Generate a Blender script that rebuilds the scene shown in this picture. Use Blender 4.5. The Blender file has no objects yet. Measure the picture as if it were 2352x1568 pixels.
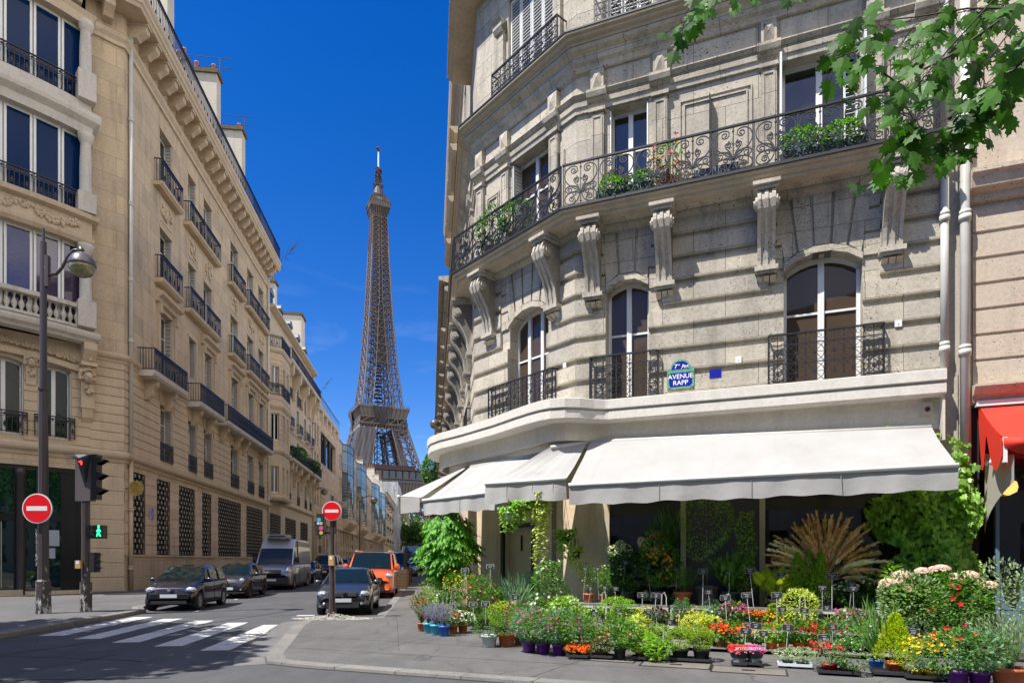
import bpy, math, random
from mathutils import Vector, Matrix
R = math.radians
random.seed(7)
sc = bpy.context.scene
COL = sc.collection
# ------------------------------------------------------------------ camera
F_PX, CX, HY, CAMH = 1454.0, 1176.0, 1287.0, 1.65      # reference frame 2352 x 1568
cd = bpy.data.cameras.new("camera"); cam = bpy.data.objects.new("camera", cd); COL.objects.link(cam)
cam.location = (0, 0, CAMH); cam.rotation_euler = (R(90), 0, 0)
cd.sensor_width = 36; cd.sensor_fit = 'HORIZONTAL'; cd.lens = F_PX/2352*36
cd.shift_y = (HY-784)/2352; cd.clip_start = .1; cd.clip_end = 5000
sc.camera = cam
# ------------------------------------------------------------------ light
SUN_EL = 60; SUN_AZ = math.atan2(-.857, -.515)      # direction towards the sun, from +y clockwise
w = bpy.data.worlds.new("World"); sc.world = w; w.use_nodes = True
nt = w.node_tree; bg = nt.nodes['Background']
sky = nt.nodes.new('ShaderNodeTexSky'); sky.sky_type = 'NISHITA'; sky.sun_disc = False
sky.sun_elevation = R(SUN_EL); sky.sun_rotation = SUN_AZ
sky.altitude = 400; sky.air_density = 1.0; sky.dust_density = .15; sky.ozone_density = 4.0
hs = nt.nodes.new('ShaderNodeHueSaturation'); hs.inputs['Saturation'].default_value = 1.38; hs.inputs['Hue'].default_value = .516; hs.inputs['Value'].default_value = .72
nt.links.new(sky.outputs[0], hs.inputs['Color'])
# unseen bright cloud added behind and right, fill light for the shaded left facade
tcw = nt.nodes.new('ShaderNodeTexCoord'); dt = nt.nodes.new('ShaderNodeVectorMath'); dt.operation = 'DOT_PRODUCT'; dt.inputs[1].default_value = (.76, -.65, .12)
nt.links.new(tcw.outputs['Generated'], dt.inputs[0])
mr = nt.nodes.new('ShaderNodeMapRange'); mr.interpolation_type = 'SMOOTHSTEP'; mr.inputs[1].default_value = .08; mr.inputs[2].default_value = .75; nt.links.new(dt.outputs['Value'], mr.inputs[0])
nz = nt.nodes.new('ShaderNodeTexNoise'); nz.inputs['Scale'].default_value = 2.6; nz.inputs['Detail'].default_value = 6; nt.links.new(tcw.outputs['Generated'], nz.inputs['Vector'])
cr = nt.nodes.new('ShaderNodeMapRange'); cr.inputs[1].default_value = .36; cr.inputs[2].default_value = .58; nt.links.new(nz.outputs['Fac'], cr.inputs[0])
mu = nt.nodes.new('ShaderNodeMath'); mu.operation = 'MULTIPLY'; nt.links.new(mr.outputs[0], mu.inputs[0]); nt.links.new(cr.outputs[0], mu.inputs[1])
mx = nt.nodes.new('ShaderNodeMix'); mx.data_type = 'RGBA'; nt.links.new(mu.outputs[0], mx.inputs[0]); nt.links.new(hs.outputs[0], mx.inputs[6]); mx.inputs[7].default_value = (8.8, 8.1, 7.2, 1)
# faint wisps of high cloud low in the sky
wm = nt.nodes.new('ShaderNodeMapping'); wm.inputs['Scale'].default_value = (1.2, 1.2, 5); nt.links.new(tcw.outputs['Generated'], wm.inputs[0])
wn = nt.nodes.new('ShaderNodeTexNoise'); wn.inputs['Scale'].default_value = 4.5; wn.inputs['Detail'].default_value = 7; wn.inputs['Distortion'].default_value = .6; nt.links.new(wm.outputs[0], wn.inputs['Vector'])
wr = nt.nodes.new('ShaderNodeMapRange'); wr.inputs[1].default_value = .56; wr.inputs[2].default_value = .8; wr.inputs[4].default_value = .25; nt.links.new(wn.outputs['Fac'], wr.inputs[0])
sz = nt.nodes.new('ShaderNodeSeparateXYZ'); nt.links.new(tcw.outputs['Generated'], sz.inputs[0])
zr_ = nt.nodes.new('ShaderNodeMapRange'); zr_.inputs[1].default_value = .42; zr_.inputs[2].default_value = .12; nt.links.new(sz.outputs[2], zr_.inputs[0])
wq = nt.nodes.new('ShaderNodeMath'); wq.operation = 'MULTIPLY'; nt.links.new(wr.outputs[0], wq.inputs[0]); nt.links.new(zr_.outputs[0], wq.inputs[1])
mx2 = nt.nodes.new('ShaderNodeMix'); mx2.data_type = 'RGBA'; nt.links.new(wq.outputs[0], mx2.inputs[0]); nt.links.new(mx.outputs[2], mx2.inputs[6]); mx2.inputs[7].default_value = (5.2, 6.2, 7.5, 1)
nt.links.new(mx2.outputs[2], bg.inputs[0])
bg.inputs[1].default_value = .15
sl = bpy.data.lights.new("sun", 'SUN'); sl.energy = 5.0; sl.angle = R(.5); sl.color = (1, .95, .87)
so = bpy.data.objects.new("sun", sl); COL.objects.link(so)
sdir = Vector((math.sin(SUN_AZ)*math.cos(R(SUN_EL)), math.cos(SUN_AZ)*math.cos(R(SUN_EL)), math.sin(R(SUN_EL))))
so.rotation_euler = sdir.to_track_quat('Z', 'Y').to_euler(); so.location = sdir*60
vs = sc.view_settings; vs.view_transform = 'Standard'; vs.look = 'None'; vs.exposure = .75; vs.gamma = 1
sc.cycles.max_bounces = 8; sc.cycles.diffuse_bounces = 5; sc.cycles.transparent_max_bounces = 8; sc.cycles.caustics_reflective = False; sc.cycles.caustics_refractive = False
sc.cycles.use_denoising = True
# ------------------------------------------------------------------ mesh helpers
def tag(o, label=None, cat=None, group=None, kind=None):
    if label: o['label'] = label
    if cat: o['category'] = cat
    if group: o['group'] = group
    if kind: o['kind'] = kind
    return o
def thing(name, label, cat, loc=(0,0,0), rz=0, group=None):
    o = bpy.data.objects.new(name, None); COL.objects.link(o)
    o.location = loc; o.rotation_euler = (0,0,rz); o.empty_display_size = .2
    return tag(o, label, cat, group)
def rootmat(p):
    while p.parent: p = p.parent
    return Matrix.Translation(p.location) @ p.rotation_euler.to_matrix().to_4x4()
class MB:
    def __init__(s): s.v=[]; s.f=[]; s.m=[]; s.uv=[]; s.cm=0; s.sm=False; s.smo=[]
    def add(s, vs, fs, uv=None):
        b=len(s.v); s.v+=[tuple(v) for v in vs]; s.uv+= uv if uv else [(v[0]+v[1],v[2]) for v in vs]
        for f in fs: s.f.append([i+b for i in f]); s.m.append(s.cm); s.smo.append(s.sm)
    def build(s, name, mats, parent=None, world=True, loc=None, bevel=0):
        me=bpy.data.meshes.new(name); vv=s.v
        if world and parent is not None:
            mi=rootmat(parent).inverted(); vv=[mi@Vector(v) for v in vv]
        elif loc is not None and world: vv=[(v[0]-loc[0],v[1]-loc[1],v[2]-loc[2]) for v in vv]
        me.from_pydata(vv, [], s.f)
        if not isinstance(mats,(list,tuple)): mats=[mats]
        for m in mats: me.materials.append(m)
        me.polygons.foreach_set('material_index', s.m); me.polygons.foreach_set('use_smooth', s.smo)
        ul=me.uv_layers.new(name='UVMap'); idx=[0]*len(me.loops); me.loops.foreach_get('vertex_index', idx)
        fl=[]; 
        for i in idx: fl+=s.uv[i]
        ul.data.foreach_set('uv', fl); me.update()
        o=bpy.data.objects.new(name, me); COL.objects.link(o)
        if parent is not None: o.parent=parent
        elif loc is not None: o.location=loc
        if bevel:
            b=o.modifiers.new('bevel','BEVEL'); b.width=bevel; b.segments=1; b.limit_method='ANGLE'
        return o
    def box(s,x0,x1,y0,y1,z0,z1):
        s.add([(x0,y0,z0),(x1,y0,z0),(x1,y1,z0),(x0,y1,z0),(x0,y0,z1),(x1,y0,z1),(x1,y1,z1),(x0,y1,z1)],
              [(0,3,2,1),(4,5,6,7),(0,1,5,4),(1,2,6,5),(2,3,7,6),(3,0,4,7)])
    def beam(s,a,b,r,r2=None,n=4,ref=(0,0,1)):
        a=Vector(a); b=Vector(b); d=b-a
        if d.length<1e-6: return
        d.normalize(); u=d.cross(Vector(ref))
        if u.length<.05: u=d.cross(Vector((1,0,0)))
        u.normalize(); v=d.cross(u); r2=r if r2 is None else r2; vs=[]
        for P,q in ((a,r),(b,r2)):
            for i in range(n):
                t=2*math.pi*(i+.5)/n; vs.append(P+u*(math.cos(t)*q)+v*(math.sin(t)*q))
        s.add(vs,[(i,(i+1)%n,n+(i+1)%n,n+i) for i in range(n)]+[tuple(range(n-1,-1,-1)),tuple(range(n,2*n))])
    def tube(s,pts,r,n=4,taper=None):
        pts=[Vector(p) for p in pts]; k=len(pts); vs=[]; pu=None
        for i,P in enumerate(pts):
            d=(pts[min(i+1,k-1)]-pts[max(i-1,0)]).normalized()
            u=d.cross(Vector((0,0,1))) if pu is None else (pu-d*pu.dot(d))
            if u.length<.05: u=d.cross(Vector((1,0,0)))
            u.normalize(); pu=u; v=d.cross(u); q=r if taper is None else r+(taper-r)*i/(k-1)
            for j in range(n):
                t=2*math.pi*(j+.5)/n; vs.append(P+u*(math.cos(t)*q)+v*(math.sin(t)*q))
        fs=[(i*n+j,i*n+(j+1)%n,(i+1)*n+(j+1)%n,(i+1)*n+j) for i in range(k-1) for j in range(n)]
        fs+=[tuple(range(n-1,-1,-1)),tuple(range((k-1)*n,k*n))]
        s.add(vs,fs)
    def lathe(s,c,prof,n=10,cap=True,sx=1,sy=1):
        vs=[];k=len(prof)
        for r,z in prof:
            for j in range(n):
                t=2*math.pi*j/n; vs.append((c[0]+r*sx*math.cos(t),c[1]+r*sy*math.sin(t),c[2]+z))
        fs=[(i*n+j,i*n+(j+1)%n,(i+1)*n+(j+1)%n,(i+1)*n+j) for i in range(k-1) for j in range(n)]
        if cap: fs+=[tuple(range(n-1,-1,-1)),tuple(range((k-1)*n,k*n))]
        s.add(vs,fs)
class Fr:
    def __init__(s,O,e,n):
        s.O=Vector((O[0],O[1],0)); s.e=Vector((e[0],e[1],0)).normalized(); s.n=Vector((n[0],n[1],0)).normalized()
    def P(s,a,z,o=0): p=s.O+s.e*a+s.n*o; return (p.x,p.y,z)
    def at(s,x,y,o=0):          # where a sight line meets the facade plane standing o in front of this one
        u=(x-CX)/F_PX; O=s.O+s.n*o; r=Vector((u,1,0)); d=s.n.dot(O)/s.n.dot(r); Q=r*d
        return (Q-O).dot(s.e), (HY-y)/F_PX*d+CAMH
    def box(s,m,s0,s1,z0,z1,o0,o1):
        P=s.P; vs=[P(s0,z0,o0),P(s1,z0,o0),P(s1,z0,o1),P(s0,z0,o1),P(s0,z1,o0),P(s1,z1,o0),P(s1,z1,o1),P(s0,z1,o1)]
        uv=[(s0,z0),(s1,z0),(s1,z0),(s0,z0),(s0,z1),(s1,z1),(s1,z1),(s0,z1)]
        m.add(vs,[(0,1,2,3),(7,6,5,4),(4,5,1,0),(5,6,2,1),(6,7,3,2),(7,4,0,3)],uv)
    def poly(s,m,pts,o0,o1):
        n=len(pts); vs=[s.P(a,z,o1) for a,z in pts]+[s.P(a,z,o0) for a,z in pts]
        m.add(vs,[tuple(range(n)),tuple(range(2*n-1,n-1,-1))]+[(i,i+n,(i+1)%n+n,(i+1)%n) for i in range(n)],[tuple(p) for p in pts]*2)
    def prism(s,m,prof,s0,s1,d0=0,d1=0):   # profile (o,z) run along the facade, ends cut back d*o
        n=len(prof); vs=[s.P(s0+d0*o,z,o) for o,z in prof]+[s.P(s1-d1*o,z,o) for o,z in prof]
        uv=[(s0,z+o) for o,z in prof]+[(s1,z+o) for o,z in prof]
        m.add(vs,[(i,(i+1)%n,(i+1)%n+n,i+n) for i in range(n)]+[tuple(range(n-1,-1,-1)),tuple(range(n,2*n))],uv)
    def bar(s,m,a,b,o,r,n=4): m.beam(s.P(a[0],a[1],o),s.P(b[0],b[1],o),r,n=n)
    def line(s,m,pts,o,r,n=4): m.tube([s.P(a,z,o) for a,z in pts],r,n)
def sweep(m,path,prof,closed=False,z=0):
    """moulding: profile (o,z) carried along the plan polyline, mitred; outside lies to the right of the path"""
    k=len(path); P=[Vector((p[0],p[1])) for p in path]; N=[]
    for i in range(k):
        def nn(a,b): d=(b-a).normalized(); return Vector((d.y,-d.x))
        n0=nn(P[i-1],P[i]) if (i>0 or closed) else nn(P[i],P[i+1])
        n1=nn(P[i],P[(i+1)%k]) if (i<k-1 or closed) else n0
        b=(n0+n1).normalized(); N.append(b/max(.35,b.dot(n1)))
    q=len(prof); vs=[]; uv=[]; L=0
    for i in range(k):
        if i: L+=(P[i]-P[i-1]).length
        for o,zz in prof: p=P[i]+N[i]*o; vs.append((p.x,p.y,zz+z)); uv.append((L,zz+z+o))
    fs=[(i*q+j,i*q+(j+1)%q,((i+1)%k)*q+(j+1)%q,((i+1)%k)*q+j) for i in range(k if closed else k-1) for j in range(q)]
    if not closed: fs+=[tuple(range(q-1,-1,-1)),tuple(range((k-1)*q,k*q))]
    m.add(vs,fs,uv)
def arcpts(a,b,ztop,rise,n=8):
    c=(a+b)/2; h=(b-a)/2; r=(h*h+rise*rise)/(2*rise); t=math.asin(min(1,h/r))
    return [(c+r*math.sin(-t+2*t*i/n), ztop-r+r*math.cos(-t+2*t*i/n)) for i in range(n+1)]
def wall(m,F,s0,s1,z0,z1,ops,depth=.3,o=0,rm=None):
    """flat wall with openings (a,b,c,d,rise): faces, reveals and arched heads"""
    S=sorted({s0,s1}|{min(max(v,s0),s1) for p in ops for v in p[:2]}); Z=sorted({z0,z1}|{min(max(v,z0),z1) for p in ops for v in p[2:4]})
    for i in range(len(S)-1):
        for j in range(len(Z)-1):
            cs=(S[i]+S[i+1])/2; cz=(Z[j]+Z[j+1])/2
            if any(p[0]<cs<p[1] and p[2]<cz<p[3] for p in ops): continue
            q=[(S[i],Z[j]),(S[i+1],Z[j]),(S[i+1],Z[j+1]),(S[i],Z[j+1])]
            m.add([F.P(a,b,o) for a,b in q],[(0,1,2,3)],q)
    k=m.cm
    for p in ops:
        a,b,c,d=p[:4]; rise=p[4] if len(p)>4 else 0
        top=arcpts(a,b,d,rise) if rise else [(a,d),(b,d)]
        if rise:
            n=len(top)-1; h=n//2
            L=[(a,d)]+top[:h+1]; Rr=top[h:]+[(b,d)]
            for q in (L,Rr): m.add([F.P(x,z,o) for x,z in q],[tuple(range(len(q)))],q)
        if rm is not None: m.cm=rm
        ol=[(a,c)]+top+[(b,c)]; n=len(ol)
        m.add([F.P(x,z,o) for x,z in ol]+[F.P(x,z,o-depth) for x,z in ol],[(i,(i+1)%n,(i+1)%n+n,i+n) for i in range(n)],[(x,z) for x,z in ol]+[(x+depth,z) for x,z in ol])
        m.cm=k
def courses(m,F,s0,s1,z0,z1,h,ops,proud=.045,gap=.05,bev=.03,c0=0,c1=0):
    n=max(1,round((z1-z0)/h)); h=(z1-z0)/n
    for i in range(n):
        a=z0+i*h+gap/2; b=z0+(i+1)*h-gap/2; cuts=[(p[0],p[1]) for p in ops if p[2]<b and p[3]>a]
        segs=[(s0,s1)]
        for x0,x1 in cuts:
            ns=[]
            for u,v in segs:
                if x1<=u or x0>=v: ns.append((u,v)); continue
                if x0>u: ns.append((u,x0))
                if x1<v: ns.append((x1,v))
            segs=ns
        for u,v in segs:
            if v-u<.06: continue
            F.prism(m,[(0,a),(0,b),(proud,b-bev),(proud,a+bev)],u,v,d0=c0 if u==s0 else 0,d1=c1 if v==s1 else 0)
def voussoirs(m,F,p,zt,proud=.05,n=5):
    a,b,c,d,rise=p; top=arcpts(a,b,d,rise,n); cx=(a+b)/2; spread=.32
    for i in range(n):
        g=.025
        (x0,y0),(x1,y1)=top[i],top[i+1]; x0+=g; x1-=g
        X0=x0+(x0-cx)*spread; X1=x1+(x1-cx)*spread
        F.poly(m,[(x0,y0+.16),(x1,y1+.16),(X1,zt),(X0,zt)],0,proud)
    for i in range(n):   # rounded arch band
        (x0,y0),(x1,y1)=top[i],top[i+1]
        F.poly(m,[(x0,y0),(x1,y1),(x1,y1+.13),(x0,y0+.13)],-.05,proud+.02)
def spiral(cx,cz,r,a0,turns,dr=1,n=12,rin=.25):
    return [(cx+r*(1-(1-rin)*i/n)*math.cos(a0+dr*turns*2*math.pi*i/n), cz+r*(1-(1-rin)*i/n)*math.sin(a0+dr*turns*2*math.pi*i/n)) for i in range(n+1)]
def bez(p0,p1,p2,p3,n=8):
    o=[]
    for i in range(n+1):
        t=i/n; a=(1-t)**3; b=3*t*(1-t)**2; c=3*t*t*(1-t); d=t**3
        o.append((a*p0[0]+b*p1[0]+c*p2[0]+d*p3[0], a*p0[1]+b*p1[1]+c*p2[1]+d*p3[1]))
    return o
# ------------------------------------------------------------------ materials
def mat(name): m=bpy.data.materials.new(name); m.use_nodes=True; return m,m.node_tree,m.node_tree.nodes['Principled BSDF']
def nd(nt,t,**k):
    n=nt.nodes.new('ShaderNode'+t)
    for a,b in k.items():
        if a.startswith('i_'): n.inputs[int(a[2:]) if a[2:].isdigit() else a[2:].replace('_',' ')].default_value=b
        else: setattr(n,a,b)
    return n
def c4(c): return (c[0],c[1],c[2],1)
def ramp(nt,fac,stops):
    r=nd(nt,'ValToRGB'); e=r.color_ramp.elements
    while len(e)<len(stops): e.new(.5)
    for x,(p,c) in zip(e,stops): x.position=p; x.color=c4(c) if not isinstance(c,(int,float)) else (c,c,c,1)
    nt.links.new(fac,r.inputs[0]); return r.outputs[0]
def noise(nt,vec,scale,detail=4,rough=.6,stretch=None):
    if stretch:
        mp=nd(nt,'Mapping'); mp.inputs['Scale'].default_value=stretch; nt.links.new(vec,mp.inputs[0]); vec=mp.outputs[0]
    n=nd(nt,'TexNoise'); n.inputs['Scale'].default_value=scale; n.inputs['Detail'].default_value=detail; n.inputs['Roughness'].default_value=rough
    nt.links.new(vec,n.inputs['Vector']); return n.outputs['Fac']
def mix(nt,fac,a,b,mode='MIX'):
    n=nd(nt,'Mix',data_type='RGBA',blend_type=mode)
    if isinstance(fac,(int,float)): n.inputs[0].default_value=fac
    else: nt.links.new(fac,n.inputs[0])
    for i,x in ((6,a),(7,b)):
        if isinstance(x,(tuple,list)): n.inputs[i].default_value=c4(x)
        else: nt.links.new(x,n.inputs[i])
    return n.outputs[2]
def bump(nt,b,h,strength=.3,dist=.02):
    n=nd(nt,'Bump'); n.inputs['Strength'].default_value=strength; n.inputs['Distance'].default_value=dist
    nt.links.new(h,n.inputs['Height']); nt.links.new(n.outputs[0],b.inputs['Normal'])
def M(name,col,rough=.6,metal=0,col2=None,scale=3,spec=.5,coat=0,bmp=0,bsc=40,island=0,transl=0,emit=0,streak=None,alpha=1):
    m,nt,b=mat(name); tc=nd(nt,'TexCoord').outputs['Object']; out=None
    if col2 is not None:
        f=noise(nt,tc,scale,5,.65,streak); out=ramp(nt,f,[(.3,col),(.7,col2)])
    if island:
        g=nd(nt,'NewGeometry').outputs['Random Per Island']
        lo=tuple(x*(1-island) for x in (col2 or col)); hi=tuple(min(1,x*(1+island)) for x in col); o2=ramp(nt,g,[(0,lo),(1,hi)])
        out=o2 if out is None else mix(nt,.6,out,o2)
    if out is None: b.inputs['Base Color'].default_value=c4(col)
    else: nt.links.new(out,b.inputs['Base Color'])
    b.inputs['Roughness'].default_value=rough; b.inputs['Metallic'].default_value=metal
    b.inputs['Specular IOR Level'].default_value=spec; b.inputs['Coat Weight'].default_value=coat
    if coat: b.inputs['Coat Roughness'].default_value=.03
    if bmp: bump(nt,b,noise(nt,tc,bsc,4),bmp)
    if emit: b.inputs['Emission Color'].default_value=c4(col); b.inputs['Emission Strength'].default_value=emit
    if transl:
        t=nd(nt,'BsdfTranslucent'); ms=nd(nt,'MixShader'); ms.inputs[0].default_value=transl
        if out is None: t.inputs[0].default_value=c4(tuple(min(1,x*1.5) for x in col))
        else: nt.links.new(mix(nt,.5,out,(col[0]*2+.02,col[1]*2,col[2]),'MIX'),t.inputs[0])
        nt.links.new(b.outputs[0],ms.inputs[1]); nt.links.new(t.outputs[0],ms.inputs[2]); nt.links.new(ms.outputs[0],nt.nodes['Material Output'].inputs[0])
    return m
def stone(name,c1,c2,dirt=(.10,.085,.065),pits=0,joints=None,streaks=.35,bw=.9,bh=.42,jcol=None,rough=.85):
    m,nt,b=mat(name); tc=nd(nt,'TexCoord'); ob=tc.outputs['Object']; uv=tc.outputs['UV']
    col=ramp(nt,noise(nt,ob,.9,6,.7),[(.3,c1),(.7,c2)])
    col=mix(nt,.45,col,ramp(nt,noise(nt,ob,14,5,.7),[(.25,tuple(x*.72 for x in c1)),(.75,tuple(min(1,x*1.15) for x in c2))]))
    if streaks:
        f=noise(nt,ob,2.2,5,.65,(1,1,.16)); f=ramp(nt,f,[(.5,0),(.78,1)])
        mm=nd(nt,'Math',operation='MULTIPLY'); nt.links.new(f,mm.inputs[0]); mm.inputs[1].default_value=streaks
        col=mix(nt,mm.outputs[0],col,dirt)
    if joints:
        br=nd(nt,'TexBrick'); br.inputs['Scale'].default_value=1; br.inputs['Brick Width'].default_value=bw; br.inputs['Row Height'].default_value=bh
        br.inputs['Mortar Size'].default_value=joints; br.inputs['Mortar Smooth'].default_value=.1; br.inputs['Bias'].default_value=0
        br.inputs['Color1'].default_value=(.86,.86,.86,1); br.inputs['Color2'].default_value=(1.1,1.08,1.02,1); br.inputs['Mortar'].default_value=(1,1,1,1)
        nt.links.new(uv,br.inputs[0]); col=mix(nt,1,col,br.outputs['Color'],'MULTIPLY')
        col=mix(nt,br.outputs['Fac'],col,jcol or tuple(x*.38 for x in c1))
    h=noise(nt,ob,30,6,.7)
    if pits:
        v=nd(nt,'TexNoise'); v.inputs['Scale'].default_value=26; v.inputs['Detail'].default_value=2
        mp=nd(nt,'Mapping'); mp.inputs['Scale'].default_value=(1,1,1.7); nt.links.new(ob,mp.inputs[0]); nt.links.new(mp.outputs[0],v.inputs[0])
        area=noise(nt,ob,1.3,3,.6)
        ad=nd(nt,'Math',operation='MULTIPLY_ADD'); nt.links.new(area,ad.inputs[0]); ad.inputs[1].default_value=.35; nt.links.new(v.outputs['Fac'],ad.inputs[2])
        pf=ramp(nt,ad.outputs[0],[(.86-.02*pits,0),(.91-.02*pits,1)])
        col=mix(nt,pf,col,tuple(x*.22 for x in c1))
    nt.links.new(col,b.inputs['Base Color']); b.inputs['Roughness'].default_value=rough; b.inputs['Specular IOR Level'].default_value=.25
    bump(nt,b,h,.35,.015)
    return m
def glassy(name,col,rough=.02,spec=1.0,wob=0,mixt=0,tint=(1,1,1)):
    """pane: dark mirror-like glass; mixt lets that share of the light through"""
    m,nt,b=mat(name); b.inputs['Base Color'].default_value=c4(col); b.inputs['Roughness'].default_value=rough; b.inputs['Specular IOR Level'].default_value=spec
    b.inputs['IOR'].default_value=1.6
    if wob: bump(nt,b,noise(nt,nd(nt,'TexCoord').outputs['Object'],.9,2),wob,.06)
    if mixt:
        t=nd(nt,'BsdfTransparent'); t.inputs[0].default_value=c4(tint); g=nd(nt,'BsdfGlossy'); g.inputs['Roughness'].default_value=.01; fr=nd(nt,'Fresnel'); fr.inputs[0].default_value=1.5
        mu=nd(nt,'Math',operation='MULTIPLY_ADD'); nt.links.new(fr.outputs[0],mu.inputs[0]); mu.inputs[1].default_value=1.2; mu.inputs[2].default_value=1-mixt
        ms=nd(nt,'MixShader'); nt.links.new(mu.outputs[0],ms.inputs[0]); nt.links.new(t.outputs[0],ms.inputs[1]); nt.links.new(g.outputs[0],ms.inputs[2])
        nt.links.new(ms.outputs[0],nt.nodes['Material Output'].inputs[0])
    return m
GREY=stone('weathered limestone',(.34,.31,.26),(.60,.555,.475),pits=1.6,streaks=.65,joints=.006,bw=1.3,bh=.49)
GREYP=stone('weathered limestone plain',(.34,.31,.26),(.60,.555,.475),pits=1.6,streaks=.65)
SLAB=stone('balcony stone',(.42,.35,.25),(.54,.46,.34),streaks=.3)
WARM=stone('honey ashlar',(.47,.37,.255),(.62,.50,.36),streaks=.45,joints=.007,bw=1.9,bh=.85)
WARMP=stone('honey limestone',(.47,.37,.255),(.63,.51,.365),streaks=.3)
PALE=stone('pale limestone',(.50,.46,.40),(.62,.58,.51),streaks=.4)
WARM2=stone('pale ochre stone',(.50,.41,.29),(.62,.52,.39),streaks=.25)
PINK=stone('pinkish limestone',(.54,.41,.30),(.68,.54,.41),streaks=.35,joints=.004,bw=1.4,bh=.49)
RENDER=stone('cream render',(.60,.54,.44),(.68,.62,.52),streaks=.2)
WHITER=stone('white render',(.60,.57,.51),(.68,.655,.60),streaks=.2)
CONC=stone('stone cladding',(.48,.375,.27),(.58,.465,.345),streaks=.15,joints=.012,bw=1.2,bh=.9)
CHIM=stone('chimney plaster',(.50,.46,.38),(.62,.58,.49),streaks=.3,dirt=(.3,.27,.2))
TRAV=stone('travertine',(.58,.46,.32),(.68,.55,.40),streaks=.7,dirt=(.28,.2,.12))
MOSS=M('mossy cap',(.06,.055,.045),.9,col2=(.14,.12,.05),scale=6)
TERRA=M('terracotta',(.42,.12,.05),.75,col2=(.5,.17,.08),scale=12)
ZINC=M('zinc',(.16,.18,.21),.45,.3,col2=(.24,.26,.29),scale=3)
SLATE=M('slate',(.07,.08,.10),.5,col2=(.11,.12,.14),scale=8)
IRON=M('black iron',(.012,.013,.02),.45,.2)
GLASSW=glassy('brown tinted window glass',(.075,.052,.036),.03,.3,.06)
IRONG=M('grey painted iron',(.014,.015,.02),.45,.2,col2=(.024,.026,.034),scale=9)
WHITE=M('white paint',(.72,.72,.70),.45,col2=(.78,.78,.77),scale=5)
SHUT=M('grey shutter paint',(.42,.42,.40),.5,col2=(.5,.5,.48),scale=4)
SHUTW=M('white shutter paint',(.62,.64,.63),.5,col2=(.72,.73,.72),scale=4)
GLASS=glassy('window glass',(.012,.013,.016),.02,.9,.08)
GLASSB=glassy('painted sky reflection glass',(.002,.022,.085),.06,.12,.0)  # reflected sky painted into the pane colour as deep blue
GLASSD=glassy('dim window glass',(.010,.016,.012),.03,.22,.1)
GLASSC=glassy('net curtain behind glass',(.17,.165,.15),.04,.4,.1); GLASSG=glassy('greyish window glass',(.045,.048,.05),.03,.7,.15)
GLASSN=glassy('bay glass',(.10,.13,.14),.02,1.0,.35)
CLEAR=glassy('shop glass',(1,1,1),mixt=.985)
CLEARD=glassy('tinted glass',(1,1,1),mixt=.93,tint=(.42,.46,.44))
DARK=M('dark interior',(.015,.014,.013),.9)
CURT=M('purple drape',(.035,.015,.045),.8,col2=(.13,.06,.12),scale=7,streak=(1,1,2.5),bmp=.6,bsc=6)
CANV=M('white canvas',(.34,.333,.322),.85,col2=(.405,.4,.393),scale=1.1,transl=.1,bmp=.7,bsc=3.2)
REDC=M('red canvas',(.72,.03,.012),.7,col2=(.8,.045,.02),scale=2,transl=.15)
BLACK=M('black plastic',(.018,.018,.02),.5)
PIPE=M('painted pipe',(.46,.45,.41),.45,col2=(.56,.55,.51),scale=2)
# ------------------------------------------------------------------ plan of the crossing
Bp,Cp=Vector((1.49,14.58)),Vector((-.97,17.47)); S2=Vector((-.127,.992)).normalized()
AV=Fr(Bp,(.933,-.359),(-.359,-.933)); CHF=Fr(Cp,Bp-Cp,(-.761,-.648)); STF=Fr(Cp,S2,(-.992,-.127))
L0=(-18.2,29.7); LS=Fr(L0,S2,(.992,.127)); LF=Fr((-18.45,29.5),(.707,.707),(.707,-.707))
# ground materials
def asphalt(name,c1,c2,grain=.5,stain=(.03,.03,.03),rough=.85,cr=0):
    m,nt,b=mat(name); ob=nd(nt,'TexCoord').outputs['Object']
    col=ramp(nt,noise(nt,ob,.35,5,.6),[(.3,tuple(x*.9 for x in c1)),(.7,tuple(x*1.08 for x in c2))])
    col=mix(nt,.35,col,ramp(nt,noise(nt,ob,2.1,6,.7,(1,.35,1)),[(.3,tuple(x*.6 for x in c1)),(.7,tuple(x*1.3 for x in c2))]))
    g=ramp(nt,noise(nt,ob,95,2,.8),[(.3,.45),(.5,1.0),(.72,1.7)]); col=mix(nt,grain,col,g,'MULTIPLY')
    st=ramp(nt,noise(nt,ob,1.7,6,.75),[(.58,0),(.75,.5)]); col=mix(nt,st,col,stain)
    st=ramp(nt,noise(nt,ob,5.5,2,.5),[(.74,0),(.76,.55)]); col=mix(nt,st,col,stain)
    if cr:
        v=nd(nt,'TexVoronoi',feature='DISTANCE_TO_EDGE'); v.inputs['Scale'].default_value=.33
        wn=nd(nt,'TexNoise'); wn.inputs['Scale'].default_value=1.5; nt.links.new(ob,wn.inputs['Vector'])
        va=nd(nt,'VectorMath',operation='MULTIPLY_ADD'); nt.links.new(wn.outputs['Color'],va.inputs[0]); va.inputs[1].default_value=(cr,cr,cr); nt.links.new(ob,va.inputs[2])
        nt.links.new(va.outputs[0],v.inputs['Vector']); l=ramp(nt,v.outputs['Distance'],[(.0,.75),(.007,0)]); col=mix(nt,l,col,stain)
    nt.links.new(col,b.inputs['Base Color']); b.inputs['Roughness'].default_value=rough; b.inputs['Specular IOR Level'].default_value=.3
    bump(nt,b,noise(nt,ob,110,3,.8),.55,.008); return m
ROAD=asphalt('road asphalt',(.062,.064,.068),(.083,.085,.09),.75)
PAVE=asphalt('pavement asphalt',(.092,.090,.090),(.122,.119,.117),.45,(.05,.05,.05),cr=.5)
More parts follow.
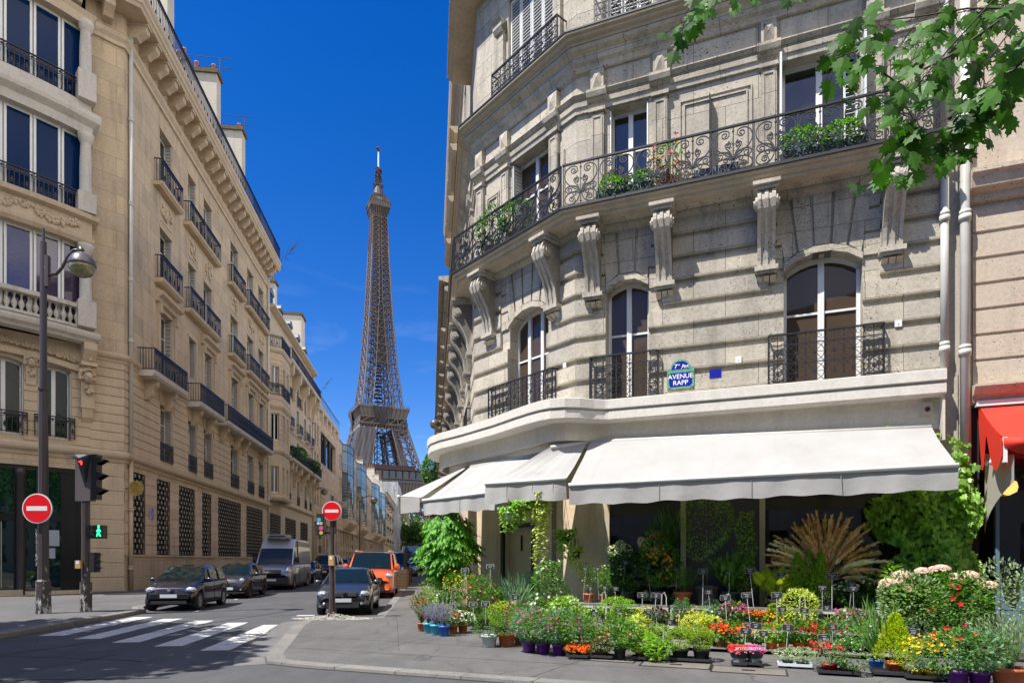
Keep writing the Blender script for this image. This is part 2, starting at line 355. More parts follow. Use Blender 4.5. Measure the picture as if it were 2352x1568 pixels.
KERB=stone('granite kerb',(.15,.145,.14),(.225,.22,.21),streaks=0,joints=.01,bw=1.05,bh=9,pits=1)
PAINT=M('road paint',(.42,.42,.40),.7,col2=(.55,.55,.53),scale=5,bmp=.3,bsc=90)
def flat(name,pts,z,m,kind='structure',h=0):
    b=MB()
    if h: 
        n=len(pts); b.add([(p[0],p[1],z) for p in pts]+[(p[0],p[1],z-h) for p in pts],[tuple(range(n))]+[(i,(i+1)%n,(i+1)%n+n,i+n) for i in range(n)])
    else: b.add([(p[0],p[1],z) for p in pts],[tuple(range(len(pts)))])
    o=b.build(name,m); o['kind']=kind; return o
flat('ground',[(-1500,-900),(1500,-900),(1500,2500),(-1500,2500)],-.03,PAVE)
flat('road',[(-70,-30),(60,-30),(60,7),(-1,20),(-31.5,255),(-48,255),(-14.5,20),(-70,-10)],0,ROAD)
LK=[(-10.2,2),(-10.7,8),(-10.8,13.4),(-11.1,15.8),(-11.3,18.2),(-11.6,20.0),(-12.0,20.6),(-12.4,21.3),(-42.1,249.8)]
RK=[(13.5,3.29),(-3.2,9.72),(-3.9,10.1),(-4.2,10.8),(-4.72,12.9),(-5.35,15.4),(-5.62,16.9),(-5.3,17.75),(-3.9,18.05),(-33.4,248)]
flat('left_pavement',LK+[(-70,250),(-70,2)],.12,PAVE,h=.14)
flat('right_pavement',RK[::-1]+[(40,3.3),(40,248)],.05,PAVE,h=.07)
k=MB(); sweep(k,[Vector(p) for p in LK],[(0,-.02),(.012,.10),(0,.124),(-.32,.124),(-.32,-.02)]); k.build('left_kerb',KERB)['kind']='structure'
k=MB(); sweep(k,[Vector(p) for p in RK[::-1]][::-1],[(0,.054),(-.01,-.02),(.28,-.02),(.28,.054)])
k.build('right_kerb',KERB)['kind']='structure'
# crossing stripes and parking marks
m=MB()
def patch(c,d,l,w,z=.004):
    d=Vector(d).normalized(); n=Vector((d.y,-d.x)); c=Vector(c); P=[c-n*w/2,c+n*w/2,c+n*w/2+d*l,c-n*w/2+d*l]
    nn=max(1,int(l/.5)); 
    for i in range(nn):
        a=P[0].lerp(P[3],i/nn); b_=P[1].lerp(P[2],i/nn); c2=P[1].lerp(P[2],(i+1)/nn); d2=P[0].lerp(P[3],(i+1)/nn)
        j=lambda v:(v.x+random.uniform(-.012,.012),v.y,z)
        m.add([j(a),j(b_),j(c2),j(d2)],[(0,1,2,3)])
for kk in range(5): patch((-5.47-1.17*kk,11.65+.57*kk),(-.14,.99),4.7,.52)
for t in range(0,26): patch((-10.95-.127*t*2,22.2+1.98*t),S2,.45,.1)
patch((-10.3,20.4),(-.97,-.2),1.1,.12); patch((-10.25,20.3),S2,.7,.12); patch((-6.2,18.9),S2,.35,.5)
for t in range(1,30): patch((-5.9-.127*t*2.6,19+2.58*t),S2,.4,.1)
m.build('road_markings',PAINT)['kind']='structure'
# gutter band of finer asphalt beside the right kerb and three service covers
GUT=asphalt('gutter asphalt',(.12,.12,.12),(.155,.153,.15),.5)
k=MB(); sweep(k,[Vector(p) for p in RK[2:9]],[(-.02,.0),(-.02,.006),(-.5,.006),(-.5,.0)]); k.build('gutter',GUT)['kind']='structure'
COVER=asphalt('cover asphalt',(.12,.105,.095),(.18,.16,.14),.6)
for i,(a,b_,lab) in enumerate([(1.55,3.95,'leftmost speckled service cover in the pavement before the flower trays'),(2.7,4.15,'middle service cover of the three in the pavement'),(3.75,4.3,'rightmost service cover nearest the frame edge before the trays')]):
    t=thing('service_cover',lab,'service cover',AV.P(a,.05,b_),group='service covers in the pavement')
    q=MB(); AV.box(q,a-.5,a+.5,.05,.056,b_-.27,b_+.27); q.build('plate',COVER,t)
    q=MB()
    for s in (-1,1): AV.box(q,a+s*.51-.012,a+s*.51+.012,.05,.06,b_-.29,b_+.29); AV.box(q,a-.5,a+.5,.05,.06,b_+s*.28-.01,b_+s*.28+.01)
    AV.box(q,a-.09,a+.09,.056,.062,b_-.04,b_+.04); q.build('rim',BLACK,t)
# chalky rubble round the foot of the no-entry pole
q=MB(); rr=random.Random(3)
for i in range(900):
    r=rr.random()**.8*.75; a=rr.random()*6.283; s=rr.uniform(.006,.028); x=-4.95+r*math.cos(a)*1.5; y=17.5+r*math.sin(a)*.55; z=.05+.17*max(0,(1-r/.6))**1.2*rr.random()
    q.lathe((x,y,z),[(s*.3,-s*.5),(s,0),(s*.5,s*.7)],n=4)
q.build('rubble',M('crushed limestone',(.42,.39,.32),.95,col2=(.58,.56,.51),scale=20),loc=(-4.95,17.5,.05))
tag(bpy.data.objects['rubble'],'spread of pale crushed stone round the foot of the no-entry pole','rubble',kind='stuff')
q=MB()
for i in range(260):
    p=rr.choice(['k','l','r']); 
    if p=='k': t=rr.random(); x,y=-4.9-t*.7+rr.gauss(-.35,.22),12+t*4.5
    elif p=='l': x,y=rr.uniform(-10.6,-9),rr.uniform(10,17)
    else: x,y=rr.uniform(-9,7),rr.uniform(8.6,17)
    if p!='k' and rr.random()<.6: continue
    s=rr.uniform(.012,.04); a=rr.random()*6.28; c,d=math.cos(a)*s,math.sin(a)*s; z=.012 if x<-5.5 else .062
    q.add([(x-c,y-d,z),(x+d*.5,y-c*.5,z+s*.3),(x+c,y+d,z+s*.2),(x-d*.5,y+c*.5,z)],[(0,1,2,3)])
q.build('fallen_leaves',M('dry leaf',(.16,.08,.03),.8,col2=(.30,.20,.05),scale=3,island=.5),loc=(-5,12,.01))
tag(bpy.data.objects['fallen_leaves'],'small dry leaves scattered along the gutter and pavement','leaves',kind='stuff')
# ------------------------------------------------------------------ window builder
def window(par,F,p,dep=.28,muntin=(.62,),leaf=2,fm=None,gm=None,name='window',fw=.06,side=None):
    a,b,c,d=p[:4]; rise=p[4] if len(p)>4 else 0; fm=fm or WHITE; gm=gm or random.choice((GLASS,GLASS,GLASSG,GLASSC,GLASSD))
    f=MB(); o0,o1=-dep-.05,-dep+.02
    F.box(f,a,a+fw,c,d-rise*.9,o0,o1); F.box(f,b-fw,b,c,d-rise*.9,o0,o1); F.box(f,a+fw,b-fw,c,c+.12,o0,o1)
    if rise:
        t=arcpts(a,b,d,rise)
        for i in range(len(t)-1): F.poly(f,[(t[i][0],t[i][1]-fw*1.3),(t[i+1][0],t[i+1][1]-fw*1.3),t[i+1],t[i]],o0,o1)
    else: F.box(f,a+fw,b-fw,d-fw*1.2,d,o0,o1)
    for k in range(1,leaf):
        x=a+(b-a)*k/leaf; F.box(f,x-fw*.85,x+fw*.85,c+.12,d-.04,o0,o1+.02)
    for mz in muntin:
        z=c+(d-c)*mz; F.box(f,a+fw,b-fw,z-.022,z+.022,o0+.01,o1-.01)
    w_=f.build(name,fm,par); g=MB(); o=-dep-.02
    if rise: t=arcpts(a,b,d,rise); pts=[(a,c)]+t+[(b,c)]
    else: pts=[(a,c),(a,d),(b,d),(b,c)]
    g.add([F.P(x,z,o) for x,z in pts],[tuple(range(len(pts)))]); g.build('pane',gm,w_)
    return w_
def shutter(f,F,s0,s1,z0,z1,o0,o1,n=None,fold=False):
    """louvred leaf; fold=True stands it at right angles to the wall from o0 to o1"""
    n=n or int((z1-z0)/.085); h=(z1-z0-.1)/n
    if fold:
        F.box(f,s0,s1,z0,z1,o1-.04,o1); F.box(f,s0,s1,z0,z1,o0,o0+.04); F.box(f,s0,s1,z0,z0+.08,o0+.04,o1-.04); F.box(f,s0,s1,z1-.06,z1,o0+.04,o1-.04)
        for i in range(n): z=z0+.08+i*h; F.box(f,s0+.006,s1-.006,z,z+h*.6,o0+.04,o1-.04)
        return
    F.box(f,s0,s0+.04,z0,z1,o0,o1); F.box(f,s1-.04,s1,z0,z1,o0,o1); F.box(f,s0+.04,s1-.04,z0,z0+.06,o0,o1); F.box(f,s0+.04,s1-.04,z1-.05,z1,o0,o1)
    for i in range(n):
        z=z0+.06+i*h; F.prism(f,[(o0,z+h*.35),(o0,z+h*.5),(o1,z+h*.15),(o1,z)],s0+.04,s1-.04)
# circle-and-cross guard
def guard(par,F,s0,s1,z0,z1,o,nc,im=None,ends=True):
    g=MB(); im=im or IRONG; w=(s1-s0)/nc; H=z1-z0; top=.2; rz=(H-top-.06)/2
    F.box(g,s0,s1,z1-.03,z1,o-.025,o+.025)
    for z in (z0+.03,z0+.03+rz,z0+.03+2*rz): F.box(g,s0,s1,z-.009,z+.009,o-.009,o+.009)
    for i in range(nc+1): F.box(g,s0+i*w-.009,s0+i*w+.009,z0,z1-.03,o-.01,o+.01)
    for i in range(nc):
        cx=s0+(i+.5)*w
        F.box(g,cx-.007,cx+.007,z0,z1-.03,o-.007,o+.007)
        for j in range(2):
            cz=z0+.03+rz*(j+.5); r=min(w,rz)/2*.98
            F.line(g,[(cx+r*math.cos(t*math.pi/7),cz+r*math.sin(t*math.pi/7)) for t in range(15)],o,.008)
            F.bar(g,(cx-w/2,cz-rz/2),(cx+w/2,cz+rz/2),o,.007); F.bar(g,(cx-w/2,cz+rz/2),(cx+w/2,cz-rz/2),o,.007); F.bar(g,(cx-w/2,cz),(cx+w/2,cz),o,.007)
            F.poly(g,[(cx+.035*math.cos(t),cz+.035*math.sin(t)) for t in [q*math.pi/3 for q in range(6)]],o-.012,o+.014)
        for sgn in (-1,1):
            F.line(g,spiral(cx+sgn*w*.26,z1-.03-top*.38,w*.17,math.pi/2,1.1,sgn,9),o,.007)
            F.line(g,[(cx+sgn*w*.5*t/3,z0+.03+2*rz+top*.5*(t/3)**2) for t in range(4)],o,.006)
    if ends:
        for s in (s0,s1):
            F.box(g,s-.014,s+.014,z0,z1,o-.014,o+.014); F.box(g,s-.012,s+.012,z1-.03,z1,-.0,o); F.box(g,s-.01,s+.01,z0+.03,z0+.05,0,o)
            for q in range(1,int(o/.1)): F.box(g,s-.007,s+.007,z0,z1,q*.1-.007,q*.1+.007)
    return g.build('window_guard',im,par)
# wrought scroll balustrade
def scroll_bay(m,F,x,w,z0,H,o,th=.014):
    X=lambda u,v:(x+u*w,z0+v*H)
    F.line(m,[X(.5,.02),X(.5,.99)],o,.011); 
    for v in (.07,.3,.62,.9): F.poly(m,[X(.5-.03,v),X(.5,v-.025),X(.5+.03,v),X(.5,v+.025)],o-.02,o+.02)
    F.poly(m,[X(.5+.045*math.cos(t*math.pi/3),.3+.04*math.sin(t*math.pi/3)) for t in range(6)],o-.014,o+.014)
    for s in (-1,1):
        def L(pts): F.line(m,[(x+w*(.5+s*u),z0+H*v) for u,v in pts],o,th)
        def sp(u,v,r,a,t,dr): return [(p[0],p[1]) for p in [(u+r*(1-.75*i/11)*math.cos(a+dr*t*6.283*i/11), v+.8*r*(1-.75*i/11)*math.sin(a+dr*t*6.283*i/11)) for i in range(12)]]
        L(bez((.03,.3),(.18,.42),(.47,.52),(.46,.74))+bez((.46,.74),(.45,.95),(.2,1.0),(.1,.9))[1:]+sp(.2,.84,.11,2.6,1.4,1)[1:])    # outer heart line
        L(bez((.03,.34),(.07,.5),(.2,.52),(.2,.62))+sp(.12,.6,.08,.3,1.4,1)[1:])
        L(bez((.03,.3),(.12,.5),(.34,.52),(.44,.42))+sp(.33,.38,.11,.6,1.4,-1)[1:])
        L(bez((.03,.26),(.15,.36),(.46,.33),(.46,.14))+bez((.46,.14),(.44,.0),(.2,-.02),(.15,.1))[1:]+sp(.25,.14,.1,3.0,1.4,-1)[1:])
        L(bez((.03,.26),(.05,.1),(.2,-.02),(.3,.04)))
        L(sp(.17,.27,.09,3.3,1.3,-1)); L(bez((.04,.36),(.08,.44),(.16,.47),(.2,.44),4)); L(bez((.1,.52),(.04,.58),(.06,.66),(.12,.7),5))
def scroll_rail(par,F,s0,s1,z0,z1,o,n,d0=0,d1=0):
    g=MB(); w=(s1-s0)/n
    F.box(g,s0-d0,s1+d1,z1-.035,z1,o-.028,o+.028); F.box(g,s0-d0,s1+d1,z0,z0+.02,o-.012,o+.012)
    for i in range(n+1): x=s0+i*w; F.box(g,x-.011,x+.011,z0,z1-.035,o-.011,o+.011)
    for i in range(n): scroll_bay(g,F,s0+i*w,w,z0+.02,z1-z0-.055,o)
    return g.build('balustrade',IRONG,par)
def corbel(par,F,s,zt,zb,o,w=.34,m_=None):
    m=MB(); h=zt-zb; pr=lambda k,e=0:[(0,zt-.14),(o*.86+e,zt-.14),(o*.97+e,zt-h*.14),(o+e,zt-h*.2),(o*.93+e,zt-h*.29),(o*.72+e,zt-h*.4),(o*.5+e,zt-h*.52),(o*.36+e,zt-h*.64),(o*.28+e,zt-h*.77),(o*.26+e,zt-h*.84),(0,zt-h*.84)]
    F.prism(m,pr(0),s-w/2,s+w/2)
    for q in (-.4,0,.4): F.prism(m,pr(0,.028),s+q*w-w*.1,s+q*w+w*.1)
    F.box(m,s-w*.75,s+w*.75,zt-.07,zt,0,o*1.1); F.box(m,s-w*.66,s+w*.66,zt-.14,zt-.07,0,o*1.0)
    for sg in (-1,1):   # side volutes
        for rr_,dd in ((.13,.04),(.07,.075)):
            F_=F; c=(o*.82,zt-h*.215); pts=[(c[0]+rr_*math.cos(t*math.pi/5),c[1]+rr_*math.sin(t*math.pi/5)) for t in range(10)]
            a=s+sg*w/2; F.prism(m,pts,min(a,a+sg*dd),max(a,a+sg*dd))
    F.box(m,s-w*.66,s+w*.66,zt-h*.84-.09,zt-h*.84,0,o*.4); F.box(m,s-w*.55,s+w*.55,zt-h*.84-.14,zt-h*.84-.09,0,o*.33)
    for q in (-1,0,1): 
        x=s+q*w*.37; F.prism(m,[(0,zt-h*.84-.14),(o*.33,zt-h*.84-.2),(o*.1,zb),(0,zb)],x-w*.16,x+w*.16)
    m.build('corbel',m_ or GREYP,par)

# repaired trenches and tar seams in the road, joint lines in the pavement
q=MB()
def strip(pts,w,z):
    for a,b in zip(pts,pts[1:]):
        a=Vector(a); b=Vector(b); d=(b-a).normalized(); n=Vector((d.y,-d.x))*w/2; q.add([(a-n).to_tuple()+(z,),(a+n).to_tuple()+(z,),(b+n).to_tuple()+(z,),(b-n).to_tuple()+(z,)],[(0,1,2,3)])
rs=random.Random(8)
def wob(a,b,k=9,j=.04):
    a=Vector(a); b=Vector(b); return [tuple(a.lerp(b,i/k)+Vector((rs.uniform(-j,j),rs.uniform(-j,j)))) for i in range(k+1)]
for a,b in (((-9.3,8),(-7.2,21.5)),((-12.5,17.2),(-5.6,19.6)),((-8.6,8.6),(-4.8,8.9)),((-8.9,11),(-6.0,10.4))): strip(wob(a,b),.035,.007)
q.build('tar_seams',M('tar',(.018,.018,.02),.45))['kind']='structure'
q=MB()
for a,b in (((-5.0,13.6),(6.5,9.0)),((-4.4,11.8),(2.2,9.3)),((-3.2,17.6),(-2.0,11.2)),((-1.4,14.2),(-2.4,11.4)),((1.1,10.2),(.2,8.6))): strip(wob(a,b,12,.012),.014,.053)
q.build('pavement_joints',M('pavement joint',(.055,.052,.05),.9))['kind']='structure'
flat('road_patch',[(-9.9,8.2),(-7.4,7.9),(-6.9,11.3),(-9.1,11.9)],.003,asphalt('old patch asphalt',(.05,.05,.053),(.072,.073,.077),.8))
# ------------------------------------------------------------------ corner building on the right
cb=thing('corner_building','grey weathered stone corner apartment building with long scrolled iron balcony above the flower shop','building',(1.5,15.5,0))
FAR=STF.P(21,0)[:2]; P2=AV.P(7.1,0)[:2]; PATH=[FAR,Cp,Bp,P2]
AVE=7.1
m=MB()
w1A=(4.38,5.81,5.2,7.85,.27); w1B=(.69,1.64,5.2,7.93,.2); w1C=(1.42,2.86,5.2,7.95,.28)
w2A=(4.35,5.77,9.46,11.9); w2B=(.76,1.64,9.46,11.85); w2C=(1.5,2.89,9.46,11.85)
w3B=(.72,1.75,13.46,16.2); w3C=(1.35,3.0,13.46,16.2)
wall(m,AV,0,AVE,5.0,9.3,[w1A,w1B],.34); wall(m,CHF,0,3.8,5.0,9.3,[w1C],.34)
sw=[(s,s+1.3,5.2,7.9,.25) for s in (1.6,5.4,8.6,12,16)]
wall(m,STF,0,21,5.0,9.3,sw,.34)
CO=dict(proud=.08,gap=.1,bev=.02)
def ext(p): return [(p[0],p[1],p[2],7.6),(p[0]-.3,p[1]+.3,7.6,9.1)]
courses(m,AV,0,AVE,5.22,9.14,.49,ext(w1A)+ext(w1B),c0=-.25,**CO); courses(m,CHF,0,3.8,5.22,9.14,.49,ext(w1C),c0=-.3,c1=-.25,**CO)
courses(m,STF,0,21,5.22,9.14,.49,[q for p in sw for q in ext(p)],c0=-.3,**CO)
for F,p in ((AV,w1A),(AV,w1B),(CHF,w1C)): voussoirs(m,F,p,9.02,n=5 if p is not w1B else 3)
for a,b_,z0,z1 in ((w1A[0]-.3,w1A[0]-.02,7.62,9.0),(w1A[1]+.02,w1A[1]+.3,7.62,9.0),(w1B[0]-.3,w1B[0]-.02,7.62,9.0),(w1B[1]+.02,w1B[1]+.3,7.62,9.0)):
    for q in range(3): AV.box(m,a,b_,z0+.03+q*.47,z0+.44+q*.47,0,.045)
for a,b_ in ((w1C[0]-.3,w1C[0]-.02),(w1C[1]+.02,w1C[1]+.3)):
    for q in range(3): CHF.box(m,a,b_,7.65+q*.47,8.06+q*.47,0,.045)
sweep(m,PATH,[(0,9.0),(.07,9.03),(.14,9.1),(.17,9.17),(.3,9.2),(0,9.2)])
# upper floors
def slabprof(z,o): return [(-.05,z),(o-.16,z),(o-.14,z+.07),(o-.07,z+.09),(o-.06,z+.15),(o,z+.17),(o,z+.23),(-.05,z+.25)]
wall(m,AV,0,AVE,9.3,13.4,[w2A,w2B],.34); wall(m,CHF,0,3.8,9.3,13.4,[w2C],.34); wall(m,STF,0,21,9.3,20.4,[(s,s+1.3,z,z+2.4) for s in (1.6,5.4,8.6,12,16) for z in (9.5,13.5,17)],.34)
wall(m,AV,0,AVE,13.4,20.4,[w3B],.34); wall(m,CHF,0,3.8,13.4,20.4,[w3C],.34)
def pil(F,s,w=.3,z0=9.46,z1=11.82):
    F.box(m,s-w/2,s+w/2,z0,z1,0,.09)
    for a in (-1,1): F.box(m,s+a*w*.34-.018,s+a*w*.34+.018,z0+.35,z1-.14,.09,.108)
    F.box(m,s-w*.36,s+w*.36,z1-.16,z1-.12,.09,.108)
    F.box(m,s-w*.62,s+w*.62,z1-.03,z1+.05,0,.14)
    F.prism(m,[(0,z1+.2),(.12,z1+.2),(.2,z1+.27),(.23,z1+.36),(.23,z1+.42),(0,z1+.42)],s-w*.75,s+w*.75)
    F.box(m,s-w*.5,s+w*.5,z1+.42,z1+.98,0,.12)
    # pyramid boss
    q=w*.36; z=z1+.7; m.add([F.P(s-q,z-.2,.12),F.P(s+q,z-.2,.12),F.P(s+q,z+.2,.12),F.P(s-q,z+.2,.12),F.P(s,z,.18)],[(0,1,4),(1,2,4),(2,3,4),(3,0,4)])
for s in (.5,1.9,4.1,6.02,6.9): pil(AV,s)
for s in (.22,1.28,3.1): pil(CHF,s)
for s in (1.1,3.4,5,7.2,10.5,14.5,18.5): pil(STF,s)
sweep(m,PATH,[(0,11.87),(.05,11.87),(.06,11.98),(.09,12.0),(.1,12.1),(.05,12.13),(.12,12.2),(.16,12.24),(0,12.26)])
sweep(m,PATH,[(0,12.78),(.06,12.8),(.1,12.9),(.16,12.95),(.2,13.08),(.3,13.14),(.34,13.2),(0,13.22)])
for F,segs in ((AV,((.72,1.68),(2.15,3.85),(4.32,5.8),(6.2,6.7))),(CHF,((.45,1.05),(1.5,2.88)))):    # frieze panels
    for a,b_ in segs: F.poly(m,[(a,12.33),(b_,12.33),(b_,12.72),(a,12.72)],0,.03)
def framed(F,a,b_,c,d,w=.03,o=.03):
    F.box(m,a,b_,c,c+w,0,o); F.box(m,a,b_,d-w,d,0,o); F.box(m,a,a+w,c+w,d-w,0,o); F.box(m,b_-w,b_,c+w,d-w,0,o)
for q in (0,.09): framed(AV,2.3+q,3.78-q,9.9+q,11.6-q)
for q in (0,.07): framed(AV,6.25+q,6.7-q,9.9+q,11.6-q); framed(CHF,.48+q,1.0-q,9.9+q,11.4-q)
framed(CHF,3.4,3.42,9.6,11.3); 
def cush(F,a,b_,z0,z1):   # flanking pilasters of floor three
    F.box(m,a,b_,z0,z1,0,.1); F.prism(m,[(0,z1-.3),(.15,z1-.3),(.2,z1-.2),(.2,z1-.05),(.27,z1),(0,z1)],a-.05,b_+.05)
for a,b_ in ((1.0,1.25),(3.1,3.35)): cush(CHF,a,b_,13.46,15.7)
for a,b_ in ((.42,.62),(1.85,2.05)): cush(AV,a,b_,13.46,15.7)
m.build('wall',GREY,cb)
m=MB(); sweep(m,PATH,slabprof(9.2,.68)); o_=m.build('balcony_slab',SLAB,cb)
m=MB(); sweep(m,PATH,[(.67,9.405),(.71,9.405),(.71,9.46),(.67,9.46)]); m.build('edge_strip',BLACK,o_)
m=MB(); sweep(m,PATH,slabprof(13.22,.5)); o_=m.build('cornice_slab',SLAB,cb)
m=MB(); sweep(m,PATH,[(.49,13.44),(.52,13.44),(.52,13.475),(.49,13.475)]); m.build('edge_strip',BLACK,o_)
m=MB(); m.v=[]; 
F=STF; sweep(m,[STF.P(2.9,0)[:2],Cp,Bp],slabprof(16.9,.75)); 
for a,b_ in ((5.2,7.2),(8.4,10.2),(11.8,13.6)): F.prism(m,slabprof(16.9,.6),a,b_); F.prism(m,[(0,16.0),(.5,16.1),(.6,16.3),(0,16.35)],a-.3,b_+.3)
m.build('upper_balcony_slab',SLAB,cb)
m=MB(); sweep(m,[STF.P(20,0)[:2],Cp,Bp,P2],[(-.1,19.8),(.08,19.9),(.2,20.2),(.25,20.5),(.42,20.55),(.5,20.8),(.52,20.95),(-.1,20.95)]); m.build('roof_cornice',SLAB,cb)
m=MB(); q=[STF.P(21,0,-1.2),STF.P(.6,0,-1.2),AV.P(0.3,0,-1.3),AV.P(AVE,0,-1.2),AV.P(AVE,0,-14),STF.P(21,0,-14)]
for z0,z1 in ((5.0,20.9),):
    n=len(q); m.add([(p[0],p[1],z0) for p in q]+[(p[0],p[1],z1) for p in q],[tuple(range(n)),tuple(range(n,2*n))]+[(i,(i+1)%n,(i+1)%n+n,i+n) for i in range(n)])
m.build('roof',SLATE,cb)  # solid core added behind the walls so the building blocks the sun
for s in (.42,2.0,4.05,6.3): corbel(cb,AV,s,9.18,7.38,.62)
for s in (.72,3.15): corbel(cb,CHF,s,9.18,7.38,.62)
for s in (1.0,2.9,4.95,7.2,10.4,14.0,17.5): corbel(cb,STF,s,9.18,7.38,.62)
window(cb,AV,w1A,muntin=(.58,),fw=.07,gm=GLASSW); window(cb,AV,w1B,muntin=(.58,),fw=.065,gm=GLASSW); window(cb,CHF,w1C,muntin=(.58,),fw=.06,leaf=3,gm=GLASSW)
window(cb,AV,w2A,muntin=(.62,),fw=.07,gm=GLASS); window(cb,AV,w2B,muntin=(.62,),fw=.06,gm=GLASS); window(cb,CHF,w2C,muntin=(.62,),fw=.06,gm=GLASSW)
for p in sw[:3]: window(cb,STF,p)
for z in (9.5,13.5,17):
    for s in (1.6,5.4,8.6): window(cb,STF,(s,s+1.3,z,z+2.4))
guard(cb,AV,4.09,6.15,5.2,6.23,.22,6); guard(cb,AV,.36,1.86,5.22,6.23,.2,5); guard(cb,CHF,.77,3.19,5.2,6.2,.2,8)
guard(cb,CHF,1.04,3.46,13.5,14.28,.3,7); guard(cb,AV,.49,2.06,13.5,14.28,.3,5); guard(cb,STF,1.4,3.1,5.2,6.2,.2,4); guard(cb,STF,5.2,6.9,13.5,14.28,.3,4)
scroll_rail(cb,AV,-.13,6.98,9.46,10.41,.64,9,.02,.02); scroll_rail(cb,CHF,-.16,3.93,9.46,10.41,.64,5); scroll_rail(cb,STF,-.16,5.4,9.46,10.41,.64,7)
g=MB(); 
for i in range(9): AV.box(g,6.97,6.99,9.46,10.4,i*.075,i*.075+.012)
AV.box(g,6.96,7.0,10.38,10.42,0,.64); g.build('balustrade',IRONG,cb)
def shut(F,*a,**k):
    f=MB(); shutter(f,F,*a,**k); return f.build('shutter',SHUTW,cb)
shut(AV,4.3,4.34,9.5,11.86,-.02,.34,fold=True); shut(AV,5.80,5.84,9.5,11.86,-.02,.34,fold=True); shut(AV,5.5,5.76,9.5,11.86,-.25,-.2)
shut(AV,.77,.8,9.5,11.8,-.3,.0,fold=True); shut(AV,1.6,1.63,9.5,11.8,-.3,.0,fold=True); shut(CHF,1.52,1.56,9.5,11.8,-.3,.0,fold=True)
for i in range(4): shut(CHF,1.37+i*.41,1.76+i*.41,13.5,16.15,-.12,-.07)
for i in range(3): shut(AV,.74+i*.34,1.06+i*.34,13.5,16.15,-.12,-.07)
# downpipes at the right end
def pipe(par,F,s,o,z0,z1,r,name='downpipe',mm=None,joints=()):
    m=MB(); m.sm=True; m.beam(F.P(s,z0,o),F.P(s,z1,o),r,n=12)
    for z in joints: m.beam(F.P(s,z,o),F.P(s,z+.12,o),r*1.28,n=12); m.beam(F.P(s,z+.12,o),F.P(s,z+.2,o),r*1.2,n=12)
    return m.build(name,mm or PIPE,par)
pipe(cb,AV,7.16,.12,5.2,9.1,.07,joints=(5.55,8.0)); pipe(cb,AV,7.16,.12,9.5,13.5,.065)
m=MB(); AV.box(m,2.93,2.965,9.95,11.5,.02,.16); AV.bar(m,(2.94,11.5),(2.94,10.2),.2,.008); m.build('flag_bracket',IRON,cb)
for a,z in ((6.35,6.15),(3.45,5.78)): 
    m=MB(); AV.box(m,a,a+.12,z,z+.13,.08,.11); AV.box(m,a+.05,a+.07,z+.05,z+.07,.11,.12); m.build('cover_plate',WHITE,cb)
for a,z in ((3.42,6.15),(.6,6.05)): 
    m=MB(); CHF.box(m,a,a+.1,z,z+.12,.045,.075); m.build('cover_plate',WHITE,cb)
# shop level: ledge with a bulge round the corner
led=[STF.P(3.4,0,.1)[:2],(-2.42,19.9),(-2.55,19.2),(-2.45,18.6),(-2.33,18.2),(-2.03,17.7),(-1.35,16.9),(-.49,15.75),(.05,14.9),(.38,14.42),(.6,14.15),(.84,13.95),(1.15,13.85),(1.48,13.88),(1.8,13.98),(2.05,14.02),AV.P(.8,0,.3)[:2],AV.P(7.15,0,.3)[:2]]
m=MB(); pr=[(-.9,4.74),(-.05,4.74),(.0,4.78),(.0,4.95),(-.04,4.97),(-.04,4.99),(.03,5.01),(.03,5.2),(-.02,5.22),(-.9,5.22)]
pr2=[(-.35,4.74),(-.05,4.74),(.0,4.78),(.0,4.95),(-.04,4.97),(-.04,4.99),(.03,5.01),(.03,5.2),(-.02,5.22),(-.35,5.22)]
sweep(m,led,pr2); 
cap=led+[AV.P(7.15,0,-.2)[:2],Bp+Vector((.1,.2)),Cp+Vector((.3,.2)),STF.P(3.4,0,-.3)[:2]]
m.add([(p[0],p[1],5.205) for p in cap],[tuple(range(len(cap)))])
m.build('shop_ledge',WHITER,cb)
m=MB(); m.add([(p[0],p[1],4.755) for p in cap],[tuple(range(len(cap)))])
sweep(m,[Vector(p) for p in led],[(-.42,4.35),(-.34,4.35),(-.34,4.76),(-.42,4.76)])
inn=[STF.P(3.0,0,0)[:2],(-1.9,19.2),(-1.75,18.3),(-1.05,17.2),(-.2,16.1),(.45,15.1),(.85,14.6),(1.3,14.45),AV.P(.5,0,.05)[:2]]
sweep(m,inn,[(0,4.2),(0,4.74),(-.1,4.74),(-.1,4.2)]); q=inn+[AV.P(.5,0,-.3)[:2],STF.P(3,0,-.5)[:2]]; m.add([(p[0],p[1],4.21) for p in q],[tuple(range(len(q)))])
AV.box(m,.3,7.1,4.15,4.75,-.3,.02); AV.box(m,7.1,7.14,3.9,5.2,-.3,.25)
m.build('shop_fascia',RENDER,cb)
m=MB(); wall(m,CHF,0,3.8,.05,4.4,[(1.15,2.33,.05,2.56)],.25); wall(m,AV,0,.66,.05,4.4,[],.2); wall(m,STF,0,21,.05,5,[],.2)
for s in (.9,2.55,3.2): CHF.box(m,s,s+.012,.05,4.2,-.001,.008)
m.build('travertine_cladding',TRAV,cb)
m=MB()
for s in (.66,2.33,3.92,6.55): AV.box(m,s,s+.11,.05,4.2,-.1,.05)
AV.box(m,.77,6.6,3.9,4.18,-.1,.0); AV.box(m,.66,6.66,.05,.5,-.1,.03)
for s in (1.15,2.25): CHF.box(m,s,s+.08,.05,2.56,-.2,-.05)
m.build('shopfront_frame',stone('bronze aluminium',(.48,.40,.30),(.56,.48,.37),streaks=.1,rough=.4),cb)
m=MB(); 
for s in (1.1,2.3): CHF.box(m,s-.04,s+.06,.05,2.6,-.06,.03)
CHF.box(m,1.16,2.34,2.5,2.6,-.06,.03); d_=m.build('door_frame',BLACK,cb)
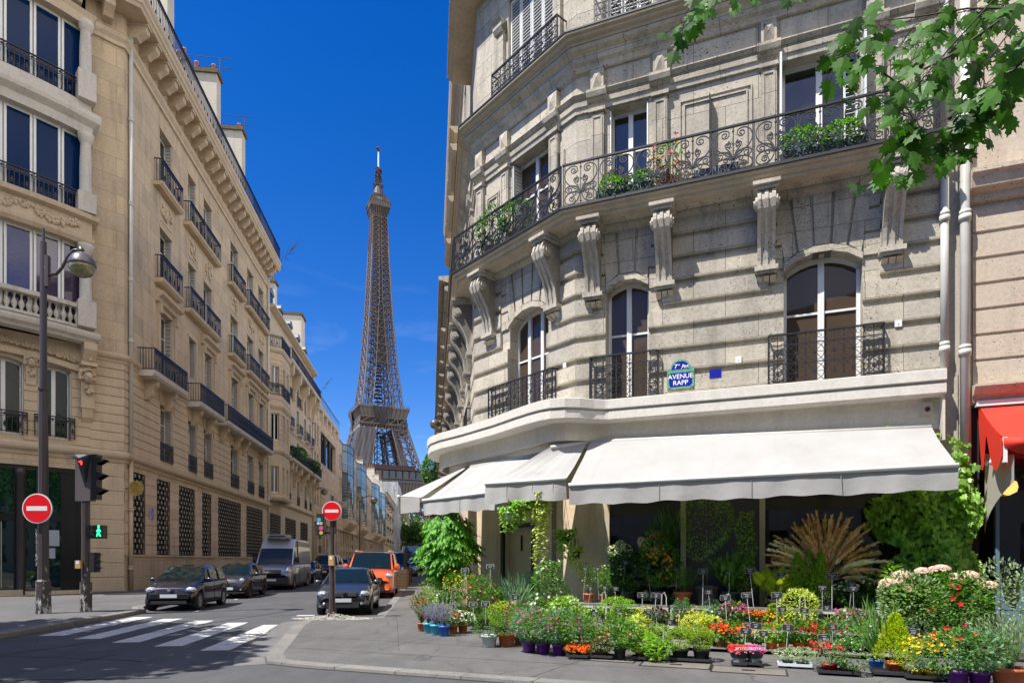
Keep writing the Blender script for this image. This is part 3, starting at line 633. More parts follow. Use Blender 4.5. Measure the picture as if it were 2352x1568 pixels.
m=MB(); CHF.box(m,1.23,2.25,.05,2.5,-.18,-.15); m.build('door_panel',M('beige door',(.46,.38,.28),.6,col2=(.52,.44,.32),scale=4),d_)
m=MB(); CHF.box(m,1.72,1.74,1.9,2.3,-.15,-.1); m.build('door_closer',BLACK,d_)
m=MB(); AV.box(m,2.44,3.92,.05,3.9,-.06,-.03); m.build('dark_panel',M('matt charcoal panel',(.05,.045,.055),.45,col2=(.065,.058,.07),scale=2),cb)
for a,b_ in ((.77,2.33),(4.03,6.55)):
    m=MB(); m.add([AV.P(a,.5,-.04),AV.P(b_,.5,-.04),AV.P(b_,3.9,-.04),AV.P(a,3.9,-.04)],[(0,1,2,3)]); m.build('shop_window',CLEARD,cb)
m=MB()   # dim room behind the panes
AV.box(m,-.6,7.1,.05,4.9,-3.6,-3.5); AV.box(m,-.7,-.6,.05,4.9,-3.5,-.3); AV.box(m,7.05,7.15,.05,4.9,-3.5,-.2); AV.box(m,-.6,7.05,4.3,4.4,-3.5,-.12); AV.box(m,-.6,7.05,.02,.06,-3.5,-.12); m.build('shop_room',M('shop interior',(.16,.14,.115),.9,col2=(.24,.21,.17),scale=2),cb)
m=MB(); rr=random.Random(5)
for i in range(26):
    s=rr.uniform(.9,6.4); z=rr.choice((.9,1.4,1.9,2.4)); AV.box(m,s,s+rr.uniform(.1,.3),z,z+rr.uniform(.12,.4),-2.6,-2.3)
for z in (.88,1.38,1.88,2.38): AV.box(m,.8,6.5,z-.03,z,-2.8,-2.2)
m.build('shop_shelving',M('shelf goods',(.16,.12,.08),.7,col2=(.05,.07,.09),scale=5,island=.8),cb)
m=MB(); AV.bar(m,(.4,4.13),(7.1,4.1),.06,.035); m.build('cable_conduit',M('brown cable',(.06,.035,.025),.6),cb)
m=MB(); AV.box(m,6.8,6.98,4.42,4.66,.02,.1); o_=m.build('alarm_box',M('beige box',(.5,.46,.36),.5),cb)
m=MB(); 
m.lathe((0,0,0),[(.045,0),(.045,.02)],n=10); m.v=[AV.P(6.89+v[0],4.52+v[1],.1+v[2]) for v in m.v]; m.build('lamp_dome',M('dark red dome',(.12,.01,.01),.3),o_)
# street name plates
blue=M('blue enamel',(.012,.02,.30),.18,coat=.6); green=M('green enamel',(.06,.27,.17),.22,col2=(.22,.42,.30),scale=8,coat=.4); wht=M('white enamel',(.8,.8,.8),.3)
TXQ=[]
def text(par,F,s,z,o,txt,size,mm,name='lettering',shear=0,ext=.004,flat=False):
    """lettering laid on plane F; all of it is turned into meshes together at the end"""
    cu=bpy.data.curves.new(name,'FONT'); cu.body=txt; cu.size=size; cu.align_x='CENTER'; cu.align_y='CENTER'; cu.extrude=ext*.4 if not flat else 0; cu.shear=shear; cu.offset=size*.012; cu.resolution_u=3
    ob=bpy.data.objects.new('tmp',cu); COL.objects.link(ob); TXQ.append((ob,par,F,s,z,o,name,mm))
def flush_text():
    dg=bpy.context.evaluated_depsgraph_get()
    for ob,par,F,s,z,o,name,mm in TXQ:
        me=bpy.data.meshes.new_from_object(ob.evaluated_get(dg)); b=MB()
        b.add([F.P(s+v.co.x,z+v.co.y,o+v.co.z) for v in me.vertices],[tuple(p.vertices) for p in me.polygons]); bpy.data.meshes.remove(me); b.build(name,mm,par)
    for q in TXQ: cu=q[0].data; bpy.data.objects.remove(q[0]); bpy.data.curves.remove(cu)
np_=thing('street_sign','blue and green enamel street name plate with arched top on the stone wall','street sign',AV.P(2.32,5.4,.05))
s0,s1,z0=2.05,2.62,5.36
m=MB(); pts=[(s0,z0),(s1,z0),(s1,z0+.42)]+[( (s0+s1)/2+.215*math.cos(t),z0+.43+.2*math.sin(t)) for t in [q*math.pi/10 for q in range(0,11)]]+[(s0,z0+.42)]
AV.poly(m,pts,.08,.1); m.build('frame',green,np_)
m=MB(); AV.box(m,s0+.045,s1-.045,z0+.045,z0+.34,.1,.105); AV.poly(m,[((s0+s1)/2+.185*math.cos(t),z0+.42+.17*math.sin(t)) for t in [q*math.pi/10 for q in range(0,11)]],.1,.105); m.build('blue_field',blue,np_)
for a,z in ((s0+.045,z0+.045),(s1-.045,z0+.045),(s0+.045,z0+.35),(s1-.045,z0+.35),((s0+s1)/2,z0+.6)):
    m=MB(); AV.poly(m,[(a+.028*math.cos(t),z+.028*math.sin(t)) for t in [q*math.pi/5 for q in range(10)]],.1,.113); m.build('bolt_cap',green,np_)
text(np_,AV,(s0+s1)/2,z0+.255,.107,'AVENUE',.14,wht); text(np_,AV,(s0+s1)/2,z0+.12,.107,'RAPP',.14,wht); text(np_,AV,(s0+s1)/2-.1,z0+.475,.107,'7',.13,wht); text(np_,AV,(s0+s1)/2-.045,z0+.515,.107,'me',.055,wht); text(np_,AV,(s0+s1)/2+.06,z0+.47,.107,'A',.12,wht); text(np_,AV,(s0+s1)/2+.015,z0+.44,.107,'.',.12,wht); text(np_,AV,(s0+s1)/2+.125,z0+.46,.107,'RR',.085,wht); text(np_,AV,(s0+s1)/2+.18,z0+.5,.107,'t',.055,wht)
m=MB(); AV.box(m,2.93,3.17,5.52,5.7,.08,.09); o=m.build('wall_plate',blue,loc=AV.P(3.05,5.52,.05)); tag(o,'small blank blue enamel plate to the right of the street name plate','wall plate')
# ------------------------------------------------------------------ awnings of the flower shop
def canopy(name,lab,tl,tr,fl,fr,val,seams=(),wave=.02,mm=None,group=None,valp=None,bar=True,sag=.05):
    t=thing(name,lab,'awning',tuple((Vector(tl)+Vector(tr))/2),group=group); mm=mm or CANV
    tl,tr,fl,fr=map(Vector,(tl,tr,fl,fr)); rr=random.Random(hash(lab)%1000 if False else len(lab))
    m=MB(); m.sm=True; U,V=28,10; ph=rr.random()*6
    def P(u,v):
        p=tl.lerp(tr,u).lerp(fl.lerp(fr,u),v); p=p.copy(); p.z+=-sag*math.sin(math.pi*v)*(.75+.25*math.cos(u*9+ph))+.012*math.sin(u*37+ph)*v+.02*math.sin(u*6.3+v*5+ph)*math.sin(math.pi*v); return p
    vs=[P(i/U,j/V) for j in range(V+1) for i in range(U+1)]
    vs+= [v-Vector((0,0,.006)) for v in vs]; n=(U+1)*(V+1)
    fs=[]
    for j in range(V):
        for i in range(U):
            a=j*(U+1)+i; fs.append((a,a+1,a+U+2,a+U+1)); 
    m.add(vs[:n],fs); m.build('fabric',mm,t)
    m=MB(); m.sm=True; W=64; d=(fr-fl); L=d.length; nn=Vector((d.y,-d.x,0)).normalized(); 
    if nn.dot((fl-tl))<0: nn=-nn
    vs=[]
    for j in range(6):
        for i in range(W+1):
            u=i/W; s=u*L; a=j/5
            off=wave*a*(math.sin(s*5.1+ph)+.6*math.sin(s*11.7+2*ph)+.4*math.sin(s*2.3)); z=-.03-(val+.012*math.sin(s*3.1+ph)+ (.015*math.sin(s*9)))*a
            p=fl.lerp(fr,u)+nn*(.02+off)+Vector((0,0,z)); vs.append(p)
    m.add(vs,[(j*(W+1)+i,j*(W+1)+i+1,(j+1)*(W+1)+i+1,(j+1)*(W+1)+i) for j in range(5) for i in range(W)])
    m.build('valance',mm,t)
    for s in seams:
        m=MB(); 
        a=fl.lerp(fr,s)+nn*.035; m.beam(a+Vector((0,0,-.04)),a+Vector((0,0,-val-.02)),.006); m.build('seam',mm,t)
    for i in range(int((tr-tl).length/1.15)+1):    # sewn joints down the slope
        u=min(.995,max(.005,(i+.35)*1.15/(tr-tl).length)); m=MB()
        for j in range(V): a,b=P(u,j/V),P(u,(j+1)/V); e=(tr-tl).normalized()*.012; z=Vector((0,0,.004)); m.add([a-e+z,a+e+z,b+e+z,b-e+z],[(0,1,2,3)])
        m.build('sewn_joint',mm,t)
    if bar:
        m=MB(); m.sm=True; m.beam(fl+nn*.03,fr+nn*.03,.04,n=12); m.build('front_bar',WHITE,t)
    m=MB(); m.sm=True; m.beam(tl+Vector((0,0,-.03)),tr+Vector((0,0,-.03)),.05,n=10); m.build('roller',PIPE,t)
    for s in (.12,.88):
        m=MB(); a=tl.lerp(tr,s)-Vector((0,0,.14)); b=fl.lerp(fr,s)-Vector((0,0,.06)); e=(a+b)/2+(tr-tl).normalized()*(.3 if s<.5 else -.3); e.z-=.05
        m.beam(a,e,.025); m.beam(e,b,.025); m.build('arm',PIPE,t)
    return t
A=AV.P
canopy('awning','long white canvas awning over the shop windows, widest of the awnings',A(.36,4.37,.1),A(6.95,4.2,.1),A(.28,3.2,1.6),A(7.0,3.24,1.6),.38,(.52,.74,.27))
canopy('awning','short overlapping white awning above the hanging ivy pots, left of the long awning',A(-.45,4.22,.55),A(.3,4.36,.12),A(-1.78,3.37,1.16),A(.1,3.38,1.22),.42,(.28,.6,.85),wave=.035)
C_=CHF.P
canopy('awning','white awning across the cut corner with a pale sagging valance',C_(.2,4.2,.35),C_(3.3,4.2,.35),C_(-.15,3.22,1.62),C_(3.1,3.2,1.6),.36,(.5,),wave=.025)
T=STF.P
canopy('awning','white awning projecting over the side street, leftmost of the awnings',T(.0,4.32,.15),T(4.0,4.3,.1),T(-.35,3.36,2.08),T(3.9,3.3,1.95),.48,(.3,.6),wave=.03)
g=MB(); # closing gable between street awning and corner awning
g.add([T(-.35,3.34,2.06),T(-.75,3.3,1.55),T(-.75,2.93,1.55),T(-.35,2.9,2.06)],[(0,1,2,3)]); g.sm=False
g.add([T(-.35,3.36,2.08),T(-.75,3.3,1.5),T(0,4.3,.15)],[(0,1,2)]); g.build('gable_flap',CANV,bpy.data.objects['awning.003'])
# ------------------------------------------------------------------ left corner building
lb=thing('corner_building','honey stone apartment building on the left corner with bow windows and iron balconies','building',(-18.2,29.7,0))
def pts2(F,l): return [Vector(F.P(a,0,o)[:2]) for a,o in l]
m=MB(); LEND=26.5
cols=[(3.95,5.5),(7.9,9.1),(10.5,12.0),(15.9,17.7),(20.1,21.8),(23.3,24.9)]
f1=[(a,b,6.98,9.95) for a,b in cols]; f2=[(cols[i][0],cols[i][1],11.1 if i!=1 else 12.6,14.95) for i in range(6)]
f3=[(a,b,16.3,19.35) for a,b in cols]; f4=[(a,b,21.4,24.6) for a,b in cols]
gr=[(.43,2.19),(3.5,5.24),(6.45,8.94),(10.12,11.86),(13.14,18.37),(19.73,24.6)]
grl=[(a,b,1.95,5.95) for a,b in gr]
wall(m,LS,0,LEND,0,6.5,grl,.3); wall(m,LS,0,LEND,6.5,11,f1,.42); wall(m,LS,0,LEND,11,28,f2+f3+f4,.42)
# cut corner pilaster
c0=Vector((-18.2,29.7)); c1=Vector((-18.45,29.5)); CF=Fr(c1,c0-c1,(.62,-.78)); wall(m,CF,0,(c0-c1).length,0,28,[])
# front face towards the crossing
wall(m,LF,-7,0,0,6.4,[(-7,-1.35,.2,5.75)],.5); wall(m,LF,-1.05,0,6.4,11,[]); 
LB2=Fr(LF.P(0,0,0)[:2],(.707,.707),(.707,-.707))
wall(m,LF,-1.2,0,11,28,[])
m.build('wall',WARM,lb)
PIL=stone('smooth honey pier',(.47,.37,.255),(.62,.50,.36),streaks=.35,joints=.006,bw=3,bh=.66)
m=MB(); courses(m,LS,.0,LEND,6.75,10.95,.42,[(a-.02,b+.02,c,d) for a,b,c,d in f1]+[(a-.25,b+.25,9.95,10.6) for a,b,c,d in f1],proud=.04,gap=.03)
for a,b,c,d in f1:
    for q in range(5): x=a+(b-a)*q/5; LS.poly(m,[(x+.02,d+.02),(x+(b-a)/5-.02,d+.02),(x+(b-a)/5-.02+(q-1.5)*.1,d+.62),(x+.02+(q-2.5)*.1,d+.62)],0,.045)
courses(m,LF,-1.05,0,6.75,10.95,.42,[],proud=.04,gap=.03); courses(m,CF,0,.32,6.75,10.95,.42,[],proud=.04,gap=.03)
courses(m,LF,-1.35,0,.2,6.2,.66,[],proud=.03,gap=.03); courses(m,CF,0,.32,.2,6.2,.66,[],proud=.03,gap=.03)
m.build('rusticated_courses',WARMP,lb)
m=MB(); courses(m,LS,.0,LEND,1.95,5.98,.5,[(a,b,1.9,6) for a,b in gr],proud=.03,gap=.02,bev=.01); LS.box(m,0,LEND,1.86,1.95,0,.06)
for a,b in gr: LS.box(m,b+.02,b+.05,.15,1.86,0,.012)
m.build('ground_floor_piers',PINK,lb)
FP=[LF.P(-7,0)[:2],c1,c0,LS.P(LEND,0)[:2]]
def swp(prof,name,mm=WARMP,path=FP,par=lb): m=MB(); sweep(m,[Vector(p) for p in path],prof); return m.build(name,mm,par)
swp([(0,6.2),(.06,6.22),(.1,6.36),(.24,6.42),(.3,6.5),(.32,6.62),(0,6.78)],'ground_ledge')
swp([(0,10.82),(.08,10.86),(.12,10.98),(.2,11.02),(.26,11.12),(.26,11.22),(0,11.34)],'first_floor_ledge',path=[LF.P(-1.0,0)[:2]]+FP[1:])
swp([(0,25.6),(.1,25.62),(.1,25.8),(.2,25.95),(.25,26.1),(0,26.12)],'cornice_band',path=[LF.P(-1.1,0)[:2]]+FP[1:])
swp([(-.3,27.2),(.95,27.2),(1.0,27.35),(1.06,27.4),(1.06,27.6),(1.14,27.72),(1.14,27.95),(-.3,28)],'cornice_slab')
def brk(F,s): m=MB(); F.prism(m,[(0,26.45),(.4,26.5),(.5,26.62),(.8,26.85),(.86,27.2),(0,27.2)],s-.2,s+.2); F.box(m,s-.24,s+.24,27.08,27.2,0,.92); m.build('cornice_bracket',WARMP,lb)
for i in range(23): brk(LS,.55+i*1.145)
for i in range(5): brk(LF,-.4-i*1.2)

# balusters rail helper: simple iron balconies
def railing(par,F,s0,s1,z0,z1,o,step=.14,ret=True,im=IRON,rich=1,name='balcony_rail',d0=0,ringz=.72):
    g=MB(); H=z1-z0
    F.box(g,s0,s1,z1-.045,z1,o-.035,o+.035); F.box(g,s0,s1,z0+.05,z0+.075,o-.012,o+.012); F.box(g,s0,s1,z1-.26,z1-.24,o-.012,o+.012)
    n=max(2,int((s1-s0)/step)); w=(s1-s0)/n
    for i in range(n+1): F.box(g,s0+i*w-.014,s0+i*w+.014,z0,z1-.045,o-.014,o+.014)
    if rich:
        for i in range(n):
            cx=s0+(i+.5)*w; F.poly(g,[(cx+w*.42*math.cos(t),z1-.15+.07*math.sin(t)) for t in (0,1.57,3.14,4.71)],o-.008,o+.008)
            if i%3==1: F.poly(g,[(cx+.05*math.cos(t),z0+.35+.16*math.sin(t)) for t in (0,1.57,3.14,4.71)],o-.01,o+.01)
    if ret:
        for s in (s0,s1):
            F.box(g,s-.02,s+.02,z1-.045,z1,0,o); F.box(g,s-.01,s+.01,z0+.05,z0+.075,0,o)
            k=max(2,int(o/.12))
            for q in range(1,k+1): F.box(g,s-.012,s+.012,z0,z1-.04,q*o/k-.012,q*o/k+.012)
    return g.build(name,im,par)
def sslab(par,F,s0,s1,z,o,th=.25,name='balcony_slab',mm=PALE,cons=True):
    m=MB(); F.prism(m,[(0,z-th),(o-.1,z-th),(o-.05,z-th+.06),(o,z-th+.08),(o+.04,z-.06),(o+.04,z),(0,z)],s0-.06,s1+.06); x=m.build(name,mm,par)
    return x
def halfshut(par,F,p,dep=.42):
    a,b,c,d=p; f=MB(); shutter(f,F,b-.05,b-.01,c+.06,d-.05,-dep+.02,-.02,fold=True,n=16); shutter(f,F,a+.01,a+.05,c+.06,d-.05,-dep+.02,-.02,fold=True,n=16)
    f.build('shutter',SHUT,par)
for i in range(6):
    a,b=cols[i]
    for k,p in enumerate((f1[i],f2[i],f3[i],f4[i])):
        window(lb,LS,p,dep=.36,fw=.07,muntin=(.7,)); halfshut(lb,LS,p)
    railing(lb,LS,a-.05,b+.05,6.98,7.95,.06,ret=False,name='window_rail')
    s0,s1=a-.75,b+.55
    sslab(lb,LS,s0,s1,21.38,.42,.22,'sill_slab',WARMP); railing(lb,LS,s0+.05,s1-.05,21.38,22.6,.4,.2)
    s0,s1=a-.65,b+.5
    sslab(lb,LS,s0,s1,16.4,.42,.25,'sill_slab',WARMP); railing(lb,LS,s0+.05,s1-.05,16.4,17.62,.4,.2)
for i in range(6):    # surrounds and hoods of the second floor, carved panels under the top sills
    a,b,c,d=f2[i]
    m=MB()
    for x0,x1 in ((a-.42,a-.16),(b+.16,b+.42)):
        if i!=1: LS.box(m,x0,x1,11.34,d+.25,0,.13); LS.box(m,x0+.02,x1-.02,d-.25,d+.25,.13,.24)
    if i!=1:
        LS.prism(m,[(0,d+.25),(.16,d+.3),(.2,d+.5),(.42,d+.62),(.45,d+.78),(.1,d+.92),(0,d+.92)],a-.62,b+.62)
    LS.box(m,a-.12,a,c,d+.1,0,.05); LS.box(m,b,b+.12,c,d+.1,0,.05); LS.box(m,a-.12,b+.12,d+.0,d+.12,0,.05)
    for p in (f3[i],f4[i]):
        a,b,c,d=p; LS.box(m,a-.1,b+.1,d,d+.12,0,.03)
    m.build('window_surround',WARMP,lb)
rr=random.Random(11)
for i in range(6):
    a,b=cols[i]; m=MB(); LS.box(m,a,b,19.75,21.0,-.0,.03)
    for q in range(26):
        cx=rr.uniform(a+.15,b-.15); cz=20.35+rr.uniform(-.4,.4)*(.6 if abs(cx-(a+b)/2)>.4 else 1); r=rr.uniform(.07,.17)
        LS.poly(m,[(cx+r*math.cos(t),cz+r*math.sin(t)) for t in [w_*math.pi/3+rr.random() for w_ in range(6)]],.02,.06+rr.random()*.1)
    m.build('carved_panel',WARMP,lb)
for (s0,s1) in ((1.35,5.55),(7.6,11.9),(12.7,17.6),(17.75,24.9)):
    sslab(lb,LS,s0,s1,11.02,.82,.3); railing(lb,LS,s0,s1,11.02,12.12,.8,.13,rich=1)
    m=MB()
    for x in (s0+.9,s1-.9):
        m=MB()
        LS.prism(m,[(0,10.72),(.62,10.72),(.6,10.5),(.4,10.3),(.34,10.0),(.15,9.75),(0,9.7)],x-.2,x+.2)
        for q in range(9): z=10.45-.08*q; LS.box(m,x-.1+.03*math.sin(q*9),x+.12,z-.05,z,.2,.52-.05*q+.03*math.cos(q*5))
        m.build('carved_console',WARMP,lb)
# security grilles with staggered plates
PLATE=M('grille plate metal',(.42,.41,.36),.3,.7,col2=(.62,.60,.52),scale=3)
for (a,b) in gr:
    g=MB(); n=max(6,int((b-a)/.2)); w=(b-a)/n
    for i in range(n+1): LS.box(g,a+i*w-.014,a+i*w+.014,1.98,5.92,-.06,-.02)
    for q in range(15): z=2.1+q*.265; LS.box(g,a,b,z-.012,z+.012,-.045,-.03)
    k=g.build('window_grille',IRON,lb); g=MB()
    for i in range(n):
        for q in range(15):
            if (i+q)%2: z=2.1+q*.265; LS.box(g,a+i*w+.02,a+(i+1)*w-.02,z-.075,z+.075,-.065,-.04)
    g.build('grille_plates',PLATE,k)
    window(lb,LS,(a,b,1.95,5.95),dep=.28,leaf=max(2,round((b-a)/1.1)),fm=BLACK,muntin=(.5,),gm=GLASS)
# top balustrade and roof
sp=[LF.P(-7,0,1.0)[:2],LF.P(-.1,0,1.0)[:2],LS.P(.1,0,1.0)[:2],LS.P(LEND,0,1.0)[:2]]
railing(lb,LS,-.3,LEND,28,29.25,1.0,.17,ret=False,name='roof_balustrade'); railing(lb,LF,-7,.35,28,29.25,1.0,.17,ret=False,name='roof_balustrade')
m=MB(); q=[LF.P(-7,0,-.3),LF.P(-.2,0,-.3),LS.P(.3,0,-.3),LS.P(LEND,0,-.3),LS.P(LEND,0,-14),LF.P(-7,0,-14)]; q2=[LF.P(-7,0,-2.2),LF.P(-1.4,0,-2.2),LS.P(1.6,0,-2.2),LS.P(LEND,0,-2.2),LS.P(LEND,0,-13),LF.P(-7,0,-13)]
n=6; m.add([(p[0],p[1],27.9) for p in q]+[(p[0],p[1],31.4) for p in q2],[tuple(range(6)),tuple(range(6,12))]+[(i,(i+1)%n,(i+1)%n+n,i+n) for i in range(n)])
q=[LF.P(-7,0,-1.5),LF.P(-.7,0,-1.5),LS.P(1,0,-1.5),LS.P(LEND,0,-1.5),LS.P(LEND,0,-13),LF.P(-7,0,-13)]
m.add([(p[0],p[1],.1) for p in q]+[(p[0],p[1],27.9) for p in q],[(i,(i+1)%n,(i+1)%n+n,i+n) for i in range(n)])
m.build('mansard_roof',SLATE,lb)
def stack(par,F,s0,s1,z0,z1,o0,o1,pots,rail=True,mm=CHIM):
    m=MB(); F.box(m,s0,s1,z0,z1,o0,o1); ch=m.build('chimney',mm,par)
    m=MB(); F.box(m,s0-.15,s1+.15,z1,z1+.28,o0-.15,o1+.15); m.build('chimney_cap',MOSS,ch)
    rr=random.Random(int(s0*10)); k=0
    for i in range(pots):
        m=MB(); m.sm=True; o=o0+.35+(o1-o0-.7)*i/max(1,pots-1); h=rr.uniform(.55,.95); p=F.P((s0+s1)/2,z1+.28,o); m.lathe(p,[(.16,0),(.15,.1),(.13,h*.85),(.16,h*.9),(.15,h)],n=8); m.build('chimney_pot',TERRA,ch)
    if rail:
        m=MB(); 
        for o in (o0-.1,o1+.1): F.bar(m,((s0+s1)/2,z1),((s0+s1)/2,z1+1.5),o,.03)
        for h in (.8,1.5): m.beam(F.P((s0+s1)/2,z1+h,o0-.1),F.P((s0+s1)/2,z1+h,o1+.9),.025)
        m.build('chimney_guard',IRON,ch)
stack(lb,LS,8.0,9.0,28,45,-4.2,-1.2,0,False); stack(lb,LS,13.2,14.2,28,35.2,-3.4,-2.0,3,False); stack(lb,LS,17.0,17.9,28,37.3,-5.6,-1.3,4)
stack(lb,LS,23.2,24.2,28,37.3,-6.5,-1.3,3)
stack(lb,LS,25.5,26.4,28,32.2,-4,-1.5,1,False)
pipe(lb,LS,.42,.12,6.8,26.6,.095,joints=(12.0,14.9,18.5,22.5)); pipe(lb,LS,.42,.12,.15,6.4,.1,joints=(4.0,1.2),mm=WARMP); pipe(lb,LS,26.1,.12,.15,27,.11,joints=(7,12,17,22))
# iron spikes that stop climbing at the end of the roof balcony
m=MB()
for i in range(9):
    t=i/8*math.pi; a=LS.P(LEND,28+1.2*math.sin(t)*1.0,1.1+.9*math.sin(t)); b=LS.P(LEND,28.2+2.0*math.sin(t)+.8*math.cos(t)*-1,1.3+1.5*math.sin(t)); m.beam(a,b,.03,.008)
m.build('spiked_guard',IRON,lb)
# bow window bay of the front face
bow=[(-7.2,.55),(-6.2,.9),(-5.2,1.05),(-4.2,1.05),(-3.2,.98),(-2.2,.85),(-1.1,.62),(-1.05,-.1)]
def bowp(e): 
    return [Vector(LF.P(a,0,o+e)[:2]) for a,o in bow]
def bsw(prof,name,mm=WARMP): return swp(prof,name,mm,path=bowp(0))
bsw([(-.4,11.3),(.1,11.3),(.16,11.4),(.3,11.5),(.34,11.62),(.34,11.75),(-.4,11.95)],'bay_base_ledge',PALE)
bsw([(-.3,11.9),(.0,11.9),(.0,12.02),(-.3,12.02)],'bay_step',PALE)
bsw([(-.3,12.75),(.06,12.75),(.06,12.93),(-.3,12.93)],'stone_handrail',PALE)
bsw([(-.4,15.65),(.0,15.65),(.1,15.8),(.12,15.95),(.02,16.0),(.02,16.65),(.1,16.68),(.25,16.75),(.28,16.95),(-.4,17.0)],'carved_frieze')
bsw([(-.4,20.55),(.0,20.55),(.06,20.9),(.18,21.0),(.3,21.1),(.34,21.25),(.34,21.45),(.0,21.5),(.0,21.95),(-.4,21.95)],'upper_ledge',PALE)
bsw([(-.4,25.35),(.05,25.35),(.1,25.7),(.2,25.9),(-.4,26.0)],'bay_cornice')
m=MB(); Pb=bowp(-.3)
for i in range(24):
    a=-6.8+i*.245
    if a>-1.5: break
    o=.93-.012*(a+4.7)**2*3 if a<-2.2 else .85-(a+2.2)*.2
    m.sm=True; m.lathe(LF.P(a,12.02,o-.12),[(.07,0),(.07,.06),(.04,.1),(.115,.26),(.115,.34),(.045,.5),(.035,.62),(.07,.68),(.07,.73)],n=8)
m.build('stone_balusters',PALE,lb)
m=MB(); rr=random.Random(4)
for i in range(230):
    a=rr.uniform(-6.5,-1.6); o=1.05-.028*(a+4.7)**2; z=16.32+.14*math.sin(a*3.1)+rr.uniform(-.12,.12); s=rr.uniform(.05,.1)
    m.lathe(LF.P(a,z,o+.02),[(s*.5,-s),(s,0),(s*.5,s)],n=5)
for i in range(260):
    a=rr.uniform(-6.5,-1.6); z=11.0-.035*(a+4.7)**2*1.0+rr.uniform(-.1,.1); s=rr.uniform(.04,.08); m.lathe(LF.P(a,z-.05,.12),[(s*.5,-s),(s,0),(s*.5,s)],n=5)
m.build('carved_garland',WARMP,lb)
# piers with columns at the bay edge, windows of the bay
def column(z0,z1,a=-1.32,o=.62):
    m=MB(); m.sm=True; p=LF.P(a,z0,o); H=z1-z0; m.lathe(p,[(.3,0),(.3,.08),(.24,.14),(.235,H*.5),(.2,H-.45),(.21,H-.4),(.27,H-.3),(.3,H-.15),(.33,H)],n=16); m.sm=False
    return m
for z0,z1,zb in ((13.1,15.65,11.95),(17.85,20.55,17.0),(23.2,25.5,21.95)):
    m=column(z0,z1); m.build('column',PALE,lb); m=MB(); LF.box(m,-1.66,-.98,zb,z0,.2,.98); m.build('pier_block',PALE,lb)
    LFw=LF; 
glassb_clear=glassy('drape glass',(1,1,1),mixt=.9,tint=(.75,.75,.9))
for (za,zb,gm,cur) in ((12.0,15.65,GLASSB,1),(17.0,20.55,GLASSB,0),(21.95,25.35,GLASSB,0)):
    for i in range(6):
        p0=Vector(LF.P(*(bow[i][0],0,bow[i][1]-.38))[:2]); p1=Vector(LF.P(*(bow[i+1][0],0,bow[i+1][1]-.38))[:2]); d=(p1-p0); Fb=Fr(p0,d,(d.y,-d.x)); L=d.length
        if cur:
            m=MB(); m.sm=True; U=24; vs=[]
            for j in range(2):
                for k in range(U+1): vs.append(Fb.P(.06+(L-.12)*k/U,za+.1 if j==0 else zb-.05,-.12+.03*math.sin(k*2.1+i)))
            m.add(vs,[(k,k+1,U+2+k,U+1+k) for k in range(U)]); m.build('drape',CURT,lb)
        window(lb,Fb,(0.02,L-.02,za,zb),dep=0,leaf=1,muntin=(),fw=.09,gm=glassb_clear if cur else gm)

m=MB(); q=[LF.P(a,0,o-1.1) for a,o in bow]
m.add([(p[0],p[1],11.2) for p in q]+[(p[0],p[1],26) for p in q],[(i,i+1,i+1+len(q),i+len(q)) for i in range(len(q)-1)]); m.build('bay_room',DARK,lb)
def lfrail(F,s0,s1,z0,o): return railing(lb,F,s0,s1,z0,z0+.95,o,.16,ret=False,name='bay_rail')
for z in (17.0,21.95):
    for i in range(6):
        p0=Vector(LF.P(bow[i][0],0,bow[i][1]-.1)[:2]); p1=Vector(LF.P(bow[i+1][0],0,bow[i+1][1]-.1)[:2]); d=p1-p0; Fb=Fr(p0,d,(d.y,-d.x)); lfrail(Fb,0,d.length-(.35 if i==5 else 0),z,0)
# first floor of the front: windows, carved keystones, corner console
fw=[(-2.95,-1.75,7.02,10.2,.15),(-4.75,-3.45,7.02,10.25,.15),(-6.3,-5.1,7.0,10.2,.15)]
m=MB(); wall(m,LF,-7,-1.05,6.4,11.35,fw,.4); m.build('front_wall',WARMP,lb)
m=MB(); courses(m,LF,-7,-1.05,6.8,10.6,.42,[(a-.01,b+.01,c,d+.5) for a,b,c,d,r in fw],proud=.04,gap=.03); m.build('front_courses',WARMP,lb)
m=MB(); 
for i in range(18):
    x0=-7+i*.33; x1=x0+.33; g=lambda x:10.75-.03*(x+4.7)**2
    LF.poly(m,[(x0,g(x0)-.34),(x1,g(x1)-.34),(x1,g(x1)-.1),(x0,g(x0)-.1)],0,.22); LF.poly(m,[(x0,g(x0)+.1),(x1,g(x1)+.1),(x1,11.35),(x0,11.35)],0,.12)
m.build('bay_soffit_moulding',WARMP,lb)
for p in fw: window(lb,LF,p,dep=.34,muntin=(),fw=.09,gm=GLASSD); railing(lb,LF,p[0]-.12,p[1]+.12,7.05,7.98,.14,.17)
for p in fw:
    for a in (p[0]+.01,p[1]-.05): f=MB(); shutter(f,LF,a,a+.04,p[2]+.05,p[3]-.2,-.3,0,fold=True); f.build('shutter',SHUT,lb)
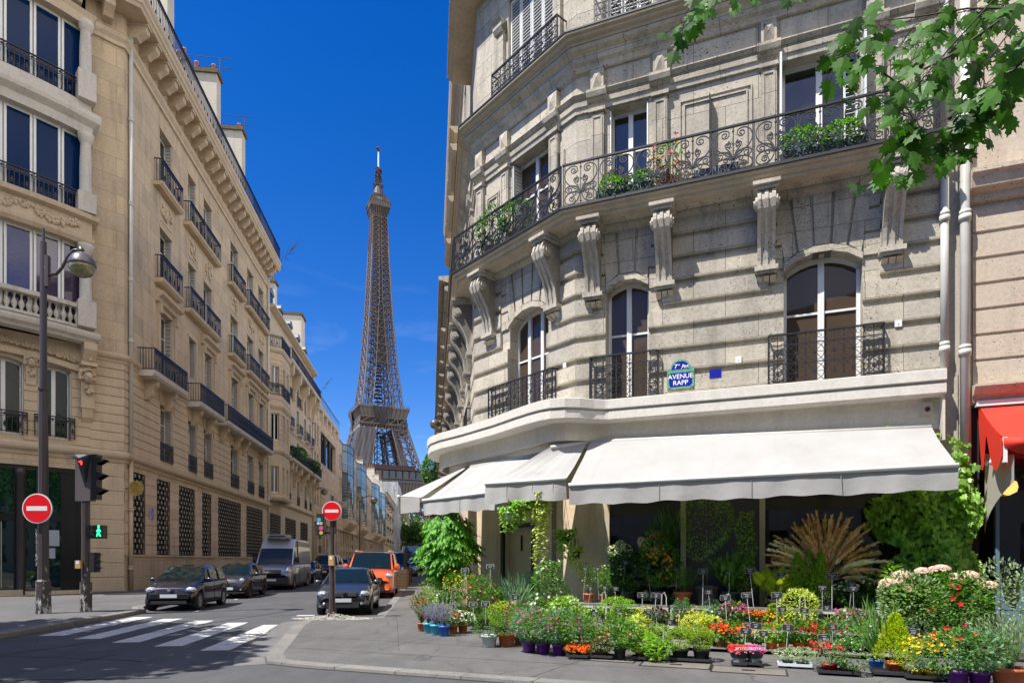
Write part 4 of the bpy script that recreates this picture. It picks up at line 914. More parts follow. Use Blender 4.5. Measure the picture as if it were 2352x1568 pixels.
def mask(par,F,s,z,o,k,mm):
    m=MB(); m.sm=True; c=F.P(s,z,o)
    def P(u,v,d): return F.P(s+u*k,z+v*k,o+d*k)
    def blob(u,v,d,r,ru=1,rv=1):
        vs=[];N=8
        for i in range(1,6):
            t=math.pi*i/6
            for j in range(N): a=2*math.pi*j/N; vs.append(P(u+r*ru*math.sin(t)*math.cos(a),v+r*rv*math.cos(t),d+r*math.sin(t)*math.sin(a)))
        m.add(vs,[(i*N+j,i*N+(j+1)%N,(i+1)*N+(j+1)%N,(i+1)*N+j) for i in range(4) for j in range(N)]+[tuple(range(N)),tuple(range(4*N,5*N))])
    blob(0,0,.1,.2,.85,1.1); blob(0,-.03,.3,.05,.7,1.3); blob(-.09,.05,.25,.035); blob(.09,.05,.25,.035); blob(0,-.12,.26,.05,1.3,.5)
    rr=random.Random(2)
    for i in range(26):
        a=rr.uniform(-.6,3.7); r=rr.uniform(.2,.3); blob(r*math.cos(a),.04+r*1.1*math.sin(a),.1,.07,1,.8)
    for i in range(16): blob(rr.uniform(-.16,.16),-.3-rr.random()*.28,.08,.06,.8,1.2)
    m.build('carved_head',mm,par)
m=MB(); LF.prism(m,[(0,11.3),(.9,11.3),(.88,11.0),(.6,10.6),(.4,10.3),(.3,9.6),(.26,8.6),(.24,8.4),(0,8.4)],-1.42,-.92)
LF.box(m,-1.48,-.86,10.35,10.5,0,.62); LF.box(m,-1.45,-.89,8.5,8.6,0,.34); LF.prism(m,[(0,8.5),(.3,8.5),(.22,8.1),(.05,7.9),(0,7.9)],-1.38,-.96)
m.build('carved_console',WARMP,lb); mask(lb,LF,-1.17,9.85,.3,1.2,WARMP); mask(lb,LF,-1.17,10.9,.6,.6,WARMP)
m=MB(); LF.prism(m,[(0,10.6),(.25,10.6),(.2,9.9),(.1,9.2),(0,9.2)],-3.38,-3.02); m.build('keystone',WARMP,lb); mask(lb,LF,-3.2,10.1,.15,.9,WARMP)
# dark glazed ground floor
m=MB()
for a,w_ in ((-6.6,.3),(-5.05,.12),(-3.75,.4),(-3.0,.12),(-1.5,.14)): LF.box(m,a,a+w_,.2,5.75,-.3,-.12)
LF.box(m,-7,-1.35,5.55,5.75,-.3,-.1); LF.box(m,-7,-1.35,3.35,3.65,-.28,-.14); LF.box(m,-7,-1.35,.2,.36,-.3,-.1)
LF.box(m,-2.1,-1.5,.2,5.75,-.3,-.16)
LF.box(m,-7,-1.36,.2,5.75,-2.6,-2.55); m.build('shopfront_frame',M('black lacquer metal',(.006,.006,.008),.25),lb)
m=MB(); m.add([LF.P(-7,.3,-.2),LF.P(-1.5,.3,-.2),LF.P(-1.5,5.6,-.2),LF.P(-7,5.6,-.2)],[(0,1,2,3)]); m.build('shopfront_glass',glassy('green tinted shopfront glass',(.002,.016,.013),.01,1.0,.05),lb)
m=MB(); LF.box(m,-2.9,-2.15,2.3,3.0,-.19,-.18); LF.box(m,-2.85,-2.3,1.75,2.2,-.19,-.18); m.build('blank_notice',M('grey paper notice',(.32,.38,.45),.6),lb)
m=MB(); LF.bar(m,(-4.18,.5),(-4.18,3.3),-.05,.025,8); m.build('door_handle',M('brushed steel',(.5,.48,.4),.3,.9),lb)
m=MB(); m.sm=True; m.lathe(LF.P(-3.55,.2,-.05),[(.22,0),(.2,.2),(.16,.3),(.15,5),(.2,5.1),(.24,5.4)],n=10); m.build('iron_column',M('black iron column',(.02,.018,.022),.4,col2=(.03,.025,.03),scale=3),lb)
m=MB(); LF.box(m,-7,-1.3,.12,.2,-.2,.35); LF.box(m,-7,-1.35,.2,.34,-.3,.1); LF.box(m,-4.3,-3.5,.2,.42,.1,.3); m.build('doorstep',WARM2,lb)
# gilded disc, blue plates, camera on the left building
t=thing('wall_disc','round gilded relief medallion on a bracket at the left building corner','medallion',LS.P(.3,5,.5))
m=MB(); m.sm=False; vs=[LS.P(.32,5.02+.02,.1)]
d=MB(); nrm=Vector((-.05,-1,0)).normalized(); u=Vector((0,0,1)).cross(nrm).normalized(); c=Vector((-17.62,29.75,5.05))
d.beam(c-nrm*-.05,c+nrm*.05,.42,n=24); d.build('disc',M('gilded metal',(.42,.24,.05),.38,.85,col2=(.6,.38,.1),scale=9,bmp=.8,bsc=14),t)
d=MB(); d.beam(c+nrm*.05,c+nrm*.075,.36,n=24); rr=random.Random(1)
for i in range(30): 
    a=rr.uniform(-.2,.2); b=rr.uniform(-.25,.28); d.beam(c+nrm*.07+u*a*(1.2-abs(b)*2)+Vector((0,0,b)),c+nrm*.11+u*a+Vector((0,0,b)),rr.uniform(.03,.07),.02,n=6)
d.build('relief',bpy.data.materials['gilded metal'],t)
d=MB(); d.beam((-18.15,29.75,5.05),c-u*.3,.03); d.build('bracket',BLACK,t)
m=MB(); LS.box(m,2.55,3.1,3.75,4.35,.03,.05); o=m.build('wall_plate',blue,loc=LS.P(2.8,4,.04)); tag(o,'blank blue enamel plate between the barred windows of the left building','wall plate')
t=thing('security_camera','white bullet camera on the left building above the traffic light','camera',LF.P(-.75,5.95,.2)); m=MB(); m.beam(LF.P(-.85,6.05,0),LF.P(-.85,5.98,.15),.02); m.build('bracket',WHITE,t); m=MB(); m.sm=True; m.beam(LF.P(-.95,6.0,.12),LF.P(-.65,5.9,.3),.055,n=8); m.build('housing',WHITE,t)
# ------------------------------------------------------------------ second house of the left row
b2=thing('apartment_building','cream stone house with a canted oriel and a plant-filled balcony, second in the left row','building',LS.P(37,0))
E2=48.0
m=MB(); c2=[(31.8,32.9),(34.4,35.4),(38.6,39.8),(42.6,43.8),(45.6,46.6)]; g2=[(27.1,31.2),(33.1,38.1),(40.4,44.6)]
ops=[(a,b,z,z+2.6) for a,b in c2 for z in (7.6,11.7,15.2,18.2)]+[(a,b,21.6,23.3) for a,b in c2]
wall(m,LS,26.5,E2,0,6.9,[(a,b,1.95,5.95) for a,b in g2],.3); wall(m,LS,26.5,E2,6.9,24.4,ops,.35); m.build('wall',WARM2,b2)
m=MB(); courses(m,LS,26.5,E2,7.2,11.2,.45,ops+[(26.5,31.3,7,12)],proud=.04,gap=.04)
for z,o in ((6.9,.3),(11.2,.2),(14.7,.12),(24.0,.6)): LS.prism(m,[(0,z),(o*.4,z+.05),(o,z+.2),(o,z+.35),(0,z+.45)],26.5,E2)
m.build('ledges',WARM2,b2)
for a,b,c,d in ops: window(b2,LS,(a,b,c,d),dep=.3,muntin=())
for a,b,c,d in ops: f=MB(); shutter(f,LS,b-.05,b-.01,c+.05,d-.05,-.3,-.02,fold=True,n=10); f.build('shutter',SHUT,b2)
for a,b in g2:
    g=MB(); n=int((b-a)/.22)
    for i in range(n+1): LS.box(g,a+i*(b-a)/n-.014,a+i*(b-a)/n+.014,1.98,5.92,-.06,-.02)
    for q in range(15): LS.box(g,a,b,2.1+q*.265-.012,2.1+q*.265+.012,-.045,-.03)
    k=g.build('window_grille',IRON,b2); g=MB()
    for i in range(n):
        for q in range(15):
            if (i+q)%2: z=2.1+q*.265; LS.box(g,a+i*(b-a)/n+.02,a+(i+1)*(b-a)/n-.02,z-.075,z+.075,-.065,-.04)
    g.build('grille_plates',PLATE,k); window(b2,LS,(a,b,1.95,5.95),dep=.28,leaf=4,fm=BLACK,muntin=(.5,),gm=GLASS)
# oriel
op=[Vector(LS.P(26.6,0,0)[:2]),Vector(LS.P(27.3,0,.95)[:2]),Vector(LS.P(30.6,0,.95)[:2]),Vector(LS.P(31.3,0,0)[:2])]
m=MB()
FO=[]
for i in range(3):
    d=op[i+1]-op[i]; Fo=Fr(op[i],d,(d.y,-d.x)); FO.append((Fo,d.length))
for (Fo,L),rng in zip(FO,([(.25,.95)],[(.5,1.3),(2.0,2.8)],[])):
    o2=[(a,b,z,z+2.4) for a,b in rng for z in (7.7,12.4,16.6)]; wall(m,Fo,0,L,7.0,20.6,o2,.25)
    courses(m,Fo,0,L,12,20,.45,o2,proud=.04,gap=.04)
    for p in o2: window(b2,Fo,p,dep=.2,muntin=())
for z in (7.0,11.2,15.2,20.2): sweep(m,op,[(0,z),(.1,z+.05),(.2,z+.25),(.2,z+.4),(0,z+.5)])
q=[p for p in op]; m.add([(p.x,p.y,20.7) for p in q],[(0,1,2,3)]); m.add([(p.x,p.y,7.0) for p in q],[(0,1,2,3)])
m.build('oriel',WARMP,b2)
for z in (16.45,20.7):
    for Fo,L in FO: railing(b2,Fo,0,L,z,z+1.05,.05,.16,ret=False)
def console(m,F,s,zt,o,w,h): F.prism(m,[(0,zt),(o,zt),(o,zt-.25),(o*.95,zt-h*.35),(o*.6,zt-h*.45),(o*.35,zt-h*.7),(o*.3,zt-h),(0,zt-h)],s-w/2,s+w/2)
sslab(b2,LS,31.6,E2-.2,21.2,1.0,.3); railing(b2,LS,31.6,E2-.2,21.2,22.25,.95,.2)
for s in (32.8,36.5,40.6,44.6,47.3): m=MB(); console(m,LS,s,20.9,.95,.5,2.6); m.build('stone_console',WARMP,b2)
for s in (32.5,34.0,36.8,40.5,44.2,47.3): m=MB(); console(m,LS,s,11.3,.95,.5,2.0); m.build('stone_console',WARMP,b2)
sslab(b2,LS,31.6,E2-.2,11.6,1.1,.3); railing(b2,LS,31.6,E2-.2,11.6,12.7,1.05,.18)
for a,b in c2: railing(b2,LS,a-.3,b+.3,15.2,16.2,.35,.2); railing(b2,LS,a-.05,b+.05,7.6,8.5,.06,.2,ret=False); sslab(b2,LS,a-.3,b+.3,15.2,.4,.2)
for zz in (18.2,): 
    for a,b in c2[:3]: railing(b2,LS,a-.1,b+.1,18.2,19.2,.2,.2)
pipe(b2,LS,E2-.5,.12,.1,24,.11,joints=(7,15))
m=MB(); q=[LS.P(26.5,24.4,.1),LS.P(E2,24.4,.1),LS.P(E2,24.4,-12),LS.P(26.5,24.4,-12)]; q2=[LS.P(26.5,28,-2),LS.P(E2,28,-2),LS.P(E2,28,-12),LS.P(26.5,28,-12)]
m.add(q+q2,[(4,5,6,7),(0,1,5,4),(1,2,6,5),(3,0,4,7)]); m.build('mansard_roof',ZINC,b2)
for a,b in ((28,29.3),(32,33.3),(36,37.3),(40,41.3),(44,45.3)):
    m=MB(); LS.box(m,a,b,24.5,26,-1.5,-.25); LS.poly(m,arcpts(a-.15,b+.15,26.6,.55,6)[::-1],-1.6,-.15); d_=m.build('dormer',ZINC,b2); window(d_,LS,(a+.2,b-.2,24.7,26),dep=.2,muntin=(),fw=.12) if False else None
    g=MB(); LS.box(g,a+.22,b-.22,24.75,26,-.26,-.24); g.build('dormer_pane',GLASS,d_)
stack(b2,LS,27.3,28.2,24.5,29.6,-3.5,-1.6,1,False,WHITER); stack(b2,LS,34.0,34.9,24.5,29.4,-4,-1.2,2,False,WHITER); stack(b2,LS,45.5,47.6,24.5,30.6,-5.5,-.9,0,False,RENDER)
m=MB()
for i in range(7): t=i/6*math.pi; m.beam(LS.P(E2-.2,12.7+1.2*math.sin(t),1.1+.6*math.sin(t)),LS.P(E2,12.9+1.9*math.sin(t)-.5*math.cos(t),1.3+1.2*math.sin(t)),.03,.008); m.beam(LS.P(E2-.2,22.2+1.0*math.sin(t),1.0+.6*math.sin(t)),LS.P(E2,22.4+1.7*math.sin(t)-.5*math.cos(t),1.2+1.2*math.sin(t)),.03,.008)
m.build('spiked_guard',IRON,b2)
# ------------------------------------------------------------------ modern stone and glass building
b3=thing('office_building','modern beige stone-clad building with tall glass bays, third in the left row','building',LS.P(90,0))
BL=M('blue window glass',(.01,.05,.12),.05,spec=1)
def slots(F,s0,s1,z0,z1,n,w): return [(s0+(s1-s0)*(i+.5)/n-w/2,s0+(s1-s0)*(i+.5)/n+w/2,z0,z1) for i in range(n)]
m=MB(); ops=[]
for z in (8.6,12.5,16.2): ops+=slots(LS,48.3,54.5,z,z+2.6,3,1.0)+slots(LS,60.5,68,z,z+2.6,3,.9)
ops=[p for p in ops if not(p[0]>54 and p[2]>15)]
big=[(53.5,66.5,14.5,18.6)]; ops=[p for p in ops if not (p[1]>53.5 and p[0]<66.5 and p[3]>14.5)]
wall(m,LS,48,70.2,7.2,22,ops+big+[(49+i*3.5,51.6+i*3.5,19.6,21.4) for i in range(6)],.5)
for i in range(8): LS.box(m,48.2+i*2.9,48.8+i*2.9,0,7.2,-.6,0)
LS.box(m,48,70.2,6.5,7.2,-.6,.05)
s3=[(70.2,73.4),(83.5,93.3),(105.5,124.5),(140,145.3),(161.5,165)]
for a,b in s3: wall(m,LS,a,b,7.2,20.4,[p for z in (8.6,12.3,16) for p in slots(LS,a,b,z,z+2.5,max(2,int((b-a)/2.4)),1.0)],.4)
m.cm=0; LS.box(m,70.2,165,6.5,7.4,-.6,.1)
for i in range(32): LS.box(m,70.5+i*2.95,71.1+i*2.95,0,6.5,-.6,0)
LS.box(m,70.2,165,3.2,3.8,-.5,-.1)
for (a,b) in ((73.4,83.5),(93.3,105.5),(124.5,140),(145.3,161.5)): LS.prism(m,[(0,6.6),(.7,7.2),(1.3,7.8),(1.3,8.5),(0,8.5)],a,b)
m.build('stone_wall',CONC,b3)
m=MB(); LS.box(m,48,165,0,20,-1.4,-.65); m.build('recessed_glazing',BL,b3)
m=MB(); LS.box(m,48,70.2,.1,7,-.7,-.66); 
for i in range(40): LS.box(m,48+i*2.9+1.2,48+i*2.9+1.3,0,20.4,-.64,-.55)
for s in (57.5,61.5,): m.beam(LS.P(s,14.5,-.2),LS.P(s,18.6,-.2),.22,n=10)
for z in (21.6,): LS.box(m,48,70.2,22.9,22.95,.1,.15)
m.build('black_mullions',BLACK,b3)
for k,(a,b) in enumerate(((73.4,83.5),(93.3,105.5),(124.5,140),(145.3,161.5))):
    P=[]; n=8
    for i in range(n+1): t=i/n; P.append((a+(b-a)*t,1.15*math.sin(math.pi*min(1,max(0,t)))**.45))
    pv=[Vector(LS.P(s,0,o)[:2]) for s,o in P]
    m=MB(); m.add([(p.x,p.y,8.5) for p in pv]+[(p.x,p.y,20.6) for p in pv],[(i,i+1,i+2+n,i+1+n) for i in range(n)]); bay=m.build('glass_bay',GLASSN,b3)
    m=MB(); m.add([(p.x,p.y,20.6) for p in pv],[tuple(range(n+1))])
    for z in (8.5,12.1,15.8,19.4,20.5): sweep(m,pv,[(0,z),(.06,z),(.06,z+.12),(0,z+.12)])
    for p in pv[::1]: m.beam((p.x,p.y,8.5),(p.x,p.y,20.6),.05)
    m.build('bay_mullions',IRONG,bay)
    m=MB()
    for z in (9.2,9.6,10.0,12.9,13.3,13.7,16.6,17.0,17.4,21.0,21.4): sweep(m,pv,[(.3,z),(.36,z),(.36,z+.06),(.3,z+.06)])
    m.build('louvre_rails',M('aluminium rail',(.4,.42,.45),.3,.8) if k==0 else bpy.data.materials['aluminium rail'],bay)
m=MB(); q=[LS.P(48,22.0,-.2),LS.P(70.2,22.0,-.2),LS.P(70.2,25.6,-3.2),LS.P(48,25.6,-3.2)]; m.add(q,[(0,1,2,3)]); 
q=[LS.P(70.2,20.4,-.2),LS.P(165,20.4,-.2),LS.P(165,26.5,-4.2),LS.P(70.2,26.5,-4.2)]; m.add(q,[(0,1,2,3)]); m.add([LS.P(48,22,-.2),LS.P(48,25.6,-3.2),LS.P(48,22,-14),LS.P(70.2,22,-.2),LS.P(70.2,25.6,-3.2),LS.P(70.2,20,-14)],[(0,1,2),(3,4,5)])
for i in range(24): s=72+i*3.9; LS.prism(m,[(-.3,20.5),(-.3,21),(-3.2,25),(-3.4,25)],s,s+.25)
m.build('slate_roof',SLATE,b3)
m=MB()
for z in (22.4,22.8,23.2): LS.box(m,48.5,70,z,z+.05,.0,.05)
for i in range(12): LS.box(m,48.5+i*1.95,48.55+i*1.95,22,23.3,.0,.05)
m.build('roof_rail',bpy.data.materials['aluminium rail'],b3)
# ------------------------------------------------------------------ far houses of the left row
b4=thing('apartment_building','old stone house with white gable and terracotta chimney pots, fourth in the left row','building',LS.P(185,0))
m=MB(); ops=[(s,s+1.3,z,z+2.4) for s in range(168,206,5) for z in (2,7.5,11.5,15.5,19.2)]
wall(m,LS,165,208,0,23,ops,.35); 
for z,o in ((6.6,.3),(22,.5),(22.6,1.0)): LS.prism(m,[(0,z),(o,z+.2),(o,z+.5),(0,z+.6)],165,208)
for i in range(30): LS.box(m,165.5+i*1.45,166+i*1.45,21.6,22.6,0,.7)
m.build('wall',WARM2,b4)
m=MB(); 
for p in ops: m.add([LS.P(p[0],p[2],-.3),LS.P(p[1],p[2],-.3),LS.P(p[1],p[3],-.3),LS.P(p[0],p[3],-.3)],[(0,1,2,3)])
m.build('window_panes',GLASS,b4)
for z in (7.4,11.4,15.4,19.1):
    for s in (169,181,193): sslab(b4,LS,s,s+6,z,.9,.3,mm=WARM2); railing(b4,LS,s,s+6,z,z+1.1,.85,.35,rich=0)
m=MB(); G=Fr(LS.P(164.9,0,0)[:2],(LS.n*-1).to_2d(),(-LS.e).to_2d())
G.poly(m,[(0,20),(0,22.8),(2.2,26.8),(5.5,28.2),(8.5,29),(8.5,31.5),(12.0,31.5),(12,28),(16,28),(16,20)],-3,0); m.build('gable_wall',RENDER,b4)
m=MB(); LS.prism(m,[(0,23),(-3,27.5),(-14,28),(-14,20),(0,20)],165,208); m.build('slate_roof',SLATE,b4)
for s0,o0,o1,z,n in ((166,-10,-6.5,32.6,5),(172,-7,-3.5,31,6),(183,-6,-3,30.5,5),(195,-6,-3,30,5)):
    stack(b4,LS,s0,s0+1.4,24,z,o0,o1,n,False,RENDER)
sc5=thing('scaffolded_building','tall building at the end of the left row wrapped in grey scaffold netting','building',LS.P(222,0))
m=MB(); wall(m,LS,208,236,0,27,[],.3); LS.box(m,208,236,0,27,-12,-.1); m.build('wall',WARM2,sc5)
NET,ntn,bn=mat('scaffold netting'); ob_=nd(ntn,'TexCoord').outputs['Object']; cc=ramp(ntn,noise(ntn,ob_,.5,5,.7,(1,1,.15)),[(.3,(.25,.26,.27)),(.7,(.5,.52,.54))]); ntn.links.new(cc,bn.inputs['Base Color']); bn.inputs['Roughness'].default_value=.9; bn.inputs['Alpha'].default_value=.88; bump(ntn,bn,noise(ntn,ob_,.8,4,.6,(1,1,.3)),1,.3)
m=MB(); m.sm=True; U,V=20,14
for (s0,s1,o) in ((207.5,236,1.9),):
    vs=[LS.P(s0+(s1-s0)*i/U,1+29*j/V,o+.35*math.sin(i*2.3+j*.7)+.3*math.sin(j*2)) for j in range(V+1) for i in range(U+1)]; m.add(vs,[(j*(U+1)+i,j*(U+1)+i+1,(j+1)*(U+1)+i+1,(j+1)*(U+1)+i) for j in range(V) for i in range(U)])
    vs=[LS.P(s0+.3*math.sin(i*3+j),1+30*j/V,-6+8*i/6) for j in range(V+1) for i in range(7)]; m.add(vs,[(j*7+i,j*7+i+1,(j+1)*7+i+1,(j+1)*7+i) for j in range(V) for i in range(6)])
m.build('netting',NET,sc5)
m=MB()
for s in range(208,238,3):
    for o in (.6,1.8): m.beam(LS.P(s,0,o),LS.P(s,31.5,o),.07)
for z in range(2,32,2): m.beam(LS.P(207.6,z,1.8),LS.P(236,z,1.8),.06); m.beam(LS.P(207.6,z,-5),LS.P(207.6,z,1.8),.06)
m.build('scaffold_poles',bpy.data.materials['aluminium rail'],sc5)
# building across the end of the street
eb=thing('apartment_building','small pale stone building behind the trees at the far end of the street','building',(-48,272,0)); Ff=Fr((-75,276),(1,-.05),(0,-1))
m=MB(); ops=[(s,s+1.4,z,z+2.6) for s in range(2,50,4) for z in (1.5,6,10.5,15)]; wall(m,Ff,0,52,0,19,ops,.4)
courses(m,Ff,0,52,0,19,.6,ops,proud=.06,gap=.08); m.build('wall',stone('end building stone',(.42,.38,.30),(.52,.47,.38),streaks=.2),eb)
m=MB(); 
for p in ops: m.add([Ff.P(p[0],p[2],-.35),Ff.P(p[1],p[2],-.35),Ff.P(p[1],p[3],-.35),Ff.P(p[0],p[3],-.35)],[(0,1,2,3)])
m.build('window_panes',GLASS,eb); m=MB(); Ff.box(m,0,52,0,19,-10,-.5); m.build('roof',SLATE,eb)
# ------------------------------------------------------------------ right row beyond the flower shop
def sliver(nm,lab,s0,s1,H,mm,dv):
    t=thing('apartment_building',lab,'building',STF.P((s0+s1)/2,0)); m=MB(); ops=[(s,s+1.3,z,z+2.4) for s in [s0+1.5+i*3.2 for i in range(int((s1-s0-2)/3.2))] for z in (1,5.5,9.2,12.7,16)]
    wall(m,STF,s0,s1,0,H,ops,.35); 
    for z,o in ((4.6,.3),(H-1.2,.45),(H-.6,.8)): STF.prism(m,[(0,z),(o,z+.2),(o,z+.4),(0,z+.5)],s0,s1)
    STF.box(m,s0,s1,0,H,-12,-.4); m.build('wall',mm,t)
    m=MB()
    for p in ops: m.add([STF.P(p[0],p[2],-.3),STF.P(p[1],p[2],-.3),STF.P(p[1],p[3],-.3),STF.P(p[0],p[3],-.3)],[(0,1,2,3)])
    m.build('window_panes',GLASS,t)
    for i in range(0,len(ops),5):
        s=ops[i][0]
        for z in (9.1,16): sslab(t,STF,s-.6,s+1.9,z,.6,.2,mm=mm); railing(t,STF,s-.6,s+1.9,z,z+1,.55,.25,rich=0)
    for p in ops: f=MB(); shutter(f,STF,p[0]-.35,p[0]-.02,p[2],p[3],.01,.05,n=5); f.build('shutter',SHUTW,t)
    return t
sliver('a','grey stone house next to the flower shop, on the right of the side street',21,60,19,GREYP,0)
sliver('b','pale stone house with white shutters farther along the right side of the side street',60,130,18.5,WARM2,0)
sliver('c','last stone house on the right side of the side street',130,232,18,GREYP,0)
# ------------------------------------------------------------------ neighbour at the right frame edge
nb=thing('apartment_building','honey stone building with a red awning at the right frame edge','building',AV.P(8.5,0))
NBS=stone('pale beige limestone',(.46,.38,.30),(.60,.51,.41),pits=1,streaks=.35)
m=MB(); wall(m,AV,7.62,14,4.9,14,[],.3,o=-.05)
m.build('wall',NBS,nb)
m=MB(); AV.box(m,7.1,7.62,.05,14,-.3,-.03); AV.box(m,7.1,7.4,.05,5.2,-.03,.0); m.build('party_strip',stone('pale party wall',(.42,.38,.31),(.52,.48,.40),streaks=.3),nb)
m=MB(); AV.prism(m,[(-.05,8.3),(.04,8.33),(.06,8.45),(.2,8.52),(.24,8.7),(.3,8.75),(.3,8.83),(-.05,8.88)],7.56,14); 
AV.prism(m,[(-.05,4.55),(.08,4.58),(.1,4.68),(.2,4.72),(.28,4.84),(.28,4.88),(-.05,4.9)],7.6,14); m.build('string_course',NBS,nb)
m=MB(); 
for i in range(7): z=4.92+i*.4757; AV.prism(m,[(-.06,z),(-.06,z+.45),(-.015,z+.43),(-.015,z+.02)],7.64,14)
m.build('rusticated_courses',NBS,nb)
pipe(nb,AV,7.48,.13,2.0,14,.08,joints=(5.45,7.95,11.2)); 
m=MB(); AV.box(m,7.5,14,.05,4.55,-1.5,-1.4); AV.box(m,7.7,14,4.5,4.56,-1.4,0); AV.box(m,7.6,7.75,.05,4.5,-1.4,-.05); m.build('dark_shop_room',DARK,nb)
m=MB(); AV.box(m,7.64,14,4.9,13.9,-12,-.35); m.build('roof',SLATE,nb)  # box core added behind the sheet wall so no sun leaks through
m=MB(); 
for s in (7.98,8.95): AV.box(m,s,s+.06,.05,4.4,-.08,.04)
AV.box(m,8.04,12,.05,.75,-.06,.0)
AV.poly(m,[(8.04,.75),(8.25,.75),(8.12,.95),(8.06,1.4),(8.04,1.4)],-.05,.01)
AV.poly(m,[(8.3,.75),(8.5,.75),(8.44,.95),(8.42,1.5),(8.38,1.5),(8.37,.95)],-.05,.01)
m.build('blue_shopfront',M('blue-grey paint',(.10,.17,.24),.4,col2=(.13,.2,.27),scale=3),nb)
m=MB(); m.add([AV.P(8.04,.7,-.05),AV.P(12,.7,-.05),AV.P(12,4.3,-.05),AV.P(8.04,4.3,-.05)],[(0,1,2,3)]); m.build('shop_window',GLASS,nb)
m=MB(); m.sm=True; m.lathe(AV.P(8.17,2.85,.03),[(.02,0),(.13,.06),(.15,.15),(.13,.24),(.02,.3)],n=12); m.build('wall_lamp',M('warm lamp globe',(1,.55,.15),.4,emit=.9),nb)
t=thing('awning','red canvas awning with scalloped sides over the neighbouring shopfront','awning',AV.P(8,4.3,.1))
m=MB(); 
zt,zf,of=4.47,3.7,1.3
m.sm=True; U=20
P0=lambda u,v: AV.P(7.72+5*u,zt+(zf-zt)*v-.04*math.sin(math.pi*v),.1+(of-.1)*v)
m.add([P0(i/U,j/6) for j in range(7) for i in range(U+1)],[(j*(U+1)+i,j*(U+1)+i+1,(j+1)*(U+1)+i+1,(j+1)*(U+1)+i) for j in range(6) for i in range(U)]); m.build('canopy',REDC,t)
m=MB(); n=24; vs=[]
for i in range(n+1):
    v=i/n; top=AV.P(7.72-.02,zt+(zf-zt)*v,.1+(of-.1)*v); k=(v*2)%1 if v<1 else 1; drop=.28+(.62 if v<.34 else .52)*math.sin(math.pi*min(1,(v/.34 if v<.34 else (v-.34)/.66)))*(1.25 if v<.34 else .85)
    vs+= [top,(top[0],top[1],top[2]-drop*.5),(top[0],top[1],top[2]-drop)]
m.sm=True; m.add(vs,[(i*3+j,i*3+j+1,i*3+4+j,i*3+3+j) for i in range(n) for j in (0,1)]); 
for i in range(6):
    x0=7.72+i*.55; pts=[(x0+.55*k/8,zf-.12-.16*math.sin(math.pi*k/8)) for k in range(9)]; AV.poly(m,[(x0,zf)]+pts+[(x0+.55,zf)],of-.004,of+.004)
m.build('scalloped_valance',REDC,t)
m=MB(); AV.box(m,7.66,13,4.5,4.6,.0,.14); AV.box(m,7.72,7.78,3.3,3.72,1.2,1.28); m.build('cassette',WHITE,t)
m=MB(); n=16; vs=[]
for i in range(n+1):
    v=i/n; p=AV.P(7.78+.1*v,3.62-.2*v,.15+1.1*v); vs+=[p,(p[0],p[1],p[2]-(1.5-1.05*v**.55))]
m.sm=True; m.add(vs,[(i*2,i*2+1,i*2+3,i*2+2) for i in range(n)]); m.build('side_curtain',M('grey liner canvas',(.42,.40,.36),.8,col2=(.5,.48,.44),scale=3,transl=.2),t)
for i in range(4):
    m=MB(); m.sm=True; m.lathe(AV.P(7.76,3.42-.02*i,.3+.28*i),[(.015,.06),(.04,.02),(.04,-.02),(.01,-.05)],n=8); m.build('bulb',M('clear bulb',(.7,.7,.65),.1) if i==0 else bpy.data.materials['clear bulb'],t)
# ------------------------------------------------------------------ houses and sky across the crossing, seen only in reflections
ob=thing('apartment_building','long pale stone apartment block across the avenue behind the viewer','building',(0,-24,0)); Fk=Fr((-60,-26),(1,0),(0,1))
m=MB(); ops=[(s,s+1.6,z,z+2.6) for s in range(3,118,4) for z in (1.5,6,10,14,18)]; wall(m,Fk,0,120,0,21,ops,.3); m.build('wall',WARM2,ob)
m=MB()
for p in ops: m.add([Fk.P(p[0],p[2],-.25),Fk.P(p[1],p[2],-.25),Fk.P(p[1],p[3],-.25),Fk.P(p[0],p[3],-.25)],[(0,1,2,3)])
m.build('window_panes',BLACK,ob); m=MB(); Fk.box(m,0,120,0,22,-10,-.35); m.build('roof',SLATE,ob)
# ------------------------------------------------------------------ iron lattice tower
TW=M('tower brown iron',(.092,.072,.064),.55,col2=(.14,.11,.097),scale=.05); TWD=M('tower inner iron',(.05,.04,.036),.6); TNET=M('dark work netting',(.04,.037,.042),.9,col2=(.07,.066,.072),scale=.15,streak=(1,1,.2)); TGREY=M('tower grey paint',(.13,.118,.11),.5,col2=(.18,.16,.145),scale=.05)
TC=(-103.0,488.0); TA=R(25.4)
tw=thing('lattice_tower','tall brown iron lattice tower rising behind the rooftops at the end of the street','tower',(TC[0],TC[1],0),TA)
def hw(z):
    K=[(0,55),(30,41),(57,29.5),(100,18.2),(116,15.6),(150,11.6),(196,8.5),(240,6.3),(272,5.2)]
    for (a,b),(c,d) in zip(K,K[1:]):
        if a<=z<=c: return b+(d-b)*(z-a)/(c-a)
    return K[-1][1]
def TB(name,mm=TW): 
    return MB()
m=MB(); mi=MB(); Zs=[117]; 
while Zs[-1]<268: Zs.append(Zs[-1]+max(3.6,hw(Zs[-1])*.62))
Zs[-1]=268
def ring(z,f=1.0): h=hw(z)*f; return [Vector((-h,-h,z)),Vector((h,-h,z)),Vector((h,h,z)),Vector((-h,h,z))]
